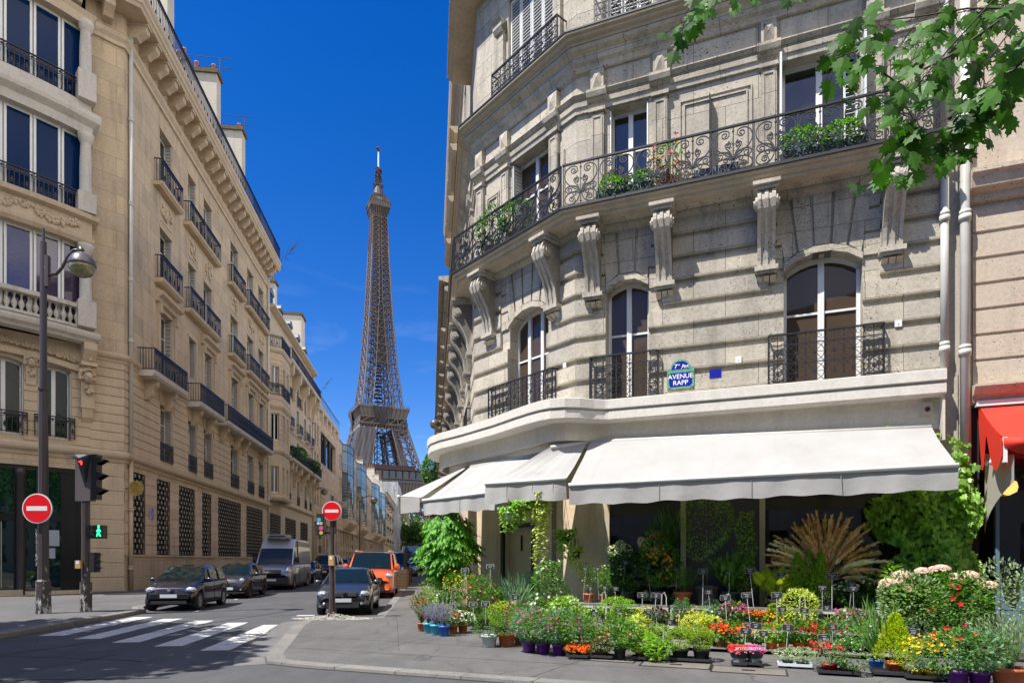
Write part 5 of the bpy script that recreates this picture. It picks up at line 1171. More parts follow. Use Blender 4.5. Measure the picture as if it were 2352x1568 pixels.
for k in range(len(Zs)-1):
    a,b=Zs[k],Zs[k+1]; A4,B4=ring(a),ring(b); split=max(.0,(1-(a-117)/75)); gap=.16+.22*split
    for i in range(4):
        j=(i+1)%4; m.beam(A4[i],B4[i],.55,n=4); 
        # each corner post is a lattice pier: inner chords and bracing on both faces
        for (p,q,r_,s_) in ((A4[i],A4[j],B4[i],B4[j]),(A4[j],A4[i],B4[j],B4[i])):
            c0_=p.lerp(q,.5-gap*.5-.0) if split<=0 else p.lerp(q,.30-.04*split+.1*(1-split)); c1_=r_.lerp(s_,.5-gap*.5) if split<=0 else r_.lerp(s_,.30-.04*split+.1*(1-split))
            m.beam(c0_,c1_,.36,n=4); m.beam(p,c1_,.26,n=4); m.beam(c0_,r_,.26,n=4); m.beam(p,c0_,.26,n=4)
            mid0=(p+r_)/2; mid1=(c0_+c1_)/2; m.beam(mid0,mid1,.18,n=3)
        m.beam(A4[i],A4[j],.3,n=4)
        g0=A4[i].lerp(A4[j],.35); g1=A4[i].lerp(A4[j],.65); h0=B4[i].lerp(B4[j],.35); h1=B4[i].lerp(B4[j],.65)
        m.beam(g0,h1,.22,n=3); m.beam(g1,h0,.22,n=3)
        mi.beam(A4[i]*.45+Vector((0,0,a*.55)),B4[i]*.45+Vector((0,0,b*.55)),.55,n=4); mi.beam(A4[i]*.45+Vector((0,0,a*.55)),B4[j]*.45+Vector((0,0,b*.55)),.3,n=3); mi.beam(A4[j]*.45+Vector((0,0,a*.55)),B4[i]*.45+Vector((0,0,b*.55)),.3,n=3)
        mi.beam(A4[i],A4[(i+2)%4],.25,n=3)
    for t in range(3): z=a+(b-a)*t/3; h=hw(z)*.4; mi.box(-h*.5,h*.5,-h*.5,h*.5,z,z+.35)
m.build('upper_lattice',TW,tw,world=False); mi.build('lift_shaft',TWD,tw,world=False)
def plat(name,z0,z1,h0,h1,mm,ribs=0):
    m=MB(); m.add([(-h0,-h0,z0),(h0,-h0,z0),(h0,h0,z0),(-h0,h0,z0),(-h1,-h1,z1),(h1,-h1,z1),(h1,h1,z1),(-h1,h1,z1)],[(0,3,2,1),(4,5,6,7),(0,1,5,4),(1,2,6,5),(2,3,7,6),(3,0,4,7)])
    return m.build(name,mm,tw,world=False)
# second platform
plat('second_platform',108.5,115.2,16.6,18.8,TGREY); plat('second_platform_floor',115.2,116.4,19.4,19.4,TW)
m=MB(); mm2=MB()
def around(m,z0,z1,h0,h1,n,r,cross=False):
    for i in range(4):
        a=i*math.pi/2; Rm=Matrix.Rotation(a,3,'Z')
        for k in range(n+1):
            t=-1+2*k/n; p=Rm@Vector((t*h0,-h0,z0)); q=Rm@Vector((t*h1,-h1,z1)); 
            if not cross: m.beam(p,q,r,n=3)
            elif k<n:
                t2=-1+2*(k+1)/n; m.beam(p,Rm@Vector((t2*h1,-h1,z1)),r,n=3); m.beam(Rm@Vector((t2*h0,-h0,z0)),q,r,n=3)
        for z,h in ((z0,h0),(z1,h1)): m.beam(Rm@Vector((-h,-h,z)),Rm@Vector((h,-h,z)),r*1.4,n=4)
around(m,116.4,118.2,19.3,19.3,26,.08); around(m,108.5,115.2,16.9,19.1,12,.3); around(m,99.5,103.5,18.4,17.9,16,.28,True); around(m,103.5,108.5,17.9,17.0,5,.45,True); around(m,103.5,108.5,17.9,17.0,5,.5)
m.build('second_platform_lattice',TW,tw,world=False)
m=MB(); rr=random.Random(6)
for i in range(26): x,y=rr.uniform(-14,14),rr.uniform(-14,14); m.box(x,x+rr.uniform(1,4),y,y+rr.uniform(1,4),116.4,116.4+rr.uniform(1.5,4.5))
m.build('platform_kiosks',TGREY,tw,world=False)
# four splayed piers
m=MB(); md=MB()
for ix in (-1,1):
    for iy in (-1,1):
        Z=[0,12,24,36,48,57,66,76,86,95,101]
        def cor(z):
            h=hw(z); wI=h-(15 if z<57 else 15-(z-57)/44*2.8); return [Vector((ix*h,iy*h,z)),Vector((ix*wI,iy*h,z)),Vector((ix*wI,iy*wI,z)),Vector((ix*h,iy*wI,z))]
        for a,b in zip(Z,Z[1:]):
            A4,B4=cor(a),cor(b)
            for i in range(4):
                j=(i+1)%4; m.beam(A4[i],B4[i],.75,n=4); m.beam(A4[i],B4[j],.34,n=4); m.beam(A4[j],B4[i],.34,n=4); m.beam(A4[i],A4[j],.36,n=4)
                for t in (.33,.66): m.beam(A4[i].lerp(A4[j],t),B4[i].lerp(B4[j],t),.2,n=3)
                M4=[A4[i].lerp(B4[i],.5),A4[j].lerp(B4[j],.5)]; m.beam(M4[0],M4[1],.22,n=3); m.beam(A4[i].lerp(A4[j],.5),M4[0],.18,n=3); m.beam(A4[i].lerp(A4[j],.5),M4[1],.18,n=3); m.beam(B4[i].lerp(B4[j],.5),M4[0],.18,n=3); m.beam(B4[i].lerp(B4[j],.5),M4[1],.18,n=3)
            md.beam(A4[0],A4[2],.3,n=3); md.beam(A4[1],B4[3],.3,n=3)
rq=random.Random(4)
for x,y in ((-3,0),(3,0),(0,4),(-6,6),(6,6)):
    for k in range(9): z=60+k*4.6; md.beam((x,y,z),(x,y,z+4.6),.45,n=4); md.beam((x,y,z),(-x*.6,y+2,z+4.6),.25,n=3); md.beam((x-3,y,z),(x+3,y,z+2.3),.2,n=3)
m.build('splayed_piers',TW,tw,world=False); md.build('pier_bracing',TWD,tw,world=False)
# work netting on the near pier, below and at the second platform
m=MB(); m.sm=False
def net(z0,z1,pts0,pts1):
    n=len(pts0); U=10
    for k in range(n-1):
        vs=[]
        for j in range(U+1):
            t=j/U
            for i in range(9):
                s=i/8; p=Vector(pts0[k]).lerp(Vector(pts0[k+1]),s).lerp(Vector(pts1[k]).lerp(Vector(pts1[k+1]),s),t); w_=.25*math.sin(i*2.4+j*.5+k); d=Vector((-.3,-1,0)); vs.append((p.x+d.x*w_,p.y+d.y*w_,z0+(z1-z0)*t))
        m.add(vs,[(j*9+i,j*9+i+1,(j+1)*9+i+1,(j+1)*9+i) for j in range(U) for i in range(8)])
h=lambda z:hw(z)+.9
net(60,99,[(-h(60),-h(60)+15),(-h(60),-h(60)),(-h(60)+15.5,-h(60))],[(-h(99),-h(99)+12.5),(-h(99),-h(99)),(-h(99)+13,-h(99))])
net(60,101,[(h(60)-16.5,-h(60)+1),(h(60)-16,-h(60)+15)],[(h(101)-13,-h(101)+1),(h(101)-12.5,-h(101)+11)]); net(60,101,[(h(60)-16,-h(60)-.5),(h(60)-10,-h(60)-.5)],[(h(101)-13,-h(101)-.5),(h(101)-12.2,-h(101)-.5)])
h2=lambda x:x
net(101,116,[(-2,-18.6),(-.5,-18.6)],[(-9,-19.9),(6,-19.9)]); net(101,116,[(-18.6,7),(-18.6,5)],[(-19.9,15),(-19.9,4)])
net(150,190,[(-5,-9),(5,-9)],[(-4,-7),(4,-7)])
m.build('work_netting',TNET,tw,world=False)
# first platform
plat('first_platform',50,58.5,33.5,35.5,TGREY); m=MB(); around(m,58.5,61,35.8,35.8,40,.1); around(m,61,67.5,35.0,35.0,14,.35); around(m,50,58.5,33.9,36,30,.3); m.build('first_platform_lattice',TW,tw,world=False)
m=MB(); m.box(-33.5,33.5,-33.5,33.5,58.5,66.8); m.build('first_platform_pavilion',GLASS,tw,world=False); m=MB(); m.box(-35.5,35.5,-35.5,35.5,67.2,68.3); m.box(-30,20,-30,20,68.3,71.5); m.build('pavilion_roof',M('maroon roof',(.035,.010,.014),.5),tw,world=False)
# summit
plat('summit_soffit',266,271.5,5.2,7.1,TWD); plat('summit_gallery',271.5,275.5,7.2,7.6,TGREY); m=MB(); around(m,275.5,278.5,7.4,6.8,18,.12); around(m,264,271.5,5.3,7.3,8,.3); around(m,271.5,275.5,7.4,7.8,12,.2); m.build('summit_lattice',TW,tw,world=False)
m=MB(); rr=random.Random(9)
m.box(-4.6,4.6,-4.6,4.6,275.5,282); m.lathe((0,0,0),[(4.4,282),(3.0,288),(1.8,292),(1.4,294)],n=12)
for i in range(60): x,y=rr.uniform(-6.5,6.5),rr.uniform(-6.5,6.5); m.beam((x,y,275),(x,y,278+rr.random()*6-abs(x)*.2),rr.uniform(.1,.5),n=4)
for i in range(90): z=rr.uniform(288,303); a=rr.random()*6.28; r=rr.uniform(1.2,2.6)*(1 if z>292 else 1.6); m.box(r*math.cos(a)-.5,r*math.cos(a)+.5,r*math.sin(a)-.5,r*math.sin(a)+.5,z,z+1.1)
m.beam((0,0,290),(0,0,304),1.3,n=8); m.build('summit_head',TWD,tw,world=False)
m=MB(); m.beam((0,0,303),(0,0,316.5),.55,n=8); 
m.build('white_mast',WHITE,tw,world=False); m=MB(); m.beam((0,0,316),(0,0,321),.25,n=5)
for i in range(14): a=rr.random()*6.28; z=rr.uniform(316,319); m.beam((0,0,z),(2.4*math.cos(a),2.4*math.sin(a),z+rr.uniform(-.5,1.5)),.22,n=4)
m.build('aerials',TWD,tw,world=False)
# ------------------------------------------------------------------ the street climbs gently away from the crossing
import bmesh
def rise(d): return 0 if d<22 else min(.5,(d-22)*.0115)
for nm in ('road','left_pavement','right_pavement','left_kerb','right_kerb','road_markings'):
    o=bpy.data.objects[nm]; b=bmesh.new(); b.from_mesh(o.data)
    for y in (22,65.4): bmesh.ops.bisect_plane(b,geom=b.verts[:]+b.edges[:]+b.faces[:],plane_co=(0,y,0),plane_no=(0,1,0))
    for v in b.verts: v.co.z+=rise(v.co.y)
    b.to_mesh(o.data); b.free()
# ------------------------------------------------------------------ cars
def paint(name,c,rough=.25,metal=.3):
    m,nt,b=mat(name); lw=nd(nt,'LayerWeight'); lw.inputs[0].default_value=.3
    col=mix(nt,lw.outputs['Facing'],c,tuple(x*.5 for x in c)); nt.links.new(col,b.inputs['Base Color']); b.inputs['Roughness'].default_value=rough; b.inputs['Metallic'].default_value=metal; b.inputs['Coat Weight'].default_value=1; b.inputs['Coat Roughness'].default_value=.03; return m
RUB=M('tyre rubber',(.018,.018,.019),.85,bmp=.4,bsc=60); CHROME=M('chrome',(.75,.76,.78),.08,1); RIM=M('alloy rim',(.42,.42,.43),.28,.85); RIMB=M('bronze rim',(.16,.09,.05),.3,.8); TRIM=M('bumper plastic',(.022,.022,.024),.6)
HEAD=M('headlight glass',(.42,.46,.5),.05,.55,col2=(.7,.74,.78),scale=18,coat=1); AMB=M('amber lens',(.6,.2,.02),.15,coat=.6); PLATEM=M('blank number plate',(.62,.65,.72),.35); REDL=M('rear lamp',(.35,.01,.01),.15,coat=.8)
CGL=glassy('car glass',(.006,.012,.012),.015,.35); SEAT=M('car seat',(.03,.03,.032),.9)
def interp(K,x):
    if x>=K[0][0]: return K[0][1]
    for (a,b),(c,d) in zip(K,K[1:]):
        if a>=x>=c: t=(a-x)/(a-c); t=t*t*(3-2*t)*.35+t*.65; return b+(d-b)*t
    return K[-1][1]
def car(name,lab,cat,S,x,y,rz,pm,group='cars parked along the side street',rim=None,dx=0):
    t=thing(name,lab,cat,(x,y,rise(y)),rz,group); L,W,H,WB,R_=S['L'],S['W'],S['H'],S['WB'],S['R']
    xf=L/2; xw=[S.get('fx',WB/2+.05),S.get('fx',WB/2+.05)-WB]; belt=S['belt']; deck=S['deck']; hw_=W/2
    N=44; xs=[xf-L*i/N for i in range(N+1)]
    def wid(x): 
        f=max(0,(x-(xf-.55))/.55); r=max(0,((-xf+.45)-x)/.45); return hw_*(1-S.get('nose',.2)*f**2.2-.13*r**2.2)
    rows=[]
    for i,xx in enumerate(xs):
        w=wid(xx); zb=S.get('zb',.2)+.12*max(0,(xx-(xf-.3))/.3)**2; zd=interp(deck,xx); za=0
        for c in xw:
            q=(R_+.055)**2-(xx-c)**2
            if q>0: za=max(za,R_+math.sqrt(q)*.98)
        lo=max(zb,za); mid=max(min(.55*zd+.1,zd-.25),lo+.02); bulge=1.0
        e=max(0,(abs(xx)-(xf-.08))/.08); sh=.06*e
        rows.append([(0,zb),(w*.8,max(zb,lo if za>zb else zb)),(w*.975,lo+.005 if za>zb else zb+.03),(w,max(lo+.03,min(zb+.22,mid))),(w*1.005,mid),(w*.985,min(zd-.13,max(mid+.05,zd-.16))),(w*.94,zd-.055-sh),(w*.80,zd-sh),(w*.45,zd+.02-sh),(0,zd+.028-sh)])
    m=MB(); m.sm=True; k=len(rows[0]); vs=[]
    for xx,rw in zip(xs,rows):
        xo=0
        for yy,zz in rw: vs.append((xx - (S.get('rake',.0))*max(0,(xx-xf+.4)/.4)*(zz/1.0),yy,zz))
        for yy,zz in rw[-2:0:-1]: vs.append((xx-(S.get('rake',.0))*max(0,(xx-xf+.4)/.4)*(zz/1.0),-yy,zz))
    q=2*k-2
    m.add(vs,[(i*q+j,i*q+(j+1)%q,(i+1)*q+(j+1)%q,(i+1)*q+j) for i in range(N) for j in range(q)]+[tuple(range(q)),tuple(range(N*q+q-1,N*q-1,-1))])
    # greenhouse
    xa,xb,xc,xd=S['gh']; zr=H; wb=hw_*.93; wt=hw_*S.get('wt',.72); st=[]
    for i in range(6): t_=i/5; st.append((xa+(xb-xa)*t_, interp(deck,xa)-.01+(zr-.045-interp(deck,xa))*(math.sin(t_*math.pi/2)**.86 if S.get('round') else t_**.92), 'w', t_))
    for i in range(1,7): t_=i/6; st.append((xb+(xc-xb)*t_, zr-.045+.045*math.sin(math.pi*min(1,t_*1.05)), 'r', t_))
    for i in range(1,5): t_=i/4; st.append((xc+(xd-xc)*t_, zr-.045+(interp(deck,xd)-zr+.03)*(t_**1.5), 'b', t_))
    rowsg=[]
    for xx,z,kd,t_ in st:
        zb_=interp(deck,max(min(xx,xa),xd))-.02; f=min(1,max(0,(z-zb_)/(zr-.045-zb_))); wu=wb+(wt-wb)*f; rowsg.append((xx,[(wb*.99,zb_),(wu+.015,z-.07*f),(wu-.05,z-.012*f),(wu*.6,z+.012),(0,z+.018)]))
    body=m; gl=MB(); gl.sm=True
    for s in (1,-1):
        for i in range(len(st)-1):
            (x0,r0),(x1,r1)=rowsg[i],rowsg[i+1]; kd=st[i+1][2]
            for j in range(4):
                a,b,c,d=(x0,s*r0[j][0],r0[j][1]),(x1,s*r1[j][0],r1[j][1]),(x1,s*r1[j+1][0],r1[j+1][1]),(x0,s*r0[j+1][0],r0[j+1][1])
                ok=not(S.get('wsf') and kd=='w' and st[i+1][3]>S['wsf']); glass=ok and (j==0 and (kd in 'wr' or (kd=='b' and S.get('rq',0)))) or (ok and j>=2 and (kd=='w' or kd=='b'))
                if S.get('panel') and kd in 'rb' and j==0 and st[i+1][0]<S['panel']: glass=False
                if kd=='b' and S.get('panel'): glass=False
                (gl if glass else body).add([a,b,c,d],[(0,1,2,3)])
    b_=body.build('body',pm,t,world=False); gl.build('windows',CGL,t,world=False)
    fr=MB()
    for s in (-1,1):
        for p in S.get('pill',()): 
            zb_=interp(deck,p)-.01; fr.beam((p,s*(wb+.004),zb_),(p-.03,s*(wt+.022),zr-.12),.035,n=4)
        fr.beam((xa-.02,s*wb*1.0,interp(deck,xa)+.0),(xd+.1,s*(wb+.008),interp(deck,(xa+xd)/2)),.012,n=4)
        for p in S.get('doors',()): fr.box(p-.006,p+.006,s*(hw_*1.003)-.004,s*(hw_*1.003)+.004,.34,interp(deck,p)-.12)
    fr.box(-S['L']/2+.6,xf-.7,-hw_*.75,hw_*.75,.16,.3)
    fr.box(xw[0]-.35,xw[0]+.35,-hw_*.8,hw_*.8,.2,.62); fr.box(xw[1]-.35,xw[1]+.35,-hw_*.8,hw_*.8,.2,.62)
    fr.build('trim',TRIM,t,world=False)
    for cx in xw:
        for s in (-1,1):
            yc=s*(hw_-.11); m=MB(); m.sm=True; prof=[(R_*.62,-.1),(R_*.93,-.105),(R_,-.08),(R_,.08),(R_*.93,.105),(R_*.62,.1)]; vs=[]; n=24
            for r,o in prof:
                for j in range(n): a=2*math.pi*j/n; vs.append((cx+r*math.cos(a),yc+o,R_+r*math.sin(a)))
            m.add(vs,[(i*n+j,i*n+(j+1)%n,(i+1)*n+(j+1)%n,(i+1)*n+j) for i in range(5) for j in range(n)]); ty=m.build('wheel',RUB,t,world=False)
            m=MB(); yo=yc+s*.075; m.beam((cx,yc-s*.02,R_),(cx,yc+s*.03,R_),R_*.64,n=20); ns=S.get('spokes',8)
            for i in range(ns):
                a=2*math.pi*i/ns; 
                for dd in (-.09,.09): m.beam((cx+.03*math.cos(a),yo,R_+.03*math.sin(a)),(cx+R_*.6*math.cos(a+dd),yo+s*.01,R_+R_*.6*math.sin(a+dd)),.018,n=4)
            m.beam((cx,yo-s*.01,R_),(cx,yo+s*.03,R_),.055,n=10); 
            for j in range(20): a=2*math.pi*j/20; b2_=2*math.pi*(j+1)/20; m.beam((cx+R_*.62*math.cos(a),yo+s*.01,R_+R_*.62*math.sin(a)),(cx+R_*.62*math.cos(b2_),yo+s*.01,R_+R_*.62*math.sin(b2_)),.016,n=4)
            m.build('rim',rim or RIM,ty,world=False)
    def ell(c,r,mm,nm,par=t,rot=0):
        m=MB(); m.sm=True; vs=[]; n=12
        for i in range(1,8):
            u=math.pi*i/8
            for j in range(n): v=2*math.pi*j/n; px,py,pz=r[0]*math.sin(u)*math.cos(v),r[1]*math.sin(u)*math.sin(v),r[2]*math.cos(u); vs.append((c[0]+px*math.cos(rot)-py*math.sin(rot),c[1]+px*math.sin(rot)+py*math.cos(rot),c[2]+pz))
        m.add(vs,[(i*n+j,i*n+(j+1)%n,(i+1)*n+(j+1)%n,(i+1)*n+j) for i in range(6) for j in range(n)]+[tuple(range(n)),tuple(range(6*n,7*n))]); return m.build(nm,mm,par,world=False)
    hl=S['hl']
    for s in (-1,1):
        h_=ell((xf-hl[0],s*hl[1],hl[2]),(hl[3],hl[4],hl[5]),HEAD,'headlight',rot=-s*hl[6]); ell((xf-hl[0]+hl[3]*.35,s*(hl[1]-.02),hl[2]),(hl[3]*.75,hl[4]*.45,hl[5]*.62),CHROME,'reflector',h_,rot=-s*hl[6])
        ell((xa-.05-S.get('mx',.25),s*(hw_+.09),S['mz']),(.07,.13,.085 if S['H']<1.8 else .17),S.get('mm',pm),'mirror')
        if S.get('fog'): ell((xf-.06,s*hw_*.66,.36),(.05,.055,.05),CHROME,'fog_light')
    m=MB(); g=S['grille']; 
    for (z0,z1,ww,ins) in g: m.box(xf-.25,xf-ins,-ww,ww,z0,z1)
    m.build('grille',TRIM,t,world=False); m=MB()
    for (z0,z1,ww,ins) in g[:1]:
        n=max(2,int((z1-z0)/.035)); 
        for i in range(n): z=z0+(z1-z0)*(i+.5)/n; m.box(xf-ins,xf-ins+.012,-ww*.96,ww*.96,z-.005,z+.005)
    m.build('grille_bars',CHROME if S.get('chr',1) else TRIM,t,world=False)
    m=MB(); pz=S.get('pz',.42); m.box(xf+.005,xf+.02,-.26,.26,pz,pz+.11); m.build('number_plate',PLATEM,t,world=False)
    m=MB(); 
    if S.get('emb'): m.beam((xf-.02,0,S['emb']),(xf+.03-S.get('rake',0),0,S['emb']),.06,n=12); m.build('badge',CHROME,t,world=False)
    for s in (-1,1):
        ell((-xf+.05,s*hw_*.8,S.get('tz',.85)),(.08,.1,.16),REDL,'tail_light')
    m=MB()
    for yy in (-.35,.15): m.beam((xa+.06,yy,interp(deck,xa)+.03),(xa-.12,yy+.5,interp(deck,xa)+.14),.01)
    m.build('wipers',TRIM,t,world=False)
    for s in (-.38,.38): ell((.05,s,belt+.05),(.12,.22,.36),SEAT,'seat') if not S.get('panel') else None
    return t
RZ=math.atan2(-.992,.127)
UP=dict(L=3.54,W=1.64,H=1.49,WB=2.42,R=.30,belt=.93,deck=[(1.77,.60),(1.70,.72),(1.45,.83),(.95,.95),(.4,.97),(-1.2,.99),(-1.6,1.0),(-1.77,.86)],gh=(1.0,.28,-1.35,-1.62),wt=.76,pill=(.15,-.75),doors=(.75,-.1,-.95),hl=(.25,.60,.69,.17,.2,.1,.55),mz=1.0,grille=[(.40,.56,.62,-.005),(.24,.34,.55,-.002)],pz=.44,emb=.70,nose=.16,rake=.12,rq=0,fog=0,chr=0,tz=.9)
F5=dict(L=3.57,W=1.63,H=1.49,WB=2.3,R=.30,belt=.93,deck=[(1.78,.56),(1.66,.78),(1.35,.92),(.75,.97),(.3,.97),(-1.2,1.0),(-1.55,.99),(-1.78,.75)],gh=(.85,.2,-1.0,-1.6),wt=.70,pill=(-.35,),doors=(.6,-.55),hl=(.24,.55,.74,.12,.12,.12,.4),mz=1.0,grille=[(.30,.42,.5,-.005),(.22,.27,.7,-.03)],pz=.36,emb=.68,nose=.26,rake=.1,round=1,fog=1,spokes=5)
CL=dict(L=3.81,W=1.64,H=1.42,WB=2.47,R=.295,belt=.90,deck=[(1.9,.58),(1.82,.70),(1.5,.83),(.95,.93),(.4,.95),(-1.3,.97),(-1.7,.96),(-1.9,.8)],gh=(1.0,.3,-1.15,-1.75),wt=.72,pill=(-.1,-.9),doors=(.8,-.2,-1.0),hl=(.27,.60,.65,.18,.19,.1,.6),mz=.97,grille=[(.58,.70,.42,-.0),(.24,.38,.48,-.005)],pz=.41,emb=.62,nose=.2,rake=.1,fog=1)
SUV=dict(L=4.6,W=1.9,H=1.8,WB=2.8,R=.36,belt=1.08,deck=[(2.3,.78),(2.2,.95),(1.9,1.05),(1.2,1.12),(.5,1.13),(-2.0,1.15),(-2.3,1.0)],gh=(1.2,.6,-1.7,-2.15),wt=.74,pill=(-.1,-1.1),doors=(.9,-.1,-1.1),hl=(.2,.72,.85,.14,.2,.12,.4),mz=1.2,grille=[(.62,.92,.5,-.005),(.35,.5,.6,-.005)],pz=.5,emb=.8,nose=.14,fog=1)
SP=dict(L=5.9,W=1.99,H=2.72,WB=3.66,R=.345,fx=1.95,belt=1.25,deck=[(2.95,.80),(2.88,1.0),(2.6,1.15),(2.0,1.32),(1.6,1.34),(-2.8,1.36),(-2.95,1.3)],gh=(2.15,1.15,-2.8,-2.93),wsf=.65,wt=.84,panel=.75,pill=(.8,),doors=(1.9,.8,-.6),hl=(.28,.78,.95,.16,.17,.24,.55),mz=1.55,mm=BLACK,grille=[(.84,1.02,.46,.015),(.3,.62,.85,-.01)],pz=.45,nose=.12,rake=.12,mx=.3)
TR=dict(L=4.97,W=1.99,H=1.97,WB=2.93,R=.34,fx=1.5,belt=1.15,deck=[(2.48,.78),(2.40,1.0),(2.1,1.12),(1.6,1.22),(1.2,1.23),(-2.3,1.25),(-2.48,1.15)],gh=(1.75,.95,-2.3,-2.45),wt=.82,panel=.35,pill=(.4,),doors=(1.4,.4,-.8),hl=(.26,.76,.93,.15,.24,.12,.5),mz=1.3,grille=[(.62,.86,.5,-.005),(.3,.46,.62,-.005)],pz=.48,emb=.98,nose=.16,rake=.1,fog=1,mx=.25)
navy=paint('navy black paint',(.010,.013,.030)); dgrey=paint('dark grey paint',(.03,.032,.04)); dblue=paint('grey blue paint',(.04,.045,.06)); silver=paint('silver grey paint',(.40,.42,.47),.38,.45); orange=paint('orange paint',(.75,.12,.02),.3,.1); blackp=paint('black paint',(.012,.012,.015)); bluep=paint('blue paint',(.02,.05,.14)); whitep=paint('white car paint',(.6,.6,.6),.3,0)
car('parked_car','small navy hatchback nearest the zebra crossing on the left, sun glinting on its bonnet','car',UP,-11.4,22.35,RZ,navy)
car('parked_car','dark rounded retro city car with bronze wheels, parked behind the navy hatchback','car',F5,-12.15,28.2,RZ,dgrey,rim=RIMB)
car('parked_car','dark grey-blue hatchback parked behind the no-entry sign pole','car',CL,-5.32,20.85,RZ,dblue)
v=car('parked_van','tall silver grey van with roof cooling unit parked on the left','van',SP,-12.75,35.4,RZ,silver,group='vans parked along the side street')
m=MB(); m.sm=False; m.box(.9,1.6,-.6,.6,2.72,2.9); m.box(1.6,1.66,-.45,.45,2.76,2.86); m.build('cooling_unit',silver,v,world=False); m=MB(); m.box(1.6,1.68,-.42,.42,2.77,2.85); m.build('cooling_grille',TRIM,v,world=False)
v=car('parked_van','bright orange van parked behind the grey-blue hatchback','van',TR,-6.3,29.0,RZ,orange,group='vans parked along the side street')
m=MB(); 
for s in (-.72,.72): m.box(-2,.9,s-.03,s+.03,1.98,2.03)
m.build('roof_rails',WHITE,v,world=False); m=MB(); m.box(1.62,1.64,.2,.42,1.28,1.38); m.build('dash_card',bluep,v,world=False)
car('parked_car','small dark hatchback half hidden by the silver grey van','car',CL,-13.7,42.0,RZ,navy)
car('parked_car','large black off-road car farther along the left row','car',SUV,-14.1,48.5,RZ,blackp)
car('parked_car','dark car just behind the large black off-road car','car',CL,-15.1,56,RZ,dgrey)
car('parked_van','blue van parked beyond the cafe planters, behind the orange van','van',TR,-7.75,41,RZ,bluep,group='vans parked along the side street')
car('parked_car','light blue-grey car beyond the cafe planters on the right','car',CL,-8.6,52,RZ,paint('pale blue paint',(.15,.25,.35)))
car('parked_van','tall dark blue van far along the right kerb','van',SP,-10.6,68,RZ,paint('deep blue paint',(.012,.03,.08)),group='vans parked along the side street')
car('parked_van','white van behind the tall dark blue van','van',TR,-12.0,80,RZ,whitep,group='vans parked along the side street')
rr=random.Random(12)
protos={}
for i,(side,d,c,sp_,lab) in enumerate([('r',92,navy,CL,'dark car behind the white van, far along the right kerb'),('r',99,whitep,CL,'white car far along the right kerb'),('r',106,dgrey,SUV,'grey off-road car far along the right kerb'),('r',118,silver,CL,'silver car far along the right kerb'),('r',130,blackp,SUV,'black car farthest along the right kerb'),('l',66,dgrey,CL,'dark grey car in the left row past the modern building corner'),('l',74,silver,CL,'silver car in the left row below the glass bays'),('l',88,navy,SUV,'navy off-road car far along the left row')]):
    X=(-5.3-.128*(d-20.8)) if side=='r' else (-11.4-.128*(d-22.35)); car('parked_car',lab,'car',sp_,X,d,RZ,c)
# ------------------------------------------------------------------ street furniture
BRN=M('brown street paint',(.045,.032,.034),.35,col2=(.075,.055,.055),scale=3,coat=.3)
def chipped(name):
    m,nt,b=mat(name); ob=nd(nt,'TexCoord').outputs['Object']; f=noise(nt,ob,9,6,.8,(1,1,.5)); sx=nd(nt,'SeparateXYZ'); nt.links.new(ob,sx.inputs[0])
    mr_=nd(nt,'MapRange'); mr_.inputs[1].default_value=2.2; mr_.inputs[2].default_value=.3; mr_.inputs[3].default_value=0; mr_.inputs[4].default_value=.13; nt.links.new(sx.outputs[2],mr_.inputs[0])
    ad=nd(nt,'Math',operation='ADD'); nt.links.new(f,ad.inputs[0]); nt.links.new(mr_.outputs[0],ad.inputs[1]); c=mix(nt,ramp(nt,ad.outputs[0],[(.66,0),(.68,1)]),(.05,.037,.038),(.42,.43,.42)); nt.links.new(c,b.inputs['Base Color']); b.inputs['Roughness'].default_value=.45; return m
CHIP=chipped('chipped brown paint')
SRED=M('retroreflective red',(.72,.006,.012),.3,coat=.3); SWH=M('retroreflective white',(.75,.76,.78),.35)
def disc(m,c,n_,r,t,N=28): m.beam(Vector(c)-Vector(n_)*t/2,Vector(c)+Vector(n_)*t/2,r,n=N)
def noentry(lab,c,r,back):
    t=thing('no_entry_sign',lab,'road sign',c,group='no-entry signs'); m=MB(); disc(m,c,(0,-1,0),r,.03); m.build('rim',M('sign aluminium',(.5,.5,.52),.35,.6) if 'sign aluminium' not in bpy.data.materials else bpy.data.materials['sign aluminium'],t)
    m=MB(); disc(m,(c[0],c[1]-.018,c[2]),(0,-1,0),r*.985,.006); m.build('white_border',SWH,t); m=MB(); disc(m,(c[0],c[1]-.024,c[2]),(0,-1,0),r*.92,.006); m.build('red_face',SRED,t)
    m=MB(); m.box(c[0]-r*.68,c[0]+r*.68,c[1]-.031,c[1]-.027,c[2]-r*.15,c[2]+r*.15); m.build('white_bar',SWH,t); return t
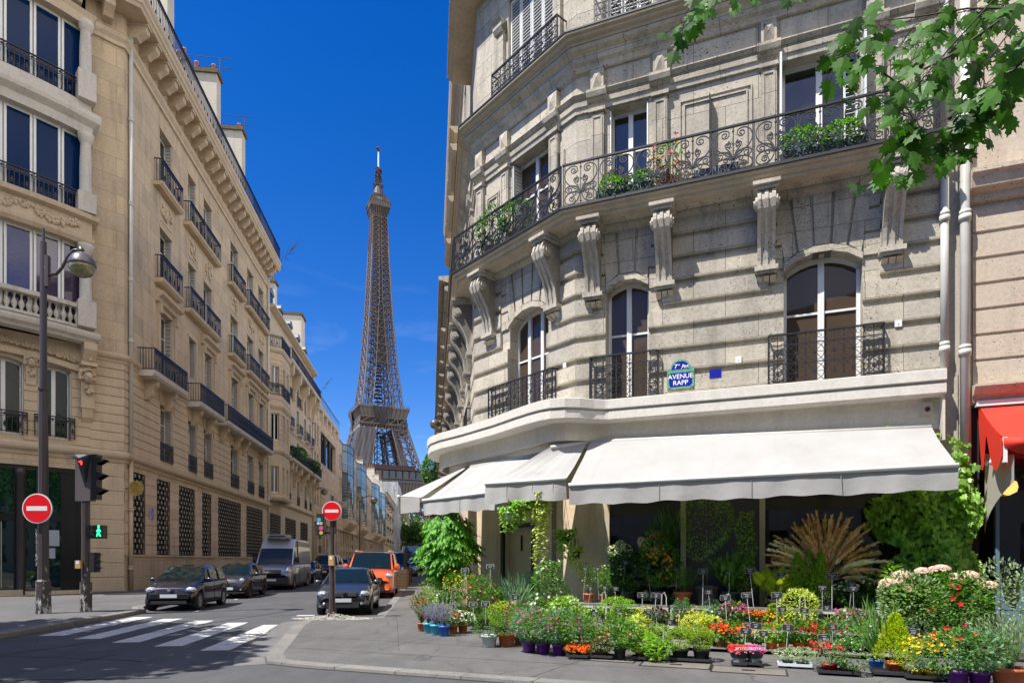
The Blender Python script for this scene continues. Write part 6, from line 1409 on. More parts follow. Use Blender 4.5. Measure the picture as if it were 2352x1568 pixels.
# lamp post at the left
lx,ly=-13.62,18.4; t=thing('street_lamp','tall brown street lamp with curved arm and glass bowl, left of the traffic light','street lamp',(lx,ly,.12))
m=MB(); m.beam((lx,ly,.12),(lx,ly,1.05),.2,.185,n=8); m.beam((lx,ly,1.05),(lx,ly,1.1),.185,.15,n=8); m.beam((lx,ly,1.1),(lx,ly,6.6),.145,.115,n=8); m.beam((lx,ly,6.6),(lx,ly,6.66),.14,n=8); m.beam((lx,ly,6.66),(lx,ly,10.9),.095,.08,n=10); m.beam((lx,ly,10.9),(lx,ly,11.3),.04,n=8); m.box(lx-.02,lx+.17,ly-.06,ly+.06,9.6,10.5); m.build('post',CHIP,t)
m=MB(); m.sm=True; A_=[(0,9.95),(.28,9.97),(.45,10.15),(.6,10.45),(.8,10.66),(1.02,10.66)]; m.tube([(lx+.1+u,ly-.02*u,z) for u,z in A_],.05,8,.04); m.beam((lx+1.1,ly-.06,10.66),(lx+1.1,ly+.0,10.66),.09,n=12); m.build('arm',BRN,t)
bx=lx+1.12; m=MB(); m.sm=True
def hood(par,c,r,mh,mg,tilt=0):
    m=MB(); m.sm=True; m.lathe(c,[(.01,r*.85),(r*.35,r*.8),(r*.7,r*.58),(r*.93,r*.2),(r,-.02),(r*1.02,-.05),(r*.98,-.07)],n=20,sy=.9); m.build('hood',mh,par)
    m=MB(); m.sm=True; m.lathe(c,[(r*.96,-.07),(r*.92,-r*.45),(r*.7,-r*.85),(r*.3,-r*1.06),(.01,-r*1.1)],n=20,sy=.9); m.build('glass_bowl',mg,par)
BOWL=glassy('lamp bowl glass',(.20,.18,.08),.08,.8)
hood(t,(bx,ly,10.28),.37,M('lamp hood paint',(.09,.075,.085),.35,coat=.3),BOWL)
m=MB(); rr=random.Random(3)
for i in range(22):
    z=1.5+i*.05; a=rr.uniform(-.05,.05); m.beam((lx-.1+a*.6,ly-.142,z),(lx-.1-a*.6,ly-.142,z+rr.uniform(.02,.07)),.005,n=3)
m.build('scratched_scribble',SWH,t)
noentry('round red no-entry sign with white bar on the tall brown lamp post at left',(lx-.02,ly-.2,3.15),.435,0)
# traffic light
tx,ty_=-12.92,19.2; t=thing('traffic_light','brown traffic light pole with three hooded lamps, green walking man and yellow push button','traffic light',(tx,ty_,.12))
m=MB(); m.beam((tx,ty_,.12),(tx,ty_,1.0),.16,n=8); m.beam((tx,ty_,1.0),(tx,ty_,3.45),.115,.11,n=8); m.build('post',CHIP,t)
hc=Vector((tx+.08,ty_-.02,0)); dr=Vector((.78,-.62,0)).normalized()     # back plate faces the viewer's left
HG=M('traffic light housing',(.10,.085,.095),.5)
m=MB(); m.box(tx-.25,tx+.27,ty_-.12,ty_+.05,3.45,4.85); m.build('head_shield',HG,t)
m=MB(); m.box(tx+.27,tx+.42,ty_-.16,ty_+.1,3.5,4.85); m.build('signal_head',BLACK,t)
m=MB()
for z in (3.75,4.2,4.65):
    vs=[(tx+.42,ty_-.15,z+.12),(tx+.42,ty_+.1,z+.12),(tx+.66,ty_+.1,z+.04),(tx+.66,ty_-.15,z+.04),(tx+.42,ty_-.15,z-.1),(tx+.42,ty_+.1,z-.1)]; m.add(vs,[(0,1,2,3),(0,3,4),(1,5,2),(4,5,1,0)])
m.build('visor',BLACK,t)
m=MB(); z=4.6; m.add([(tx-.25,ty_-.13,z+.25),(tx+.25,ty_-.13,z+.25),(tx-.42,ty_-.4,z+.2),(tx+.15,ty_-.4,z-.0),(tx+.1,ty_-.13,z-.65)],[(0,1,3,2),(1,4,3)]); m.build('large_visor',BLACK,t)
m=MB(); 
for a,b in (((.0,.08),(.0,-.06)),((-.07,.03),(.07,.05))): m.beam((tx-.05+a[0],ty_-.14,4.6+a[1]),(tx-.05+b[0],ty_-.14,4.6+b[1]),.02)
m.build('red_signal',M('red signal light',(1,.03,.02),.4,emit=3),t)
m=MB(); m.box(tx+.14,tx+.6,ty_-.14,ty_+.08,2.32,2.72); m.build('pedestrian_signal',BLACK,t)
def man(c,s): 
    m=MB(); X,Y,Z=c
    m.beam((X,Y,Z+.13*s),(X,Y,Z+.15*s+.03),.025*s,n=6); m.beam((X,Y,Z+.1*s),(X-.01,Y,Z),.022*s)
    for dx in (-.05,.05): m.beam((X-.01,Y,Z),(X+dx*s,Y,Z-.13*s),.016*s); m.beam((X,Y,Z+.09*s),(X+dx*1.1*s,Y,Z+.01*s),.013*s)
    return m
man((tx+.48,ty_-.15,2.52),1.05).build('green_man',M('green signal light',(.02,1,.25),.4,emit=3),t); man((tx+.27,ty_-.15,2.52),1.0).build('unlit_man',M('unlit signal',(.12,.1,.08),.5),t)
m=MB(); m.box(tx+.13,tx+.36,ty_-.06,ty_+.12,1.3,1.9); 
for z in (1.4,1.6,1.8): m.add([(tx+.36,ty_-.06,z+.06),(tx+.36,ty_+.1,z+.06),(tx+.52,ty_+.1,z+.03),(tx+.52,ty_-.06,z+.03),(tx+.36,ty_-.06,z-.06)],[(0,1,2,3),(0,3,4)])
m.build('repeater_signal',BLACK,t)
m=MB(); m.box(tx-.2,tx-.04,ty_-.2,ty_-.08,1.42,1.66); m.build('push_button_box',M('ochre push button box',(.5,.32,.12),.5),t); m=MB(); m.box(tx-.16,tx-.08,ty_-.205,ty_-.2,1.55,1.64); m.build('button_label',SWH,t)
# central pole with no-entry sign, leaning very slightly
px_,py_=-5.0,17.6; t=thing('sign_pole','brown pole with stickered signal box and yellow button in front of the grey-blue hatchback','pole',(px_,py_,.05))
m=MB(); m.beam((px_,py_,.05),(px_,py_,.32),.115,n=8); m.beam((px_,py_,.3),(px_,py_,2.55),.085,.075,n=8); m.beam((px_,py_,2.55),(px_,py_,3.45),.055,n=10); m.build('post',BRN,t)
m=MB(); m.box(px_-.4,px_-.18,py_-.12,py_+.06,2.35,2.95); m.box(px_-.2,px_-.05,py_-.04,py_,2.4,2.45); m.box(px_-.2,px_-.05,py_-.04,py_,2.85,2.9); m.box(px_+.05,px_+.12,py_-.06,py_+.04,2.4,2.8); m.build('signal_box',BLACK,t)
for (a,z,r,c) in ((-.33,2.78,.06,(.1,.35,.6)),(-.27,2.55,.065,(.65,.06,.28)),(-.27,2.68,.045,(.35,.55,.15)),(-.35,2.68,.04,(.5,.55,.6)),(-.27,2.42,.05,(.45,.5,.05))):
    m=MB(); disc(m,(px_+a,py_-.125,z),(0,-1,0),r,.006,14); m.build('sticker',M('sticker %d'%int(z*100+a*-1000),c,.4),t)
m=MB(); m.box(px_-.06,px_+.08,py_-.16,py_-.07,1.52,1.8); m.build('push_button_box',bpy.data.materials['ochre push button box'],t); m=MB(); m.box(px_-.02,px_+.04,py_-.165,py_-.16,1.68,1.77); m.build('button_label',SWH,t)
noentry('round red no-entry sign with white bar above the parked grey-blue hatchback',(px_+.02,py_-.09,3.02),.272,0)
# parking meter
g_=LS.P(19.4,0,.9); t=thing('parking_meter','dark blue parking meter with white P in front of the barred windows','parking meter',(g_[0],g_[1],.3)); m=MB(); m.box(g_[0]-.25,g_[0]+.25,g_[1]-.2,g_[1]+.2,.2,2.05); m.box(g_[0]-.3,g_[0]+.3,g_[1]-.25,g_[1]+.25,2.05,2.15); m.build('cabinet',M('dark meter paint',(.01,.03,.07),.4),t); m=MB(); m.box(g_[0]-.2,g_[0]+.2,g_[1]-.22,g_[1]-.2,.9,1.2); m.build('screen',M('meter panel',(.1,.35,.4),.3),t)
text(t,Fr((g_[0],g_[1]-.21),(1,0),(0,-1)),0,1.6,.0,'P',.34,SWH)
# wall lamps farther along
def walllamp(lab,F,s,z,o,r=.3):
    t=thing('wall_lamp',lab,'street lamp',F.P(s,z,0),group='bowl lamps on brackets along the side street'); m=MB(); m.sm=True; m.tube([F.P(s,z+.1,0),F.P(s,z+.55,o*.4),F.P(s,z+.75,o*.8),F.P(s,z+.55,o)],.05,6); m.build('bracket',BRN,t); c=F.P(s,z+.25,o); hood(t,c,r,bpy.data.materials['lamp hood paint'],BOWL)
walllamp('bowl lamp on a wall bracket just above the left end of the white shop ledge',STF,16.5,8.7,1.05,.27)
walllamp('bowl lamp hanging from the house with the plant-filled balcony',LS,48.2,9.9,1.3,.42)
lp=(-20.2,84.0); t=thing('street_lamp','slender street lamp standing before the modern building with glass bays','street lamp',(lp[0],lp[1],.6)); m=MB(); m.beam((lp[0],lp[1],.5),(lp[0],lp[1],9.6),.12,.07,n=8); m.tube([(lp[0],lp[1],9.3),(lp[0]+.5,lp[1],10.0),(lp[0]+1.3,lp[1],10.3),(lp[0]+1.8,lp[1],10.0)],.06,6); m.build('post',BRN,t); hood(t,(lp[0]+1.9,lp[1],9.7),.5,bpy.data.materials['lamp hood paint'],BOWL)
# cafe planters by the kerb beyond the orange van
WOOD=M('cafe planter wood',(.09,.052,.03),.8,col2=(.14,.085,.048),scale=3,streak=(1,1,.2))
for i,(d,h,lab) in enumerate([(33.2,1.25,'nearest wooden cafe planter behind the orange van'),(35.6,1.1,'second wooden cafe planter by the kerb'),(38.6,1.15,'wooden cafe planter with plants farther up the kerb'),(42,1.1,'farthest wooden cafe planter by the kerb')]):
    X=-5.7-.128*(d-33); z=rise(d); t=thing('wooden_planter',lab,'planter',(X,d,z),RZ,group='wooden cafe planters along the kerb'); m=MB(); m.box(-.5,.5,-.22,.22,.05,h*.85); 
    for k in range(6): m.box(-.52,.52,-.24,-.22,.08+k*.15,.2+k*.15); m.box(.5,.52,-.24,.22,.08+k*.15,.2+k*.15)
    m.build('box',WOOD,t,world=False)
t=thing('cafe_terrace_screen','black framed terrace screen beside the cafe planters','screen',(-5.9,38,rise(38)),RZ); m=MB()
for x in (-5,-3.5,-2,-.5,1,2.5): m.box(x-.03,x+.03,-.5,-.44,0,1.9); m.box(x-.03,x+.03,.9,.96,0,1.9)
m.box(-5,2.5,-.5,-.46,1.85,1.9); m.box(-5,2.5,-.5,-.46,1.0,1.05); m.box(-5,2.5,.9,.94,1.85,1.9); m.build('frame',BLACK,t,world=False)
m=MB(); m.box(-5,2.5,-.49,-.47,.1,1.0); m.build('panels',DARK,t,world=False)
# ------------------------------------------------------------------ foliage
def leafmat(name,c,c2=None,rough=.5,transl=.35,isl=.45):
    m,nt,b=mat(name); g=nd(nt,'NewGeometry').outputs['Random Per Island']; c2=c2 or tuple(x*.45 for x in c)
    col=ramp(nt,g,[(0,c2),(.5,c),(1,tuple(min(1,x*(1+isl)) for x in c))]); nt.links.new(col,b.inputs['Base Color']); b.inputs['Roughness'].default_value=rough; b.inputs['Specular IOR Level'].default_value=.4
    t=nd(nt,'BsdfTranslucent'); ms=nd(nt,'MixShader'); ms.inputs[0].default_value=transl; nt.links.new(mix(nt,1,col,(1.7,1.9,.7),'MULTIPLY'),t.inputs[0])
    nt.links.new(b.outputs[0],ms.inputs[1]); nt.links.new(t.outputs[0],ms.inputs[2]); nt.links.new(ms.outputs[0],nt.nodes['Material Output'].inputs[0]); return m
LG=leafmat('leaf green',(.10,.225,.035),(.03,.09,.015)); LD=leafmat('leaf dark green',(.05,.13,.03)); LY=leafmat('leaf yellow green',(.42,.52,.03)); LL=leafmat('leaf lime',(.24,.42,.035)); LGR=leafmat('leaf grey green',(.24,.33,.19)); LP=leafmat('leaf plane tree',(.05,.15,.012),(.015,.055,.008),transl=.45)
LIV=leafmat('leaf ivy',(.24,.42,.06),(.09,.2,.03),rough=.35); LVAR=leafmat('leaf variegated',(.5,.55,.12),(.16,.26,.05),isl=.4); LBL=leafmat('leaf blue green',(.15,.29,.17)); LTREE=leafmat('leaf street tree',(.05,.11,.02),(.02,.05,.01))
BARK=M('bark',(.10,.08,.055),.9,col2=(.2,.17,.12),scale=6,bmp=.5,bsc=12); TWIG=M('twig',(.05,.035,.025),.8)
def pet(name,c,c2=None): return leafmat('petal '+name,c,c2 or tuple(x*.7 for x in c),transl=.2,isl=.15)
PR=pet('red',(.62,.015,.02)); PW=pet('white',(.75,.75,.72),(.6,.62,.5)); PP=pet('pink',(.75,.22,.30)); PM_=pet('magenta',(.60,.03,.32)); PO=pet('orange',(.85,.16,.01)); PY=pet('yellow',(.85,.55,.02)); PV=pet('violet',(.20,.12,.45)); PL=pet('pale pink',(.72,.52,.50),(.80,.70,.60)); PC=pet('cream',(.62,.66,.45))
def leaf(m,p,d,u,L,W,kind=0):
    """one leaf from point p along d, blade normal roughly u"""
    d=d.normalized(); s=d.cross(u)
    if s.length<1e-3: s=d.cross(Vector((1,0,0)))
    s.normalize(); n=s.cross(d)
    if kind==0: m.add([p,p+d*L*.45+s*W*.5+n*L*.05,p+d*L,p+d*L*.45-s*W*.5+n*L*.05],[(0,1,2,3)])
    elif kind==1:   # folded, six points
        m.add([p,p+d*L*.3+s*W*.45,p+d*L*.7+s*W*.35-n*L*.03,p+d*L-n*L*.12,p+d*L*.7-s*W*.35-n*L*.03,p+d*L*.3-s*W*.45,p+d*L*.5-n*W*.1],[(0,1,6),(1,2,6),(2,3,6),(3,4,6),(4,5,6),(5,0,6)])
    else:           # lobed
        P=LOBE if kind==2 else IVY
        m.add([p+d*L*.4]+[p+d*(L*y)+s*(W*x)-n*(L*.10*(abs(x)*1.6+max(0,y-.5))) for x,y in P],[(0,i+1,(i+1)%len(P)+1) for i in range(len(P))])
LOBE=[(0,0),(.12,-.06),(.30,.02),(.27,.12),(.50,.14),(.42,.24),(.56,.40),(.38,.40),(.34,.46),(.50,.70),(.34,.66),(.24,.58),(.17,.62),(.20,.78),(.08,.84),(0,1.02),(-.08,.84),(-.20,.78),(-.17,.62),(-.24,.58),(-.34,.66),(-.50,.70),(-.34,.46),(-.38,.40),(-.56,.40),(-.42,.24),(-.50,.14),(-.27,.12),(-.30,.02),(-.12,-.06)]
IVY=[(0,0),(.2,-.08),(.34,.05),(.5,.2),(.3,.38),(.34,.62),(.14,.62),(0,1.0),(-.14,.62),(-.34,.62),(-.3,.38),(-.5,.2),(-.34,.05),(-.2,-.08)]
def rv(rr): 
    while 1:
        v=Vector((rr.uniform(-1,1),rr.uniform(-1,1),rr.uniform(-1,1)))
        if .05<v.length<1: return v
def crown(m,rr,c,rad,n,L,W,kind=0,holes=.0,clumps=9,droop=.2):
    cs=[(Vector(c)+Vector((v.x*rad[0],v.y*rad[1],v.z*rad[2]))*.72,rr.uniform(.3,.5)) for v in [rv(rr) for _ in range(clumps)]]
    for i in range(n):
        cc,q=rr.choice(cs); v=rv(rr); v=v.normalized()*(v.length**.35); p=cc+Vector((v.x*rad[0]*q,v.y*rad[1]*q,v.z*rad[2]*q))
        d=(v+rv(rr)*.8); d.z-=droop; leaf(m,p,d,Vector((0,0,1))+rv(rr)*.7,L*rr.uniform(.7,1.25),W*rr.uniform(.7,1.2),kind)
def tree(name,lab,x,y,h,r,n,L,mm,group=None,ht=.35,seed=0,z0=0,clumps=22,cat='tree',sq=.75):
    rr=random.Random(seed+int(x*10)); t=thing(name,lab,cat,(x,y,z0),group=group); m=MB(); m.sm=True
    m.tube([(x,y,z0),(x+.1,y,z0+h*.2),(x-.1,y+.1,z0+h*ht),(x,y,z0+h*.6)],h*.022,8,h*.012)
    for i in range(9): a=rr.random()*6.28; e=(x+math.cos(a)*r*.7,y+math.sin(a)*r*.7,z0+h*rr.uniform(.55,.9)); m.tube([(x,y,z0+h*rr.uniform(ht*.8,.55)),((x+e[0])/2,(y+e[1])/2,e[2]-h*.12),e],h*.009,5,h*.002)
    m.build('trunk',BARK,t); m=MB(); crown(m,rr,(x,y,z0+h*.68),(r,r,r*sq),n,L,L*.7,0,clumps=clumps); m.build('crown',mm,t); return t
tree('tree','leafy street tree at the end of the side street, left of the awning corner',-52,252,15,7,2600,.9,LTREE,'trees at the end of the street',seed=1)
tree('tree','tallest dark tree behind the parked blue van at the far end of the street',-41,262,20,9,3800,.9,LTREE,'trees at the end of the street',seed=2)
tree('tree','tree at the far end of the street nearest the flower shop side',-33,256,19,8,3400,.9,LTREE,'trees at the end of the street',seed=3)
tree('tree','tree partly hidden by the wisteria at the end of the street',-45,275,21,8,2600,1.0,LTREE,'trees at the end of the street',seed=4)
# plane trees of the avenue outside the frame: their shade falls on the road and pavement, their leaves show in the glass

def ptree(lab,x,y,z,r,n,seed,sq=.6,h=11,clumps=30): 
    rr=random.Random(seed); t=thing('plane_tree',lab,'tree',(x,y,0),group='plane trees along the avenue'); m=MB(); m.sm=True; m.tube([(x,y,0),(x+.1,y,3),(x,y,z)],.28,8,.12)
    for i in range(10): a=rr.random()*6.28; e=(x+math.cos(a)*r*.8,y+math.sin(a)*r*.8,z+rr.uniform(-1,1.5)); m.tube([(x,y,z-2),((x+e[0])/2,(y+e[1])/2,e[2]-.3),e],.09,5,.02)
    m.build('trunk',BARK,t); m=MB(); crown(m,rr,(x,y,z),(r,r,r*sq),n,.3,.26,0,clumps=clumps); m.build('crown',LP,t)
ptree('plane tree just outside the left frame edge, shading the zebra crossing',-15.3,10.0,9.2,4.9,9500,5,clumps=24)
ptree('plane tree behind the viewer on the left, shading the foreground road',-12.6,7.4,9.0,3.5,4600,6,clumps=15)
ptree('plane tree farther along the avenue outside the left frame edge',-24,9,8.5,4.5,4000,7)
ptree('plane tree on the avenue pavement behind the viewer',-3,-9,9,4.5,3500,8)
ptree('plane tree across the avenue behind the viewer to the right',9,-10,8.5,4.5,3500,9)
ptree('plane tree behind the viewer far to the left',-14,-9,8.5,4.5,3000,10)
ptree('plane tree on the avenue pavement outside the right frame edge',13,1.0,11,5.2,5000,11,sq=.95)
ptree('second plane tree along the avenue outside the right frame edge',21,-2.5,12,5.8,5000,12,sq=1.0)
ptree('third plane tree along the avenue outside the right frame edge',31,-6,13,6.5,5000,13,sq=1.1)
# ------------------------------------------------------------------ flower shop display
PT=M('terracotta plastic pot',(.42,.10,.035),.55,col2=(.5,.15,.06),scale=5); PB=M('black plastic pot',(.025,.027,.032),.5); PWh=M('white plastic pot',(.55,.6,.65),.4); PCy=M('cyan plastic pot',(.06,.42,.62),.35); PBl=M('blue plastic pot',(.015,.12,.5),.35); PPu=M('purple plastic pot',(.12,.02,.22),.3); PYe=M('yellow plastic pot',(.7,.38,.02),.4); POr=M('orange plastic pot',(.65,.13,.02),.45); PRe=M('red plastic pot',(.6,.02,.015),.4); PTe=M('teal wrapping',(.02,.42,.36),.4); SOIL=M('potting soil',(.03,.02,.015),.95)
STEM=M('green stem',(.10,.15,.05),.7); STK=M('white tag stick',(.50,.51,.52),.45); SLT=M('slate tag',(.025,.027,.032),.5); CANE=M('bamboo cane',(.45,.3,.12),.6)
def potm(par,c,r,h,mm,saucer=False):
    m=MB(); m.sm=True; m.lathe(c,[(r*.74,0),(r*.78,.01),(r*.94,h*.8),(r*1.03,h*.8),(r*1.06,h),(r*.96,h),(r*.93,h*.9)],n=14,cap=True); m.build('pot',mm,par)
def flower(m,p,d,s,n=5):
    d=d.normalized(); u=d.cross(Vector((.3,.2,1))); 
    if u.length<.05: u=Vector((1,0,0))
    u.normalize(); v=d.cross(u); c=p+d*s*.12; vs=[c-d*s*.2]
    for i in range(n*2):
        a=math.pi*i/n; r=s*(.5 if i%2==0 else .28); vs.append(c+(u*math.cos(a)+v*math.sin(a))*r)
    m.add(vs,[(0,i+1,(i+1)%(2*n)+1) for i in range(2*n)])
def foliage(m,rr,c,shape,r,h,n,L,W,kind=0,droop=.2,up=.3,sy=1.0,fm=None,fn=0,fs=.03,ftop=.35,clump=0):
    r*=1.14; h*=1.12; n=int(n*1.25); L*=1.12; W*=1.3; fn=int(fn*1.9); fs*=1.25
    """leaves on the shell and inside of the plant's own outline; c is the top of the pot"""
    c=Vector(c); pts=[]; bumps=[(rv(rr).normalized(),rr.uniform(.1,.32)) for _ in range(9)]
    for i in range(n+fn):
        isf=i>=n; v=rv(rr); vd=v.normalized(); q=v.length**(.3 if not isf else .1)
        k=1+sum(b*max(0,vd.dot(a))**6 for a,b in bumps)-.12
        if shape=='bush': p=Vector((vd.x*r*q*k,vd.y*r*q*sy*k,h*.5+vd.z*h*.52*q*k))
        elif shape=='cone': t=rr.random()**.75; a=rr.random()*6.283; rad=r*(1-t)**.8*(.55+.45*rr.random()**.4)*(1+.12*math.sin(a*3+t*9)); p=Vector((math.cos(a)*rad,math.sin(a)*rad,h*t)); vd=Vector((math.cos(a),math.sin(a),.5))
        elif shape=='column': t=rr.random(); a=rr.random()*6.283; rad=r*(.35+.65*rr.random()**.5)*(1-.5*t**3)*(1+.25*math.sin(t*14+a)); p=Vector((math.cos(a)*rad,math.sin(a)*rad,h*t)); vd=Vector((math.cos(a),math.sin(a),.3))
        elif shape=='spiky': a=rr.random()*6.283; t=rr.random()**.8; le=rr.uniform(0,1)**.5*r; p=Vector((math.cos(a)*le*t,math.sin(a)*le*t,h*t*(1-.3*(le/r)**2))); vd=Vector((math.cos(a)*le/r,math.sin(a)*le/r,1.2))
        elif shape=='trail': a=rr.random()*6.283; t=rr.random(); rad=r*(.3+.7*rr.random())*(1 if t<.5 else .8); p=Vector((math.cos(a)*rad,math.sin(a)*rad,h*.25-(h*1.1)*t**1.6*(.3+.7*abs(math.sin(a*2.5+1))))); vd=Vector((math.cos(a),math.sin(a),-.8))
        if isf:
            if shape in('bush',) and p.z<h*ftop: p.z=h*(ftop+rr.random()*(1-ftop))
            dd=vd*1+Vector((0,-.8,.9)); flower(fm,c+p+vd*L*.5,dd,fs*rr.uniform(.75,1.25))
        else:
            d=vd+rv(rr)*.7; d.z+=up-droop; leaf(m,c+p,d,Vector((0,0,1))+rv(rr)*.6,L*rr.uniform(.6,1.3),W*rr.uniform(.7,1.2),kind)
def plant(lab,x,y,z,pot,shape,r,h,n,L,W,lm,kind=0,fl=None,trunk=0,name='potted_plant',group=None,cat='potted plant',sy=1,droop=.2,up=.3,extra=None,base=0):
    """pot=(radius,height,material) or None; fl=[(count,size,material,lower limit)]; trunk raises the crown on a bare stem"""
    rr=random.Random(hash((round(x*50),round(y*50),len(lab)))&0xffff); t=thing(name,lab,cat,(x,y,z),group=group); zt=z
    if pot: 
        potm(t,(x,y,z),*pot); zt=z+pot[1]*.93; m=MB(); m.lathe((x,y,zt),[(pot[0]*.9,-.01),(pot[0]*.9,0)],n=12); m.build('soil',SOIL,t)
    if trunk:
        m=MB(); m.sm=True; m.tube([(x,y,zt),(x+.01,y,zt+trunk*.5),(x-.005,y,zt+trunk+h*.4)],.012,6,.008); m.build('trunk',BARK,t); zt+=trunk
    else:
        m=MB(); 
        for i in range(7): a=rr.random()*6.28; q=r*.55*rr.random(); m.tube([(x,y,zt-.02),(x+math.cos(a)*q*.6,y+math.sin(a)*q*.6,zt+h*.3),(x+math.cos(a)*q,y+math.sin(a)*q,zt+h*.6)],.005,3,.002)
        m.build('stems',STEM,t)
    m=MB(); fm=MB(); foliage(m,rr,(x,y,zt+base),shape,r,h,n,L,W,kind,droop,up,sy); m.build('foliage',lm,t)
    for (c,s,mm,lo) in (fl or []):
        fm=MB(); d=MB(); foliage(d,rr,(x,y,zt+base),shape,r*1.03,h*1.02,0,L*.3,W,kind,droop,up,sy,fm,c,s,lo); fm.build('flowers',mm,t)
    if extra: extra(t,rr,Vector((x,y,zt)))
    return t
def LA(x,o,z):      # where the sight line at column x crosses the row o metres before the shopfront
    s,_=AV.at(x,1400,o); p=AV.P(s,z,o); return p[0],p[1],z
def LGd(x,y,z=.05): d=F_PX*(CAMH-z)/(y-HY); return (x-CX)/F_PX*d,d,z
def px2m(d): return d/F_PX
# benches and trolley shelves that carry the pots
for i,(a,b_) in enumerate(((-.35,.9),(.95,2.15),(2.2,3.4),(3.45,4.75),(4.8,6.1))):
    t=thing('display_bench',('leftmost','second','third','fourth','rightmost')[i]+' long grey bench under the shop window carrying the tallest pots','bench',AV.P((a+b_)/2,.05,.5),group='grey display benches under the window')
    m=MB(); AV.box(m,a,b_,.69,.73,.15,.85); m.build('bench_top',KERB,t)
    for s in (a+.03,b_-.03):
        m=MB(); 
        for o in (.18,.82): AV.box(m,s-.02,s+.02,.05,.69,o-.02,o+.02)
        m.build('leg',SHUT,t)
    m=MB(); AV.line(m,[(b_-.12,.73),(b_-.11,.95),(b_-.06,1.0),(b_-.02,.9),(b_-.02,.73)],.84,.013); m.build('hoop_handle',SHUT,t)
for i,(a,b_) in enumerate(((.0,1.05),(1.1,2.2),(2.25,3.55),(3.6,4.85),(4.9,6.2))):
    t=thing('display_trolley',('leftmost','second','third','fourth','rightmost')[i]+' low wheeled metal trolley with two shelves in the middle of the flower display','trolley',AV.P((a+b_)/2,.05,1.6),group='wheeled flower trolleys')
    for z,o0,o1 in ((.37,1.0,1.65),(.13,1.1,2.5)): m=MB(); AV.box(m,a,b_,z-.02,z,o0,o1); m.build('shelf',M('galvanised shelf',(.3,.28,.25),.5,.4,col2=(.4,.36,.32),scale=6) if 'galvanised shelf' not in bpy.data.materials else bpy.data.materials['galvanised shelf'],t)
    m=MB()
    for s in (a+.02,b_-.02): 
        for o in (1.03,1.63): AV.box(m,s-.015,s+.015,.13,.7 if o<1.1 else .42,o-.015,o+.015)
        AV.box(m,s-.012,s+.012,.11,.13,1.1,2.5)
    AV.box(m,a+.03,b_-.03,.66,.7,1.02,1.05); AV.box(m,a+.03,b_-.03,.34,.38,1.65,1.66); m.build('frame',SHUT,t)
    for s in (a+.08,b_-.08):
        m=MB(); m.beam(AV.P(s-.02,.09,2.45),AV.P(s+.02,.09,2.45),.045,n=12); m.build('wheel',RUB,t)
def tray(lab,x,y,w,l,z=.05,mm=None):
    t=thing('plant_tray',lab,'tray',(x,y,z)); a=math.atan2(-.359,.933); t.rotation_euler=(0,0,a); m=MB(); m.box(-w/2,w/2,-l/2,l/2,.035,.05)
    for i in (-1,1): m.box(-w/2,w/2,i*l/2-.008,i*l/2+.008,.035,.075); m.box(i*w/2-.008,i*w/2+.008,-l/2,l/2,.035,.075)
    n=max(2,int(w/.12))
    for i in range(n): m.lathe((-w/2+w*(i+.5)/n,0,0),[(w/n*.3,0),(w/n*.36,.035)],n=8)
    m.build('tray',mm or PB,t,world=False); return t
def fruits(n,s,mm,h,r,nm='fruit',lo=.0):
    def f(t,rr,p):
        for i in range(n):
            a=rr.random()*6.28; m=MB(); m.sm=True; z=rr.uniform(lo,1)*h; q=r*(.8+.25*rr.random())*(math.sin(math.pi*min(.95,max(.1,z/h)))**.4)
            m.lathe((p.x+math.cos(a)*q,p.y-abs(math.sin(a))*q,p.z+z),[(.01,-s),(s*.8,-s*.6),(s,0),(s*.8,s*.6),(.01,s)],n=8,cap=False); m.build(nm,mm,t)
    return f
ORF=M('orange fruit',(.8,.28,.01),.4); RDF=M('red tomato',(.75,.05,.01),.25)
# ---- row A, on the benches
zA=.73; G_='potted plants of the flower shop'
def A_(lab,x,*a,o=.5,**k): p=LA(x,o,zA); k.setdefault('group',G_); return plant(lab,p[0],p[1],zA,*a,**k)
A_('leftmost lavender-like herb in a terracotta pot on the grey bench, before the travertine pier',1352,(.12,.2,PT),'spiky',.3,.62,520,.06,.012,LG,fl=[(26,.02,PL,.5)])
A_('second herb in a terracotta pot on the grey bench, beside the travertine pier',1388,(.11,.19,PT),'spiky',.26,.6,460,.06,.012,LL,fl=[(22,.02,PW,.5)])
A_('slim dark shrub in a black pot on the grey bench, left of the cream hydrangeas',1408,(.13,.24,PB),'bush',.2,.5,300,.07,.035,LD,1)
A_('broad dark green gardenia-like shrub in black pot below the cream hydrangeas',1440,(.17,.27,PB),'bush',.33,.72,620,.085,.045,LD,1,fl=[(14,.035,PC,.4)])
A_('small orange tree full of fruit in a black pot before the left window',1512,(.2,.28,PB),'bush',.36,.86,1100,.07,.035,LG,1,extra=fruits(24,.036,ORF,.84,.3,lo=.1),trunk=.12)
A_('little trailing plant in a small black pot beside the orange tree',1545,(.09,.15,PB),'trail',.16,.3,160,.035,.02,LG)
A_('stringy green succulent in a large terracotta pot on the grey bench',1568,(.19,.27,PT),'spiky',.48,.42,420,.16,.008,LG,up=.0,droop=.3)
A_('tall wispy standard tree in a big black pot before the charcoal panel',1624,(.25,.42,PB),'bush',.52,1.15,2100,.045,.014,LL,trunk=.72,o=.55,cat='potted tree',name='potted_tree',group=None)
A_('glossy upright shrub with lance leaves in a dark pot before the charcoal panel',1675,(.19,.3,PB),'spiky',.42,.62,260,.17,.045,LG,1,up=.5)
A_('tall vine on a cane in a black pot against the tan mullion',1712,(.17,.3,PB),'column',.19,1.45,900,.05,.028,LL,1,fl=[(8,.03,PL,.3)])
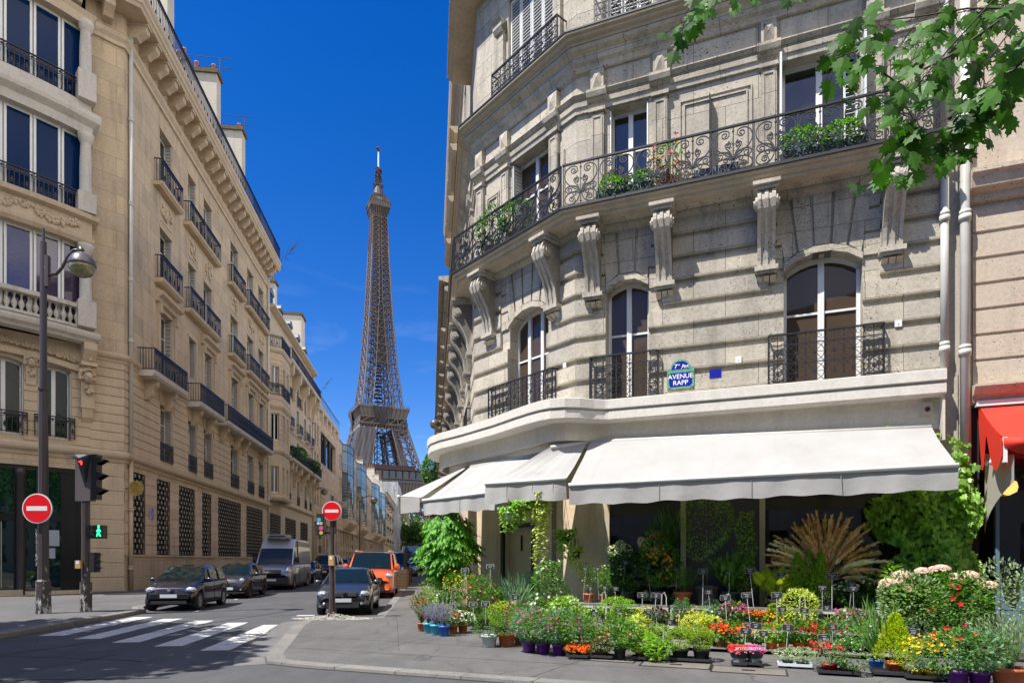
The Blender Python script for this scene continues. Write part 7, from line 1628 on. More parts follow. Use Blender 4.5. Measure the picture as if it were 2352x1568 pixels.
A_('lime green hosta with broad leaves in two beige pots before the right window',1782,(.15,.16,M('beige plastic pot',(.35,.28,.2),.5)),'spiky',.38,.42,90,.24,.13,LY,1,up=.3)
A_('left feathery green conifer of the trio before the right window',1832,(.12,.17,PB),'cone',.22,.8,1100,.05,.014,LL,up=.9,o=.62)
A_('middle feathery green conifer of the trio before the right window',1856,(.12,.17,PB),'cone',.22,.84,1100,.05,.014,LL,up=.9,o=.5)
A_('right feathery green conifer of the trio before the right window',1884,(.12,.17,PB),'cone',.22,.8,1100,.05,.014,LL,up=.9,o=.62)
A_('white geranium in a black pot, leftmost of the geraniums before the right window',1936,(.11,.15,PB),'bush',.2,.3,190,.06,.055,LG,1,fl=[(20,.045,PW,.6)])
A_('pale pink geranium in a black pot, in the middle of the geraniums',1975,(.11,.15,PB),'bush',.22,.36,210,.06,.055,LD,1,fl=[(26,.045,PL,.6)])
A_('magenta geranium in a blue-grey pot, rightmost of the geraniums before the right window',2022,(.12,.15,PBl),'bush',.27,.4,300,.06,.055,LD,1,fl=[(12,.045,PM_,.7)])
# flowers standing in the windows
def blooms(lab,name,x,z,o,balls,mm,cat='flowers'):
    p=LA(x,o,z); t=thing(name,lab,cat,p); rr=random.Random(int(x)); m=MB()
    for (dx,dz,r) in balls:
        c=Vector(p)+AV.e*dx+Vector((0,0,dz))
        for i in range(150): v=rv(rr).normalized(); flower(m,c+v*r,v,.045,4)
    m.build('flower_heads',mm,t); m=MB()
    for (dx,dz,r) in balls:
        c=Vector(p)+AV.e*dx; m.tube([c+Vector((0,0,-.55)),c+Vector((0,0,dz-r*.6))],.008,4)
        for i in range(8): leaf(m,c+Vector((0,0,dz-r*1.1)),rv(rr)+Vector((0,0,-.1)),Vector((0,0,1)),.16,.1,1)
    m.build('leaves',LG,t); return t
blooms('cream hydrangea heads in the left shop window','hydrangea',1425,1.85,.12,[(-.17,.02,.13),(.12,.03,.15),(.0,.14,.12)],PC)
blooms('white orchid spray in the left shop window, right of the cream hydrangeas','orchid',1480,1.95,.12,[(.0,.03,.13),(.25,-.12,.12),(-.05,.12,.1)],PW)
blooms('pink orchid spray above the white orchids in the left shop window','orchid',1503,2.08,.08,[(-.12,.06,.09),(.05,.09,.12),(.2,.02,.12),(-.28,.03,.08)],PP)
p=LA(1535,.05,1.5); plant('grassy palm on a bare trunk behind the pink orchids in the left window',p[0],p[1],1.2,None,'spiky',.4,.75,420,.22,.014,LG,trunk=.6,cat='palm',name='indoor_palm')
# pampas bouquet
p=LA(1893,.45,zA); t=thing('pampas_bouquet','huge fan-shaped bouquet of dried tan and cream pampas grass before the right window','dried bouquet',p); rr=random.Random(21)
m=MB(); m.sm=True; m.lathe(p,[(.13,0),(.16,.2),(.12,.42),(.15,.45)],n=14); m.build('vase',glassy('vase glass',(.1,.1,.08),.05,.8),t)
PLM=[leafmat('plume tan',(.72,.50,.29),(.50,.32,.17),.8,.3,.3),leafmat('plume cream',(.85,.80,.62),(.75,.66,.46),.8,.3,.1),leafmat('plume straw',(.62,.46,.2),(.45,.32,.14),.8,.3,.3)]
mm_=[MB(),MB(),MB()]; stm=MB()
for i in range(120):
    a=max(-1.35,min(1.35,rr.gauss(0,.62))); L=rr.uniform(.8,1.6)*(1-.2*abs(a)); k=rr.choices((0,1,2),(6,2,3))[0]; y0=rr.uniform(-.22,.2)
    b0=Vector(p)+Vector((0,0,.42)); pts=[]
    for j in range(9): u=j/8; an=a*(.55+.55*u); pts.append(b0+AV.e*(math.sin(an)*L*u)+AV.n*(y0*u)+Vector((0,0,math.cos(an)*L*u*(1-.08*u))))
    stm.tube(pts[:7],.004,3,.002)
    for j in range(120):
        u=rr.uniform(.5,1); q=min(7,int(u*8)); c=pts[q].lerp(pts[q+1],u*8-q); d=(pts[q+1]-pts[q]).normalized()*1.4+rv(rr)*.75; leaf(mm_[k],c,d,rv(rr),.13*(1.25-u*.6),.024)
stm.build('stalks',PLM[2],t)
for a,k in zip(mm_,range(3)): a.build('plumes',PLM[k],t)
# ---- row B, upper trolley shelf
zB=.37
def B_(lab,x,*a,o=1.32,**k): p=LA(x,o,zB); k.setdefault('group',G_); return plant(lab,p[0],p[1],zB,*a,**k)
B_('small lime salad herb in a pot at the left end of the upper trolley shelf',1340,(.07,.1,PTe),'bush',.14,.17,170,.05,.035,LL,1)
B_('white flowering herb on the upper trolley shelf, left of the maidenhair fern',1370,(.07,.1,PT),'bush',.13,.2,150,.05,.02,LG,fl=[(16,.028,PW,.5)])
B_('left half of the bright maidenhair fern pair in terracotta pots',1404,(.1,.13,PT),'bush',.22,.36,1000,.028,.024,LL)
B_('right half of the bright maidenhair fern pair, beside the thyme',1430,(.1,.13,PT),'bush',.21,.34,950,.028,.024,LL)
B_('grey thyme in a pale pot on the upper trolley shelf',1456,(.08,.1,PWh),'bush',.13,.2,340,.022,.01,LGR)
B_('yellow variegated creeper on the upper trolley shelf',1482,(.08,.1,PT),'bush',.15,.24,320,.035,.02,LVAR,fl=[(40,.02,PY,.4)])
B_('dark purple-leaved heuchera-like plant on the upper trolley shelf',1512,(.09,.1,PB),'bush',.18,.2,300,.05,.035,leafmat('leaf purple dark',(.07,.035,.05)),1,fl=[(20,.02,PL,.5)])
B_('low yellow-green mound right of the purple-leaved plant',1532,(.08,.1,PB),'bush',.12,.15,280,.022,.012,LL)
B_('left bluish dwarf conifer on the upper trolley shelf',1556,(.08,.12,PB),'cone',.14,.36,620,.035,.014,LBL,up=.9)
B_('right bluish dwarf conifer on the upper trolley shelf',1575,(.08,.12,PB),'cone',.14,.38,620,.035,.014,LBL,up=.9)
B_('lime spurge on the upper trolley shelf behind the yellow euonymus',1603,(.08,.1,PB),'bush',.15,.24,330,.035,.012,LY)
B_('silvery lavender cotton on the upper trolley shelf',1632,(.1,.12,PB),'bush',.21,.28,900,.035,.007,LBL,up=.6)
B_('round-leaved green cyclamen-like plant with white blooms',1660,(.09,.11,PT),'bush',.19,.26,170,.065,.06,LG,1,fl=[(10,.04,PW,.7)])
B_('magenta cyclamen on the upper trolley shelf',1684,(.09,.11,PT),'bush',.19,.32,150,.065,.06,LG,1,fl=[(34,.05,PM_,.66)])
def wrap(mm,r,h):
    def f(t,rr,p): m=MB(); m.sm=True; m.lathe((p.x,p.y,p.z-.12),[(r*.5,0),(r*.7,h*.4),(r*1.1,h),(r*1.15,h)],n=10,cap=False); m.build('wrapping',mm,t)
    return f
B_('red kalanchoe bouquet in teal wrapping',1712,(.08,.1,PTe),'bush',.12,.22,130,.05,.035,LG,1,fl=[(70,.024,PR,.72)],extra=wrap(PTe,.09,.1))
B_('orange kalanchoe bouquet in teal wrapping',1738,(.09,.1,PTe),'bush',.15,.22,130,.05,.035,LG,1,fl=[(110,.026,PO,.7)],extra=wrap(PTe,.11,.1))
B_('red and yellow celosia in an orange pot',1776,(.08,.13,POr),'cone',.14,.3,150,.07,.035,LL,1,fl=[(40,.035,PY,.4),(18,.04,PR,.4)])
B_('yellow celosia in a yellow pot',1800,(.07,.12,PYe),'cone',.12,.24,130,.07,.03,LY,1,fl=[(50,.03,PY,.4)])
B_('airy yellow-green shrub spilling over the upper trolley shelf, centre of the display',1838,(.11,.14,PB),'bush',.3,.55,900,.045,.022,LVAR,1,sy=.8)
B_('low tray of pale succulent rosettes on the upper trolley shelf',1892,(.1,.08,PB),'bush',.26,.08,150,.05,.035,LGR,1,sy=.6)
B_('pink and white busy lizzies left of the strappy agapanthus',1950,(.1,.11,PT),'bush',.2,.28,240,.05,.03,LG,1,fl=[(40,.045,PM_,.4),(16,.045,PL,.4)])
B_('red-pink busy lizzies right of the pink and white ones',1985,(.09,.11,PT),'bush',.18,.26,220,.05,.03,LG,1,fl=[(24,.04,PP,.5),(14,.04,PR,.5)])
B_('tall pale green spire of leaves rising beside the ivy wall',2050,(.12,.16,PB),'column',.16,.95,420,.09,.035,LL,1,o=1.0)
B_('yellow-orange marigolds low beside the pale green spire',2066,(.1,.12,PB),'bush',.2,.24,260,.04,.02,LG,fl=[(30,.035,PY,.5)])
# ---- row C, lower trolley shelf
zC=.13
def C_2(lab,x,*a,o=2.1,**k): p=LA(x,o,zC); k.setdefault('group',G_); return plant(lab,p[0],p[1],zC,*a,**k)
C_2('low bushy mint at the left end of the lower trolley shelf',1332,(.08,.1,PB),'bush',.18,.22,320,.045,.025,LG,1)
C_2('chives-like grassy herb on the lower trolley shelf',1360,(.07,.1,PB),'spiky',.16,.3,160,.12,.006,LGR,up=.7)
C_2('broad green strawberry-leaved plant with red tips on the lower trolley shelf',1418,(.1,.12,PB),'bush',.27,.28,420,.055,.035,LG,1,fl=[(16,.025,PR,.5)])
C_2('yellow-green round-leaved shrub behind the ivy tray',1462,(.1,.13,PT),'bush',.22,.3,240,.065,.055,LVAR,1)
C_2('dark needle-leaved rosemary between the ivy and the box balls',1494,(.1,.12,PB),'spiky',.2,.4,480,.045,.008,LD,up=.7)
C_2('gold variegated euonymus bushes in square black pots',1600,(.14,.14,PB),'bush',.25,.36,850,.04,.022,LVAR,1,fl=[(90,.022,PY,.3)])
C_2('gold variegated euonymus right of the box balls, nearer the red busy lizzies',1632,(.12,.14,PB),'bush',.2,.33,650,.04,.022,LVAR,1,fl=[(60,.022,PY,.3)])
C_2('bright red New Guinea busy lizzie with broad leaves',1656,(.1,.1,PT),'bush',.22,.28,170,.09,.04,LG,1,fl=[(44,.055,PR,.5)],o=2.3)
C_2('orange New Guinea busy lizzie, right of the red one',1690,(.1,.1,PT),'bush',.23,.28,170,.09,.04,LG,1,fl=[(48,.055,PO,.5)],o=2.3)
C_2('white bacopa-like flowers behind the wrapped bouquets',1738,(.1,.1,PB),'bush',.24,.16,330,.025,.012,LG,fl=[(60,.018,PW,.5)])
C_2('green mandevilla buds in two terracotta pots, third trolley right end',1772,(.1,.12,POr),'bush',.2,.28,330,.05,.026,LL,1,fl=[(14,.025,PR,.5)],o=2.3)
C_2('second green mandevilla in terracotta, beside the white lettered bouquets',1800,(.09,.12,POr),'bush',.16,.26,300,.05,.026,LG,1,o=2.3)
C_2('red mandevilla in a wide terracotta pot, left one of the pair',1836,(.12,.13,POr),'bush',.22,.32,380,.055,.03,LG,1,fl=[(12,.045,PR,.5)],o=2.2)
C_2('red mandevilla in a wide terracotta pot, right one of the pair',1866,(.12,.13,POr),'bush',.22,.32,380,.055,.03,LG,1,fl=[(20,.05,PR,.4)],o=2.2)
C_2('bushy red-flowered plant behind the red carnations',1915,(.12,.12,PB),'bush',.24,.38,420,.05,.022,LG,fl=[(26,.035,PR,.4)])
C_2('dark blue-green skimmia-like mass left of the agapanthus',1958,(.14,.12,PB),'bush',.34,.32,560,.06,.026,LBL,1)
C_2('cream and apricot flowers behind the agapanthus',2000,(.12,.12,PB),'bush',.25,.36,380,.045,.022,LG,1,fl=[(22,.035,PL,.4),(12,.03,PY,.4)])
# ---- row D, on the pavement
def D_(lab,x,y,*a,**k): p=LGd(x,y); k.setdefault('group',G_); return plant(lab,p[0],p[1],.05,*a,**k)
def T_(lab,x,y,w,l,**k): p=LGd(x,y); return tray(lab,p[0],p[1],w,l,**k)
T_('black tray under the orange chrysanthemums',1330,1511,.36,.26)
D_('orange chrysanthemums in terracotta pots on the leftmost ground tray',1318,1508,(.07,.1,POr),'bush',.13,.13,110,.03,.02,LG,fl=[(150,.028,PO,.2)])
D_('second clump of orange chrysanthemums on the leftmost ground tray',1344,1510,(.07,.1,POr),'bush',.13,.13,110,.03,.02,LG,fl=[(150,.028,PO,.2)])
T_('black tray under the little tomato plants',1385,1512,.36,.26)
def canes(n,h):
    def f(t,rr,p): 
        m=MB()
        for i in range(n): x=p.x+rr.uniform(-.12,.12); y=p.y+rr.uniform(-.08,.08); m.beam((x,y,p.z-.05),(x+rr.uniform(-.02,.02),y,p.z+h),.005)
        m.build('canes',CANE,t); fruits(16,.022,RDF,h*.8,.16,lo=.1)(t,rr,p)
    return f
D_('cherry tomato plants with red fruit and bamboo canes on a ground tray',1382,1510,(.1,.12,PT),'bush',.2,.34,380,.05,.025,LG,1,extra=canes(6,.42))
D_('green miniature rose bush in a black pot standing on the pavement',1424,1514,(.1,.2,PB),'bush',.26,.42,620,.05,.03,LG,1,fl=[(8,.03,PP,.5)])
T_('black tray under the small-leaved trailing ivy',1480,1516,.4,.26)
D_('trailing ivy in terracotta pots spilling over its black tray',1475,1512,(.12,.12,PT),'bush',.3,.26,430,.055,.05,LIV,3)
D_('trailing ivy runner at the right end of the ivy tray',1508,1519,(.07,.08,PT),'bush',.2,.2,260,.05,.045,LIV,3)
T_('long black tray holding the three clipped box balls',1562,1518,.92,.26)
for i,x in enumerate((1513,1562,1611)): D_(('left','middle','right')[i]+' clipped lime box ball in a black pot, one of three in a row',x,1515+i*1.5,(.135,.2,PB),'bush',.19,.33,1500,.022,.014,leafmat('leaf box lime',(.24,.36,.03),(.09,.17,.02)) if i==0 else bpy.data.materials['leaf box lime'],kind=0,group='clipped box balls in a row')
def bag(t,rr,p):
    m=MB(); m.sm=True; m.lathe((p.x,p.y,p.z-.16),[(.075,0),(.085,.03),(.1,.14),(.125,.2),(.16,.3)],n=12,cap=False); m.build('printed_sleeve',M('silver sleeve',(.45,.46,.48),.3,.3) if 'silver sleeve' not in bpy.data.materials else bpy.data.materials['silver sleeve'],t)
    m=MB(); m.sm=True; m.lathe((p.x,p.y,p.z-.16),[(.118,.17),(.143,.24),(.16,.285)],n=12,cap=False); m.build('black_band',PB,t)
for i,(x,c) in enumerate(((1698,PR),(1732,PM_))):
    p=LGd(x,1527); T_('small black tray under the '+('left' if i==0 else 'right')+' lettered bouquet',x,1529,.22,.22)
    t=D_(('red' if i==0 else 'magenta')+' carnation bouquet in a silver and black lettered sleeve on the pavement',x,1527,(.08,.12,PB),'bush',.13,.12,70,.03,.02,LG,fl=[(150,.03,c,.3),(40,.028,PP,.3)],extra=bag,base=.06,name='wrapped_bouquet',cat='bouquet')
    text(t,Fr((p[0],p[1]-.155),(1,0),(0,-1)),0,.325,.0,'ROYALE',.062,SWH)
T_('white tray under the little white-edged shrubs',1825,1532,.46,.26,mm=PWh)
D_('white-variegated dwarf shrub in grey pots, left half of the white tray',1808,1528,(.08,.1,PB),'bush',.17,.16,420,.02,.014,LGR,fl=[(50,.014,PC,.3)])
D_('white-variegated dwarf shrub in grey pots, right half of the white tray',1842,1531,(.09,.1,PB),'bush',.18,.17,460,.02,.014,LGR,fl=[(50,.014,PC,.3)])
T_('long black tray under the red carnations and dark creeper',1925,1548,.52,.3)
D_('red carnations with grey leaves in a red pot on the black tray',1905,1544,(.11,.14,PRe),'bush',.18,.27,420,.06,.008,LGR,fl=[(16,.05,PR,.7)])
D_('dark green creeper beside the red carnations on the black tray',1945,1549,(.09,.1,PB),'bush',.17,.38,360,.05,.022,LG,1,fl=[(14,.02,PW,.3)])
D_('strappy green agapanthus in a blue pot, left of the golden conifer',2012,1538,(.11,.16,PBl),'spiky',.38,.62,110,.3,.02,LG,1,up=.5)
T_('black tray under the golden conifer and the blue pot',2050,1551,.5,.3)
D_('golden yellow cone-shaped conifer in a terracotta-orange pot',2056,1546,(.13,.17,POr),'cone',.27,.6,2300,.05,.014,leafmat('leaf golden',(.42,.48,.02),(.22,.30,.02)),up=.8)
T_('long black tray under the two yellow pots',2128,1560,.52,.3)
D_('left yellow pot with bushy green and yellow broom flowers',2108,1556,(.1,.12,PYe),'bush',.2,.36,560,.035,.014,LL,fl=[(26,.028,PY,.6)])
D_('right yellow pot with grey-green leaves and orange-yellow flowers',2146,1560,(.12,.13,PYe),'bush',.23,.42,560,.035,.02,LBL,fl=[(70,.035,PY,.6)])
D_('left purple pot with leafy shrub at the right of the display',2200,1572,(.13,.2,PPu),'bush',.28,.5,600,.05,.024,LG,1,fl=[(6,.05,PR,.5)])
D_('right purple pot with blue-green abelia at the right of the display',2250,1574,(.13,.19,PPu),'bush',.28,.5,700,.05,.024,LBL,1)
D_('big terracotta pot of grey-green rosemary at the right frame edge',2318,1578,(.2,.26,PT),'spiky',.42,.62,1300,.06,.01,LGR,up=.3)
p=AV.P(6.95,.05,1.95); plant('tall leafy shrub with red trumpet flowers behind the purple pots',p[0],p[1],.05,(.2,.3,PB),'bush',.4,.85,1300,.06,.03,LG,1,fl=[(9,.08,PR,.3)],group=G_)
p=AV.P(6.3,.05,1.75); plant('dense blue-green shrub mass under the pink hydrangea, left part',p[0],p[1],.05,(.2,.3,PB),'bush',.46,.95,1500,.06,.028,LGR,1,group=G_)
p=AV.P(7.6,.05,1.8); plant('dense blue-green shrub leaning past the blue shopfront',p[0],p[1],.05,(.2,.3,PB),'bush',.52,.95,1500,.06,.028,LGR,1,group=G_,sy=.7)
p=AV.P(6.75,.9,1.45); t=thing('hydrangea','wide pale pink hydrangea at the foot of the ivy wall','potted plant',(p[0],p[1],.05)); potm(t,(p[0],p[1],.05),.22,.35,PB)
rr=random.Random(31); m=MB(); fm=MB()
for i in range(17):
    u_=rr.uniform(-.78,.7); c=Vector(p)+AV.e*u_+AV.n*rr.uniform(-.1,.4)+Vector((0,0,.62-.32*abs(u_)+rr.uniform(-.22,.06))); r=rr.uniform(.09,.15)
    for k in range(150):
        v=rv(rr).normalized(); v.z=abs(v.z)*.8; flower(fm,c+Vector((v.x*r,v.y*r,v.z*r*.8)),v,.05,4)
    for k in range(14): leaf(m,c+rv(rr)*.08-Vector((0,0,.1)),rv(rr)+AV.n*.6,Vector((0,0,1)),.17,.11,1)
fm.build('flower_heads',PL,t)
m.tube([(p[0],p[1],.4),(p[0],p[1],1.2)],.03,5); foliage(m,rr,(p[0],p[1],.55),'bush',.62,.75,420,.1,.06,1,sy=.6); m.build('leaves',LG,t)
# ivy wall between the shop and the neighbour
t=thing('ivy','thick wall of glossy ivy climbing between the white awning and the red awning','climbing plant',AV.P(6.9,.05,.2)); rr=random.Random(41); m=MB()
for i in range(4300):
    s=rr.uniform(5.85,7.75); z=rr.uniform(.6,3.75)**1.0
    lo=6.08+.25*math.sin(z*4.3)+.1*math.sin(z*11); hi=7.62+.12*math.sin(z*5+1)
    if z>3.05: lo=7.1+(z-3.05)*.25
    if z>3.35: hi=7.62-(z-3.35)*.8
    if not lo<s<hi: continue
    bulge=.18+.22*math.sin(s*5+z*2)**2+.35*math.exp(-((s-7.0)/.5)**2); o=rr.uniform(.03,1)**.5*bulge+.06
    d=AV.n*.55+Vector((0,0,-.8))+rv(rr)*.5; leaf(m,Vector(AV.P(s,z,o)),d,AV.n+rv(rr)*.95,rr.uniform(.08,.16),rr.uniform(.08,.16),3)
m.build('leaves',LIV,t); m=MB()
for i in range(22): s=rr.uniform(6.3,7.5); m.tube([AV.P(s+.1*math.sin(q*1.3+i),.05+q*.55,.08) for q in range(7)],.008,4)
m.build('stems',TWIG,t)
m=MB()
def spray(pts,n,L,spread=.06):
    for i in range(n):
        u=rr.random()*(len(pts)-1); q=int(u); c=Vector(pts[q]).lerp(Vector(pts[q+1]),u-q); leaf(m,c+rv(rr)*spread,AV.n*.4+rv(rr)*.7+Vector((0,0,-.4)),AV.n+rv(rr)*.4,L*rr.uniform(.7,1.2),L,3)
spray([AV.P(6.9,4.05,.15),AV.P(7.2,4.0,.2),AV.P(7.35,3.8,.22),AV.P(7.5,3.78,.2)],34,.09); spray([AV.P(6.25,4.25,.1),AV.P(6.3,4.2,.1)],8,.07,.03); spray([AV.P(6.2,2.6,.3),AV.P(5.85,2.3,.25),AV.P(5.8,2.2,.2)],14,.09); m.build('runner_shoots',LIV,t)
# ---- left cluster round the cut corner
D_('terracotta pot of pink-red gaura at the left end of the display',969,1449,(.1,.2,PT),'spiky',.28,.62,420,.09,.02,LG,1,fl=[(60,.04,PR,.3)])
for i,(x,y,c,nm) in enumerate(((984,1453,PCy,'left light cyan'),(1001,1457,PCy,'right light cyan'),(1020,1460,PBl,'deep blue'))): D_('lavender in the '+nm+' pot at the left end of the display',x,y,(.125,.23,c),'spiky',.27,.42,620,.05,.007,LGR,fl=[(190,.022,PV,.4)],up=.8,group='potted lavenders in a row')
D_('small red-flowered plant in terracotta, right of the deep blue lavender pot',1041,1454,(.1,.19,PT),'bush',.16,.26,230,.05,.03,LG,1,fl=[(16,.035,PR,.4)])
D_('white busy lizzie in a terracotta pot, right of the lavenders',1063,1452,(.11,.19,PT),'bush',.23,.26,330,.04,.025,LG,1,fl=[(90,.035,PW,.2)])
D_('pink fuchsia bush in a large charcoal pot beside the white busy lizzie',1098,1445,(.16,.3,PB),'bush',.34,.8,1300,.05,.03,LG,1,fl=[(34,.045,PP,.0),(14,.04,PR,.0)])
D_('yellow lantana trained as a standard with a bare trunk',1056,1436,(.14,.25,PB),'bush',.38,.56,1300,.05,.026,LG,1,trunk=.42,fl=[(90,.035,PY,.35)],name='potted_tree',cat='potted tree')
D_('white jasmine-like climber left of the yellow lantana',1028,1430,(.14,.25,PB),'bush',.34,.95,1200,.05,.025,LL,1,fl=[(50,.05,PW,.3)])
D_('thin lime-green column plant standing before the wisteria',1010,1428,(.1,.2,PB),'column',.09,1.25,800,.04,.014,LY,up=.9)
D_('wispy green shrub at the outer left edge of the display',990,1425,(.12,.22,PB),'spiky',.34,.85,520,.06,.02,LL,1,fl=[(12,.03,PW,.4)])
def trellis(t,rr,p):
    m=MB()
    for i in (-1,0,1): m.beam((p.x+i*.1,p.y,p.z),(p.x+i*.14,p.y,p.z+1.35),.008)
    for z in (.4,.8,1.2): m.beam((p.x-.15,p.y,p.z+z),(p.x+.15,p.y,p.z+z),.006)
    m.build('trellis',CANE,t)
D_('tall red mandevilla on a cane trellis left of the shop door',1128,1415,(.16,.28,PB),'column',.34,1.35,1500,.07,.042,LG,1,fl=[(15,.13,PR,.3)],extra=trellis)
D_('glossy-leaved shrub under the red mandevilla with a red bloom',1128,1436,(.15,.27,PB),'bush',.32,.62,700,.075,.05,LG,1,fl=[(4,.11,PR,.5)])
# wisteria
p=(-1.72,16.2); t=thing('wisteria','large bright green wisteria climbing to the awning at the left end of the shop','climbing plant',(p[0],p[1],.05)); rr=random.Random(51); m=MB(); fr_=MB(); fr_.sm=True
for i in range(6): a=i*1.05; fr_.tube([(p[0]+.1*math.cos(a),p[1]+.1*math.sin(a),.1),(p[0]+.15*math.cos(a+1),p[1]+.15*math.sin(a+1),1.0),(p[0]+.45*math.cos(a),p[1]+.35*math.sin(a),2.3)],.02,5,.008)
for i in range(400):
    v=rv(rr).normalized(); k=rr.uniform(.35,1.0)**.6; lob=1+.16*math.sin(v.z*5+v.x*3); c=Vector((p[0]+.12+v.x*.66*k*lob,p[1]+v.y*.5*k,2.12+v.z*.95*k)); ax=(Vector((v.x*.8,v.y*.7-.15,-.75))+rv(rr)*.45).normalized(); L=rr.uniform(.2,.3)
    for k in range(5):
        q=c+ax*L*k/5; sd=ax.cross(Vector((0,0,1))+rv(rr)*.3).normalized()
        for s in (-1,1): leaf(m,q,(sd*s*.8+ax*.5+Vector((0,0,-.5))),v*.6+Vector((0,-.3,.7))+rv(rr)*.4,.14,.06,1)
    leaf(m,c+ax*L,ax,v+Vector((0,0,.5)),.14,.06,1)
m.build('leaves',leafmat('leaf wisteria',(.11,.32,.022),(.035,.12,.01)),t); fr_.build('stems',BARK,t); potm(t,(p[0],p[1],.05),.24,.35,PB)
p=(-1.15,16.0); plant('dark variegated creeper between the wisteria and the wall',p[0],p[1],.05,(.15,.25,PB),'column',.3,2.1,1100,.05,.035,LVAR,1,group=G_)
# hanging pots
def hang(lab,x,y,z,pm,r,h,shape,fr2,hh,n,L,W,lm,kind,fl,top):
    def ex(t,rr,p):
        m=MB()
        for a in (0,2.1,4.2): m.beam((x+r*math.cos(a),y+r*math.sin(a),z+h),(x,y,top),.004,n=3)
        m.build('hanging_wires',TWIG,t)
    return plant(lab,x,y,z,(r,h,pm),shape,fr2,hh,n,L,W,lm,kind,fl=fl,extra=ex,name='hanging_pot',group='hanging pots under the awnings',cat='hanging pot')
q=LGd(992,1400); hang('hanging white pot of purple and pink petunias under the leftmost awning',-2.15,17.0,2.62,PWh,.15,.2,'bush',.36,.42,900,.035,.02,LD,0,[(70,.05,PM_,.0),(50,.045,PV,.0),(30,.045,PP,.0)],3.3)
hang('hanging white pot of ivy under the short overlapping awning, left one',-.05,13.95,2.55,PWh,.13,.17,'trail',.24,.45,420,.06,.05,LIV,3,None,3.35)
hang('hanging terracotta pot of ivy under the short overlapping awning',.22,13.9,2.72,PT,.11,.15,'trail',.24,.4,380,.06,.05,LIV,3,None,3.35)
hang('hanging pale pot with a long trail of variegated ivy, right one over the door',.62,13.85,2.62,PWh,.12,.16,'trail',.22,1.35,900,.06,.05,LVAR,3,None,3.35)
hang('dark hanging ivy basket on the travertine pier, upper one',1.2,14.25,2.05,PB,.11,.15,'trail',.24,.6,420,.06,.05,LIV,3,None,3.0)
hang('hanging basket with yellow-edged ivy at the right of the travertine pier',1.42,14.15,1.7,PB,.11,.15,'trail',.16,.5,300,.05,.045,LVAR,3,None,2.4)
# centre-left mass
D_('round grey-leaved herb in a white pot on the pavement, left of the centre mass',1124,1484,(.15,.22,PWh),'bush',.26,.42,1200,.03,.012,LG)
D_('bushy thyme in a wide terracotta pot beside the white pot',1164,1483,(.17,.25,PT),'bush',.27,.36,1200,.03,.012,LG)
D_('lime thyme bush behind the white and terracotta pots',1150,1460,(.14,.22,PB),'bush',.26,.46,1100,.03,.014,LY)
D_('lime feathery plant behind the spiky yucca',1195,1420,(.15,.25,PB),'spiky',.36,.75,900,.05,.012,LY,up=.6)
D_('blue-grey spiky yucca in front of the shop door',1188,1448,(.15,.26,PB),'spiky',.5,.5,120,.4,.022,LBL,up=.4,base=.22)
D_('magenta-flowered polygala shrub left of the purple pots',1196,1478,(.14,.2,PT),'bush',.3,.5,900,.045,.02,LG,1,fl=[(40,.035,PM_,.4)])
for i,(x,y) in enumerate(((1215,1497),(1248,1500),(1285,1503),(1318,1505))): D_(('leftmost','second','third','rightmost')[i]+' leafy polygala in a purple pot in the row by the pavement edge',x,y,(.13,.2,PPu),'bush',.3,.5,950,.05,.024,LG if i%2 else LBL,1,fl=[(14,.04,PM_,.3)],group='polygalas in purple pots')
D_('silver olive-like shrub beside the shop door',1222,1440,(.18,.3,PB),'bush',.36,.95,1500,.045,.012,LGR,fl=[(16,.03,PV,.5)])
D_('tall white dipladenia climbing a cane in the centre-left mass',1262,1462,(.16,.25,PB),'column',.34,1.2,1500,.06,.035,LG,1,fl=[(34,.075,PW,.2)],extra=trellis)
D_('dark white-flowering lily-like climber right of the shop door',1264,1430,(.16,.25,PB),'column',.2,1.6,600,.07,.035,LG,1,fl=[(30,.09,PW,.6)])
D_('small-leaved shrub with scattered white blooms next to the dipladenia',1295,1475,(.14,.22,PB),'bush',.3,.62,900,.05,.024,LL,1,fl=[(16,.05,PW,.4)])
D_('dark box-leaved bush against the travertine pier',1300,1418,(.15,.25,PB),'bush',.26,.7,700,.045,.03,LD,1)
# ---- balcony planting
def balc(lab,F,s,o,z,pot,r,h,n,lm,fl=None,box=None,L=.05,W=.03,shape='bush'):
    p=F.P(s,z,o); t=plant(lab,p[0],p[1],z,pot,shape,r,h,n,L,W,lm,1,fl=fl,name='balcony_plant',cat='balcony plant')
    if box: m=MB(); F.box(m,s-box/2,s+box/2,z,z+.26,o-.12,o+.12); m.build('planter_box',M('blue grey planter',(.10,.14,.19),.5) if 'blue grey planter' not in bpy.data.materials else bpy.data.materials['blue grey planter'],t)
    return t
balc('green shrub in a blue-grey planter box before the narrow upper window, left one',AV,.95,.42,9.47,None,.3,.5,700,LG,box=.75)
balc('green shrub in a blue-grey planter box before the narrow upper window, right one',AV,1.55,.42,9.47,None,.28,.5,600,LG,box=.5)
balc('terracotta pot with a pink rose beside the blue-grey planters on the long balcony',AV,2.1,.42,9.47,(.2,.25,TERRA),.28,.75,300,LG,fl=[(14,.1,PP,.4)])
balc('small blue-grey planter in the middle of the long balcony',AV,3.1,.42,9.47,None,.1,.2,40,LD,box=.9)
balc('green shrub in a planter box before the wide upper window, left one',AV,4.75,.42,9.47,None,.34,.6,800,LG,box=.8)
balc('green shrub in a planter box before the wide upper window, right one',AV,5.45,.42,9.47,None,.34,.6,800,LG,box=.8)
balc('yellow-green bush in a terracotta pot at the balcony corner window, left one',CHF,1.15,.4,9.47,(.17,.22,TERRA),.34,.85,800,LD,fl=[(20,.03,PW,.4)])
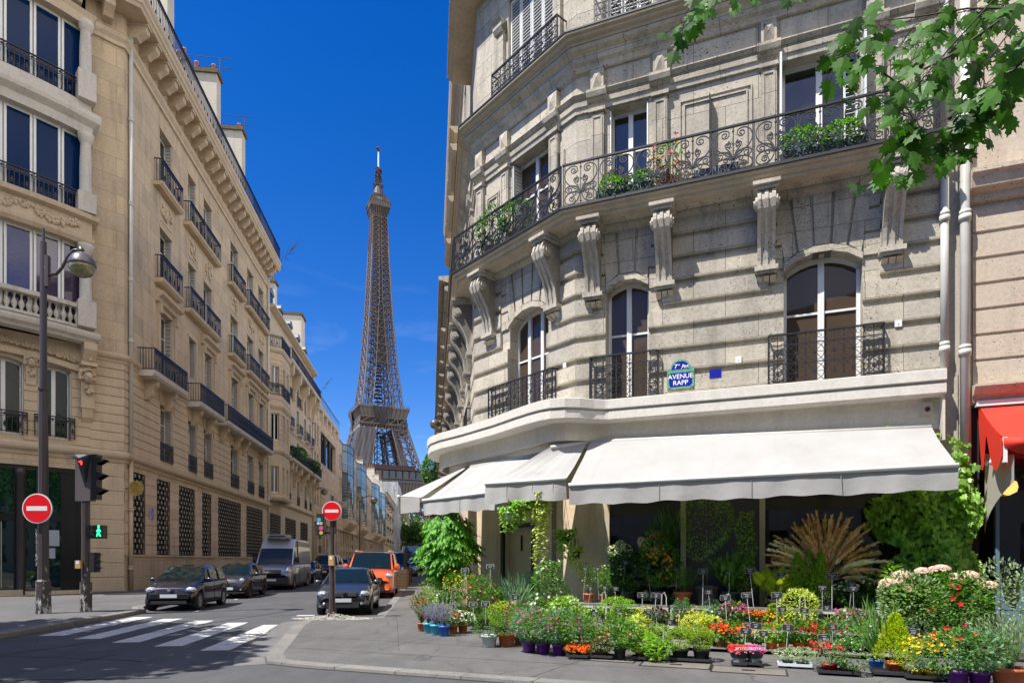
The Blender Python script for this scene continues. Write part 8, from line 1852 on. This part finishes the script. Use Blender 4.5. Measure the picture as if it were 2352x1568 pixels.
balc('yellow-green bush in a terracotta pot at the balcony corner window, right one',CHF,2.1,.4,9.47,(.17,.22,TERRA),.36,.75,800,LD)
balc('leafy bushes on the balcony of the second left house',LS,36,.7,11.62,None,.8,1.6,2600,LG,L=.11,W=.06)
balc('trailing bushes at the far end of the plant-filled balcony',LS,42,.9,11.62,None,.9,1.2,2400,LD,L=.11,W=.06)
balc('low green plants on the balcony of the second left house, nearest end',LS,32.8,.7,11.62,None,.5,1.2,1200,LD,L=.1,W=.06)
balc('green shrubs hanging over the far roof edge right of the tower',STF,70,.9,12.5,None,1.2,3.6,1800,LG,L=.3,W=.2)
# ---- price tags
rr=random.Random(77)
def ptag(x,y,o,l1,l2,desc,style=0,z0=.3,w=.13,h=.085,lean=0):
    s,z=AV.at(x,y,o); t=thing('price_tag',desc,'price tag',AV.P(s,z0,o)); c=math.cos(lean); sn=math.sin(lean)
    m=MB(); AV.bar(m,(s-sn*(z-z0),z0),(s,z),o-.006,.004 if not style else .007); m.build('stick',STK,t)
    F_=AV
    def R2(a,b): return (s+a*c+b*sn, z-a*sn+b*c)
    def plate(W,H,o0,o1,mm,nm):
        pts=[(-W/2,-H/2),(W/2,-H/2),(W/2,H/2),(-W/2,H/2)] if not style else [(-W*.42,-H/2),(W*.42,-H/2),(W/2,-H*.1),(W*.44,H/2),(-W*.44,H/2),(-W/2,-H*.1)]
        m=MB(); AV.poly(m,[R2(a,b) for a,b in pts],o0,o1); m.build(nm,mm,t)
    if style: plate(w*1.035,h*1.06,o,o+.003,STK,'border')
    plate(w,h,o,o+.005,SLT,'board')
    text(t,AV,s,z+h*.2,o+.008,l1,h*.27,STK,shear=.2); text(t,AV,s,z-h*.2,o+.008,l2,h*.42,STK,shear=.2)
TG=[(1345,1306,.62,'Lavandin','10€','black tag above the leftmost herb on the grey bench',0,.8),(1372,1306,.62,'Lavandin','15€','black tag above the second herb on the grey bench',0,.8),(1409,1305,.62,'Laurier','12€','black tag above the slim dark shrub in the black pot',0,.8),
(1436,1291,.7,'Gardenia','15€','black tag above the broad shrub under the cream hydrangeas',0,.8),(1487,1303,.7,'Olivier','22€','black tag left of the little orange tree',0,.8),(1553,1308,.6,'Kumquat','35€','small dark tag at the window edge right of the orange tree',0,.8),
(1615,1311,.85,'Topiaire','35€','white-edged tag before the tall wispy standard tree',1,.75),(1676,1309,.7,'Camelia','15€','white-edged tag in the glossy lance-leaved shrub',1,.8),(1722,1309,.85,'Trachelosp','39€','white-edged tag before the tall vine on a cane',1,.75),(1795,1320,.85,'Hosta','8€','white-edged tag above the lime hosta',1,.75),(1911,1322,.9,'Pelargonium','9€','white-edged tag right of the feathery conifers',1,.75),
(1957,1342,.8,'Geranium','5€','small black tag among the white geraniums',0,.8),(2037,1315,.75,'Geranium','5€','black tag left of the ivy wall, above the magenta geranium',0,.8),
(1356,1351,.95,'Menthe','3€','tilted black tag on a long stick above the lime salad herb',0,.4),(1389,1349,.95,'Basilic','13€','black tag on the grey bench edge below the second herb',0,.4),(1414,1351,.95,'Capillaire','15€','black tag standing over the maidenhair fern',0,.5),
(1475,1366,1.5,'Thym','5€','bright white-edged tag at the upper shelf, left of its bright pair',1,.4),(1507,1367,1.5,'Sauge','6€','brightest white-edged tag over the purple-leaved plant',1,.4),(1627,1359,1.5,'Thuya','12€','black tag on a long stick left of the white-edged strawberry tag',0,.4),(1666,1372,1.6,'Fraisier','8€','white-edged tag above the round-leaved cyclamen',1,.4),(1715,1366,1.6,'Kalanchoe','12€','white-edged tag above the red kalanchoe bouquet',1,.4),
(1364,1408,1.75,'Thym','3€','black tag at the left end of the upper trolley shelf',0,.4),(1420,1399,1.75,'Aphelandra','8€','black tag in front of the maidenhair fern',0,.4),(1378,1423,1.9,'Persil','3,90€','black tag above the tomato canes',0,.15),(1343,1420,1.9,'Menthe','4€','black tag left of the tomato canes',0,.15),(1452,1432,1.9,'Diplodenia','36€','black tag before the broad strawberry-leaved plant',0,.15),
(1488,1403,1.7,'Coreopsis','13€','black tag beside the yellow variegated creeper',0,.4),(1508,1410,1.9,'Origan','6€','white-edged tag under the purple-leaved plant',1,.15),(1496,1434,2.3,'Lierre','8€','tilted black tag rising out of the ivy tray',0,.2),(1560,1400,1.75,'Juniperus','10','black tag reading 10 before the bluish conifers',0,.4),(1538,1428,2.0,'Buxus','37€','dark tag behind the middle box ball',0,.3),(1602,1404,1.75,'Fusain','12€','black tag left of the silvery lavender cotton',0,.4),(1652,1406,1.8,'Impatiens','5€','black tag above the red New Guinea busy lizzie',0,.4),
(1717,1432,2.4,'Kalanchoe','6€','large black tag above the lettered bouquets',0,.3),(1713,1448,2.8,'Begonia','4€','white-edged tag tilted over the red bouquet',1,.25),(1736,1436,2.5,'Oeillet','8€','small white-edged tag over the magenta bouquet',1,.3),(1754,1454,2.6,'Bacopa','8€','tilted tag with pale stick right of the lettered bouquets',0,.2),
(1784,1366,1.6,'Celosie','3€','small white-edged tag above the red and yellow celosia',1,.4),(1797,1398,1.8,'Celosia','10€','black tag leaning in front of the yellow celosia',0,.35),(1847,1401,1.8,'Abelia','18€','black tag under the airy yellow-green shrub',0,.35),(1889,1349,1.0,'Sempervivum','3€','black tag on a long stick left of the white geranium',0,.45),(1899,1395,1.8,'Rosier','5€','slate tag above the succulent rosettes',0,.35),(1960,1351,1.2,'Impatiens','5€','framed black tag above the pink and white busy lizzies',0,.4),
(1810,1440,2.5,'Thym','6€','big white-edged tag over the white tray of dwarf shrubs',1,.2),(1912,1439,2.4,'Oeillet','14€','black tag reading 14 over the red mandevillas',0,.2),(1893,1463,2.9,'Oeillet','4€','small pale tag over the red carnations',1,.25),(1975,1407,1.9,'Skimmia','15€','tilted black tag above the skimmia-like mass',0,.3),(2002,1410,1.9,'Surfinia','8€','framed tag behind the agapanthus',1,.3),(2028,1432,2.3,'Hortensia','15€','white-edged tag leaning over the golden conifer',1,.25),(2035,1362,1.4,'Fuchsia','5€','tilted framed tag by the pale green spire',0,.4),(2064,1418,2.0,'Tagete','7€','black tag before the marigolds beside the spire',0,.3),(2097,1450,2.5,'Cyprès','15€','large pale white-edged tag above the yellow pots',1,.25),(2221,1320,1.8,'Hortensia','35€','black tag reading 35 in the pale pink hydrangea',0,1.3),(2317,1455,2.6,'Romarin','57€','black tag in the rosemary at the right frame edge',0,.4),
(1325,1485,3.0,'Chrysantheme','5€','black tag tilted over the orange chrysanthemums',0,.2),(1262,1441,2.9,'Polygala','18€','black tag reading 18 in the purple-pot polygalas',0,.3),(1184,1370,1.9,'Yucca','25€','white-edged tag above the blue-grey yucca',1,.5),(1241,1310,1.2,'Jasmin','30€','white-edged tag by the shop door, in the white-flowering climber',1,.9)]
for g in TG: ptag(*g[:3],g[3],g[4],g[5],style=g[6],z0=g[7],lean=rr.uniform(-.14,.14),w=.135 if g[6]==0 else .19,h=.088 if g[6]==0 else .1)
def ptag2(x,y,dd,l1,l2,desc,style=1,z0=.3):
    global AV
    keep=AV; O=Vector(((x-CX)/F_PX*dd,dd)); AV=Fr(O,(1,0),(0,-1)); z=(HY-y)/F_PX*dd+CAMH
    t=thing('price_tag',desc,'price tag',(O.x,O.y,z0)); m=MB(); AV.bar(m,(0,z0),(0,z),-.006,.009); m.build('stick',STK,t); W,H=.17,.1
    for k,mm,o0,o1,nm in ((1.14,STK,0,.003,'border'),(1,SLT,0,.005,'board')):
        m=MB(); w_,h_=W*k,H*k; AV.poly(m,[(-w_*.42,z-h_/2),(w_*.42,z-h_/2),(w_/2,z),(w_*.42,z+h_/2),(-w_*.42,z+h_/2),(-w_/2,z)],o0,o1); m.build(nm,mm,t)
    text(t,AV,0,z+H*.2,.008,l1,H*.34,STK); text(t,AV,0,z-H*.2,.008,l2,H*.5,STK); AV=keep
ptag2(1012,1400,13.6,'Lavande','10€','narrow white-edged tag standing in the lavenders'); ptag2(1036,1392,13.9,'Lantana','12€','white-edged tag between the lavenders and the lantana trunk'); ptag2(1115,1386,13.6,'Fuchsia','15€','white-edged tag right of the fuchsia bush'); ptag2(1087,1387,14.2,'Lantana','20€','small dark tag between the lantana and the fuchsia'); ptag2(1068,1309,14.6,'Glycine','45€','dark edged tag high under the wisteria',z0=.9); ptag2(1126,1300,14.8,'Mandevilla','25€','black tag high in the red mandevilla',z0=1.0)
# ------------------------------------------------------------------ overhanging plane tree branches, top right
t=thing('plane_branches','sunlit plane tree branches with big lobed leaves hanging into the top right corner','tree branch',(3.2,4.6,6)); rr=random.Random(61); m=MB(); tw_=MB(); tw_.sm=True; seeds=MB(); seeds.sm=True
def PX(x,y,d): return Vector(((x-CX)/F_PX*d,d,(HY-y)/F_PX*d+CAMH))
def branch(pts,r,n,L,gap=.09):
    P=[PX(*p) for p in pts]; tw_.tube(P,r,5,r*.35)
    for i in range(n):
        u=rr.uniform(.05,1)*(len(P)-1); q=min(len(P)-2,int(u)); c=P[q].lerp(P[q+1],u-q); st=c+Vector((rr.gauss(0,gap),rr.gauss(0,gap*1.6),-abs(rr.gauss(0,gap)))); tw_.beam(c,st,.002,n=3)
        d=Vector((rr.gauss(-.25,.45),rr.gauss(-.1,.35),-1)); nn=Vector((rr.gauss(-.2,.5),-1,rr.gauss(.35,.4))); l=L*rr.uniform(.4,.92); leaf(m,st,d,nn,l,l*.98,2)
branch([(2500,-60,4.2),(2320,30,4.4),(2180,130,4.6),(2060,190,4.8),(1960,120,4.9),(1900,140,5)],.012,50,.19)
branch([(2360,130,4.0),(2290,200,4.3),(2200,260,4.5),(2140,330,4.6),(2050,370,4.7),(1990,400,4.8)],.008,46,.19)
branch([(2340,20,4.6),(2220,20,4.8),(2100,40,5),(2000,50,5.1),(1930,60,5.2)],.008,40,.18)
branch([(2330,60,4.2),(2260,150,4.3),(2260,230,4.4),(2230,280,4.5)],.006,34,.2)
branch([(2300,-20,4),(2200,90,4.2),(2120,180,4.4),(2080,240,4.5),(2110,300,4.6)],.006,34,.2)
branch([(2360,-40,5),(2200,-10,5.2),(2100,60,5.3),(2060,110,5.4)],.006,22,.17)
branch([(2400,-40,4.8),(2300,10,4.9),(2200,30,5),(2120,80,5.1),(2090,150,5.1)],.006,34,.17)
branch([(2420,100,4.3),(2330,150,4.4),(2270,190,4.5),(2240,220,4.5)],.006,24,.17)
branch([(1700,-60,4.6),(1610,-20,4.7),(1575,30,4.8),(1565,90,4.8)],.006,17,.2,.05)
branch([(1760,-70,4.6),(1720,-30,4.7),(1740,5,4.8)],.004,6,.13,.05); branch([(1900,-50,4.6),(1840,-30,4.7),(1800,-10,4.8)],.004,4,.12,.04)
m.build('leaves',LP,t); tw_.build('twigs',TWIG,t)
for (x,y,d) in ((2182,470/1.7415+0,4.6),(2230,150,4.4),(2116,150,4.5)):
    s=MB(); s.sm=True; c=PX(x,y,d); s.lathe(c,[(.004,-.018),(.014,-.01),(.018,0),(.014,.01),(.004,.018)],n=8); s.build('seed_ball',TWIG,t)

flush_text()
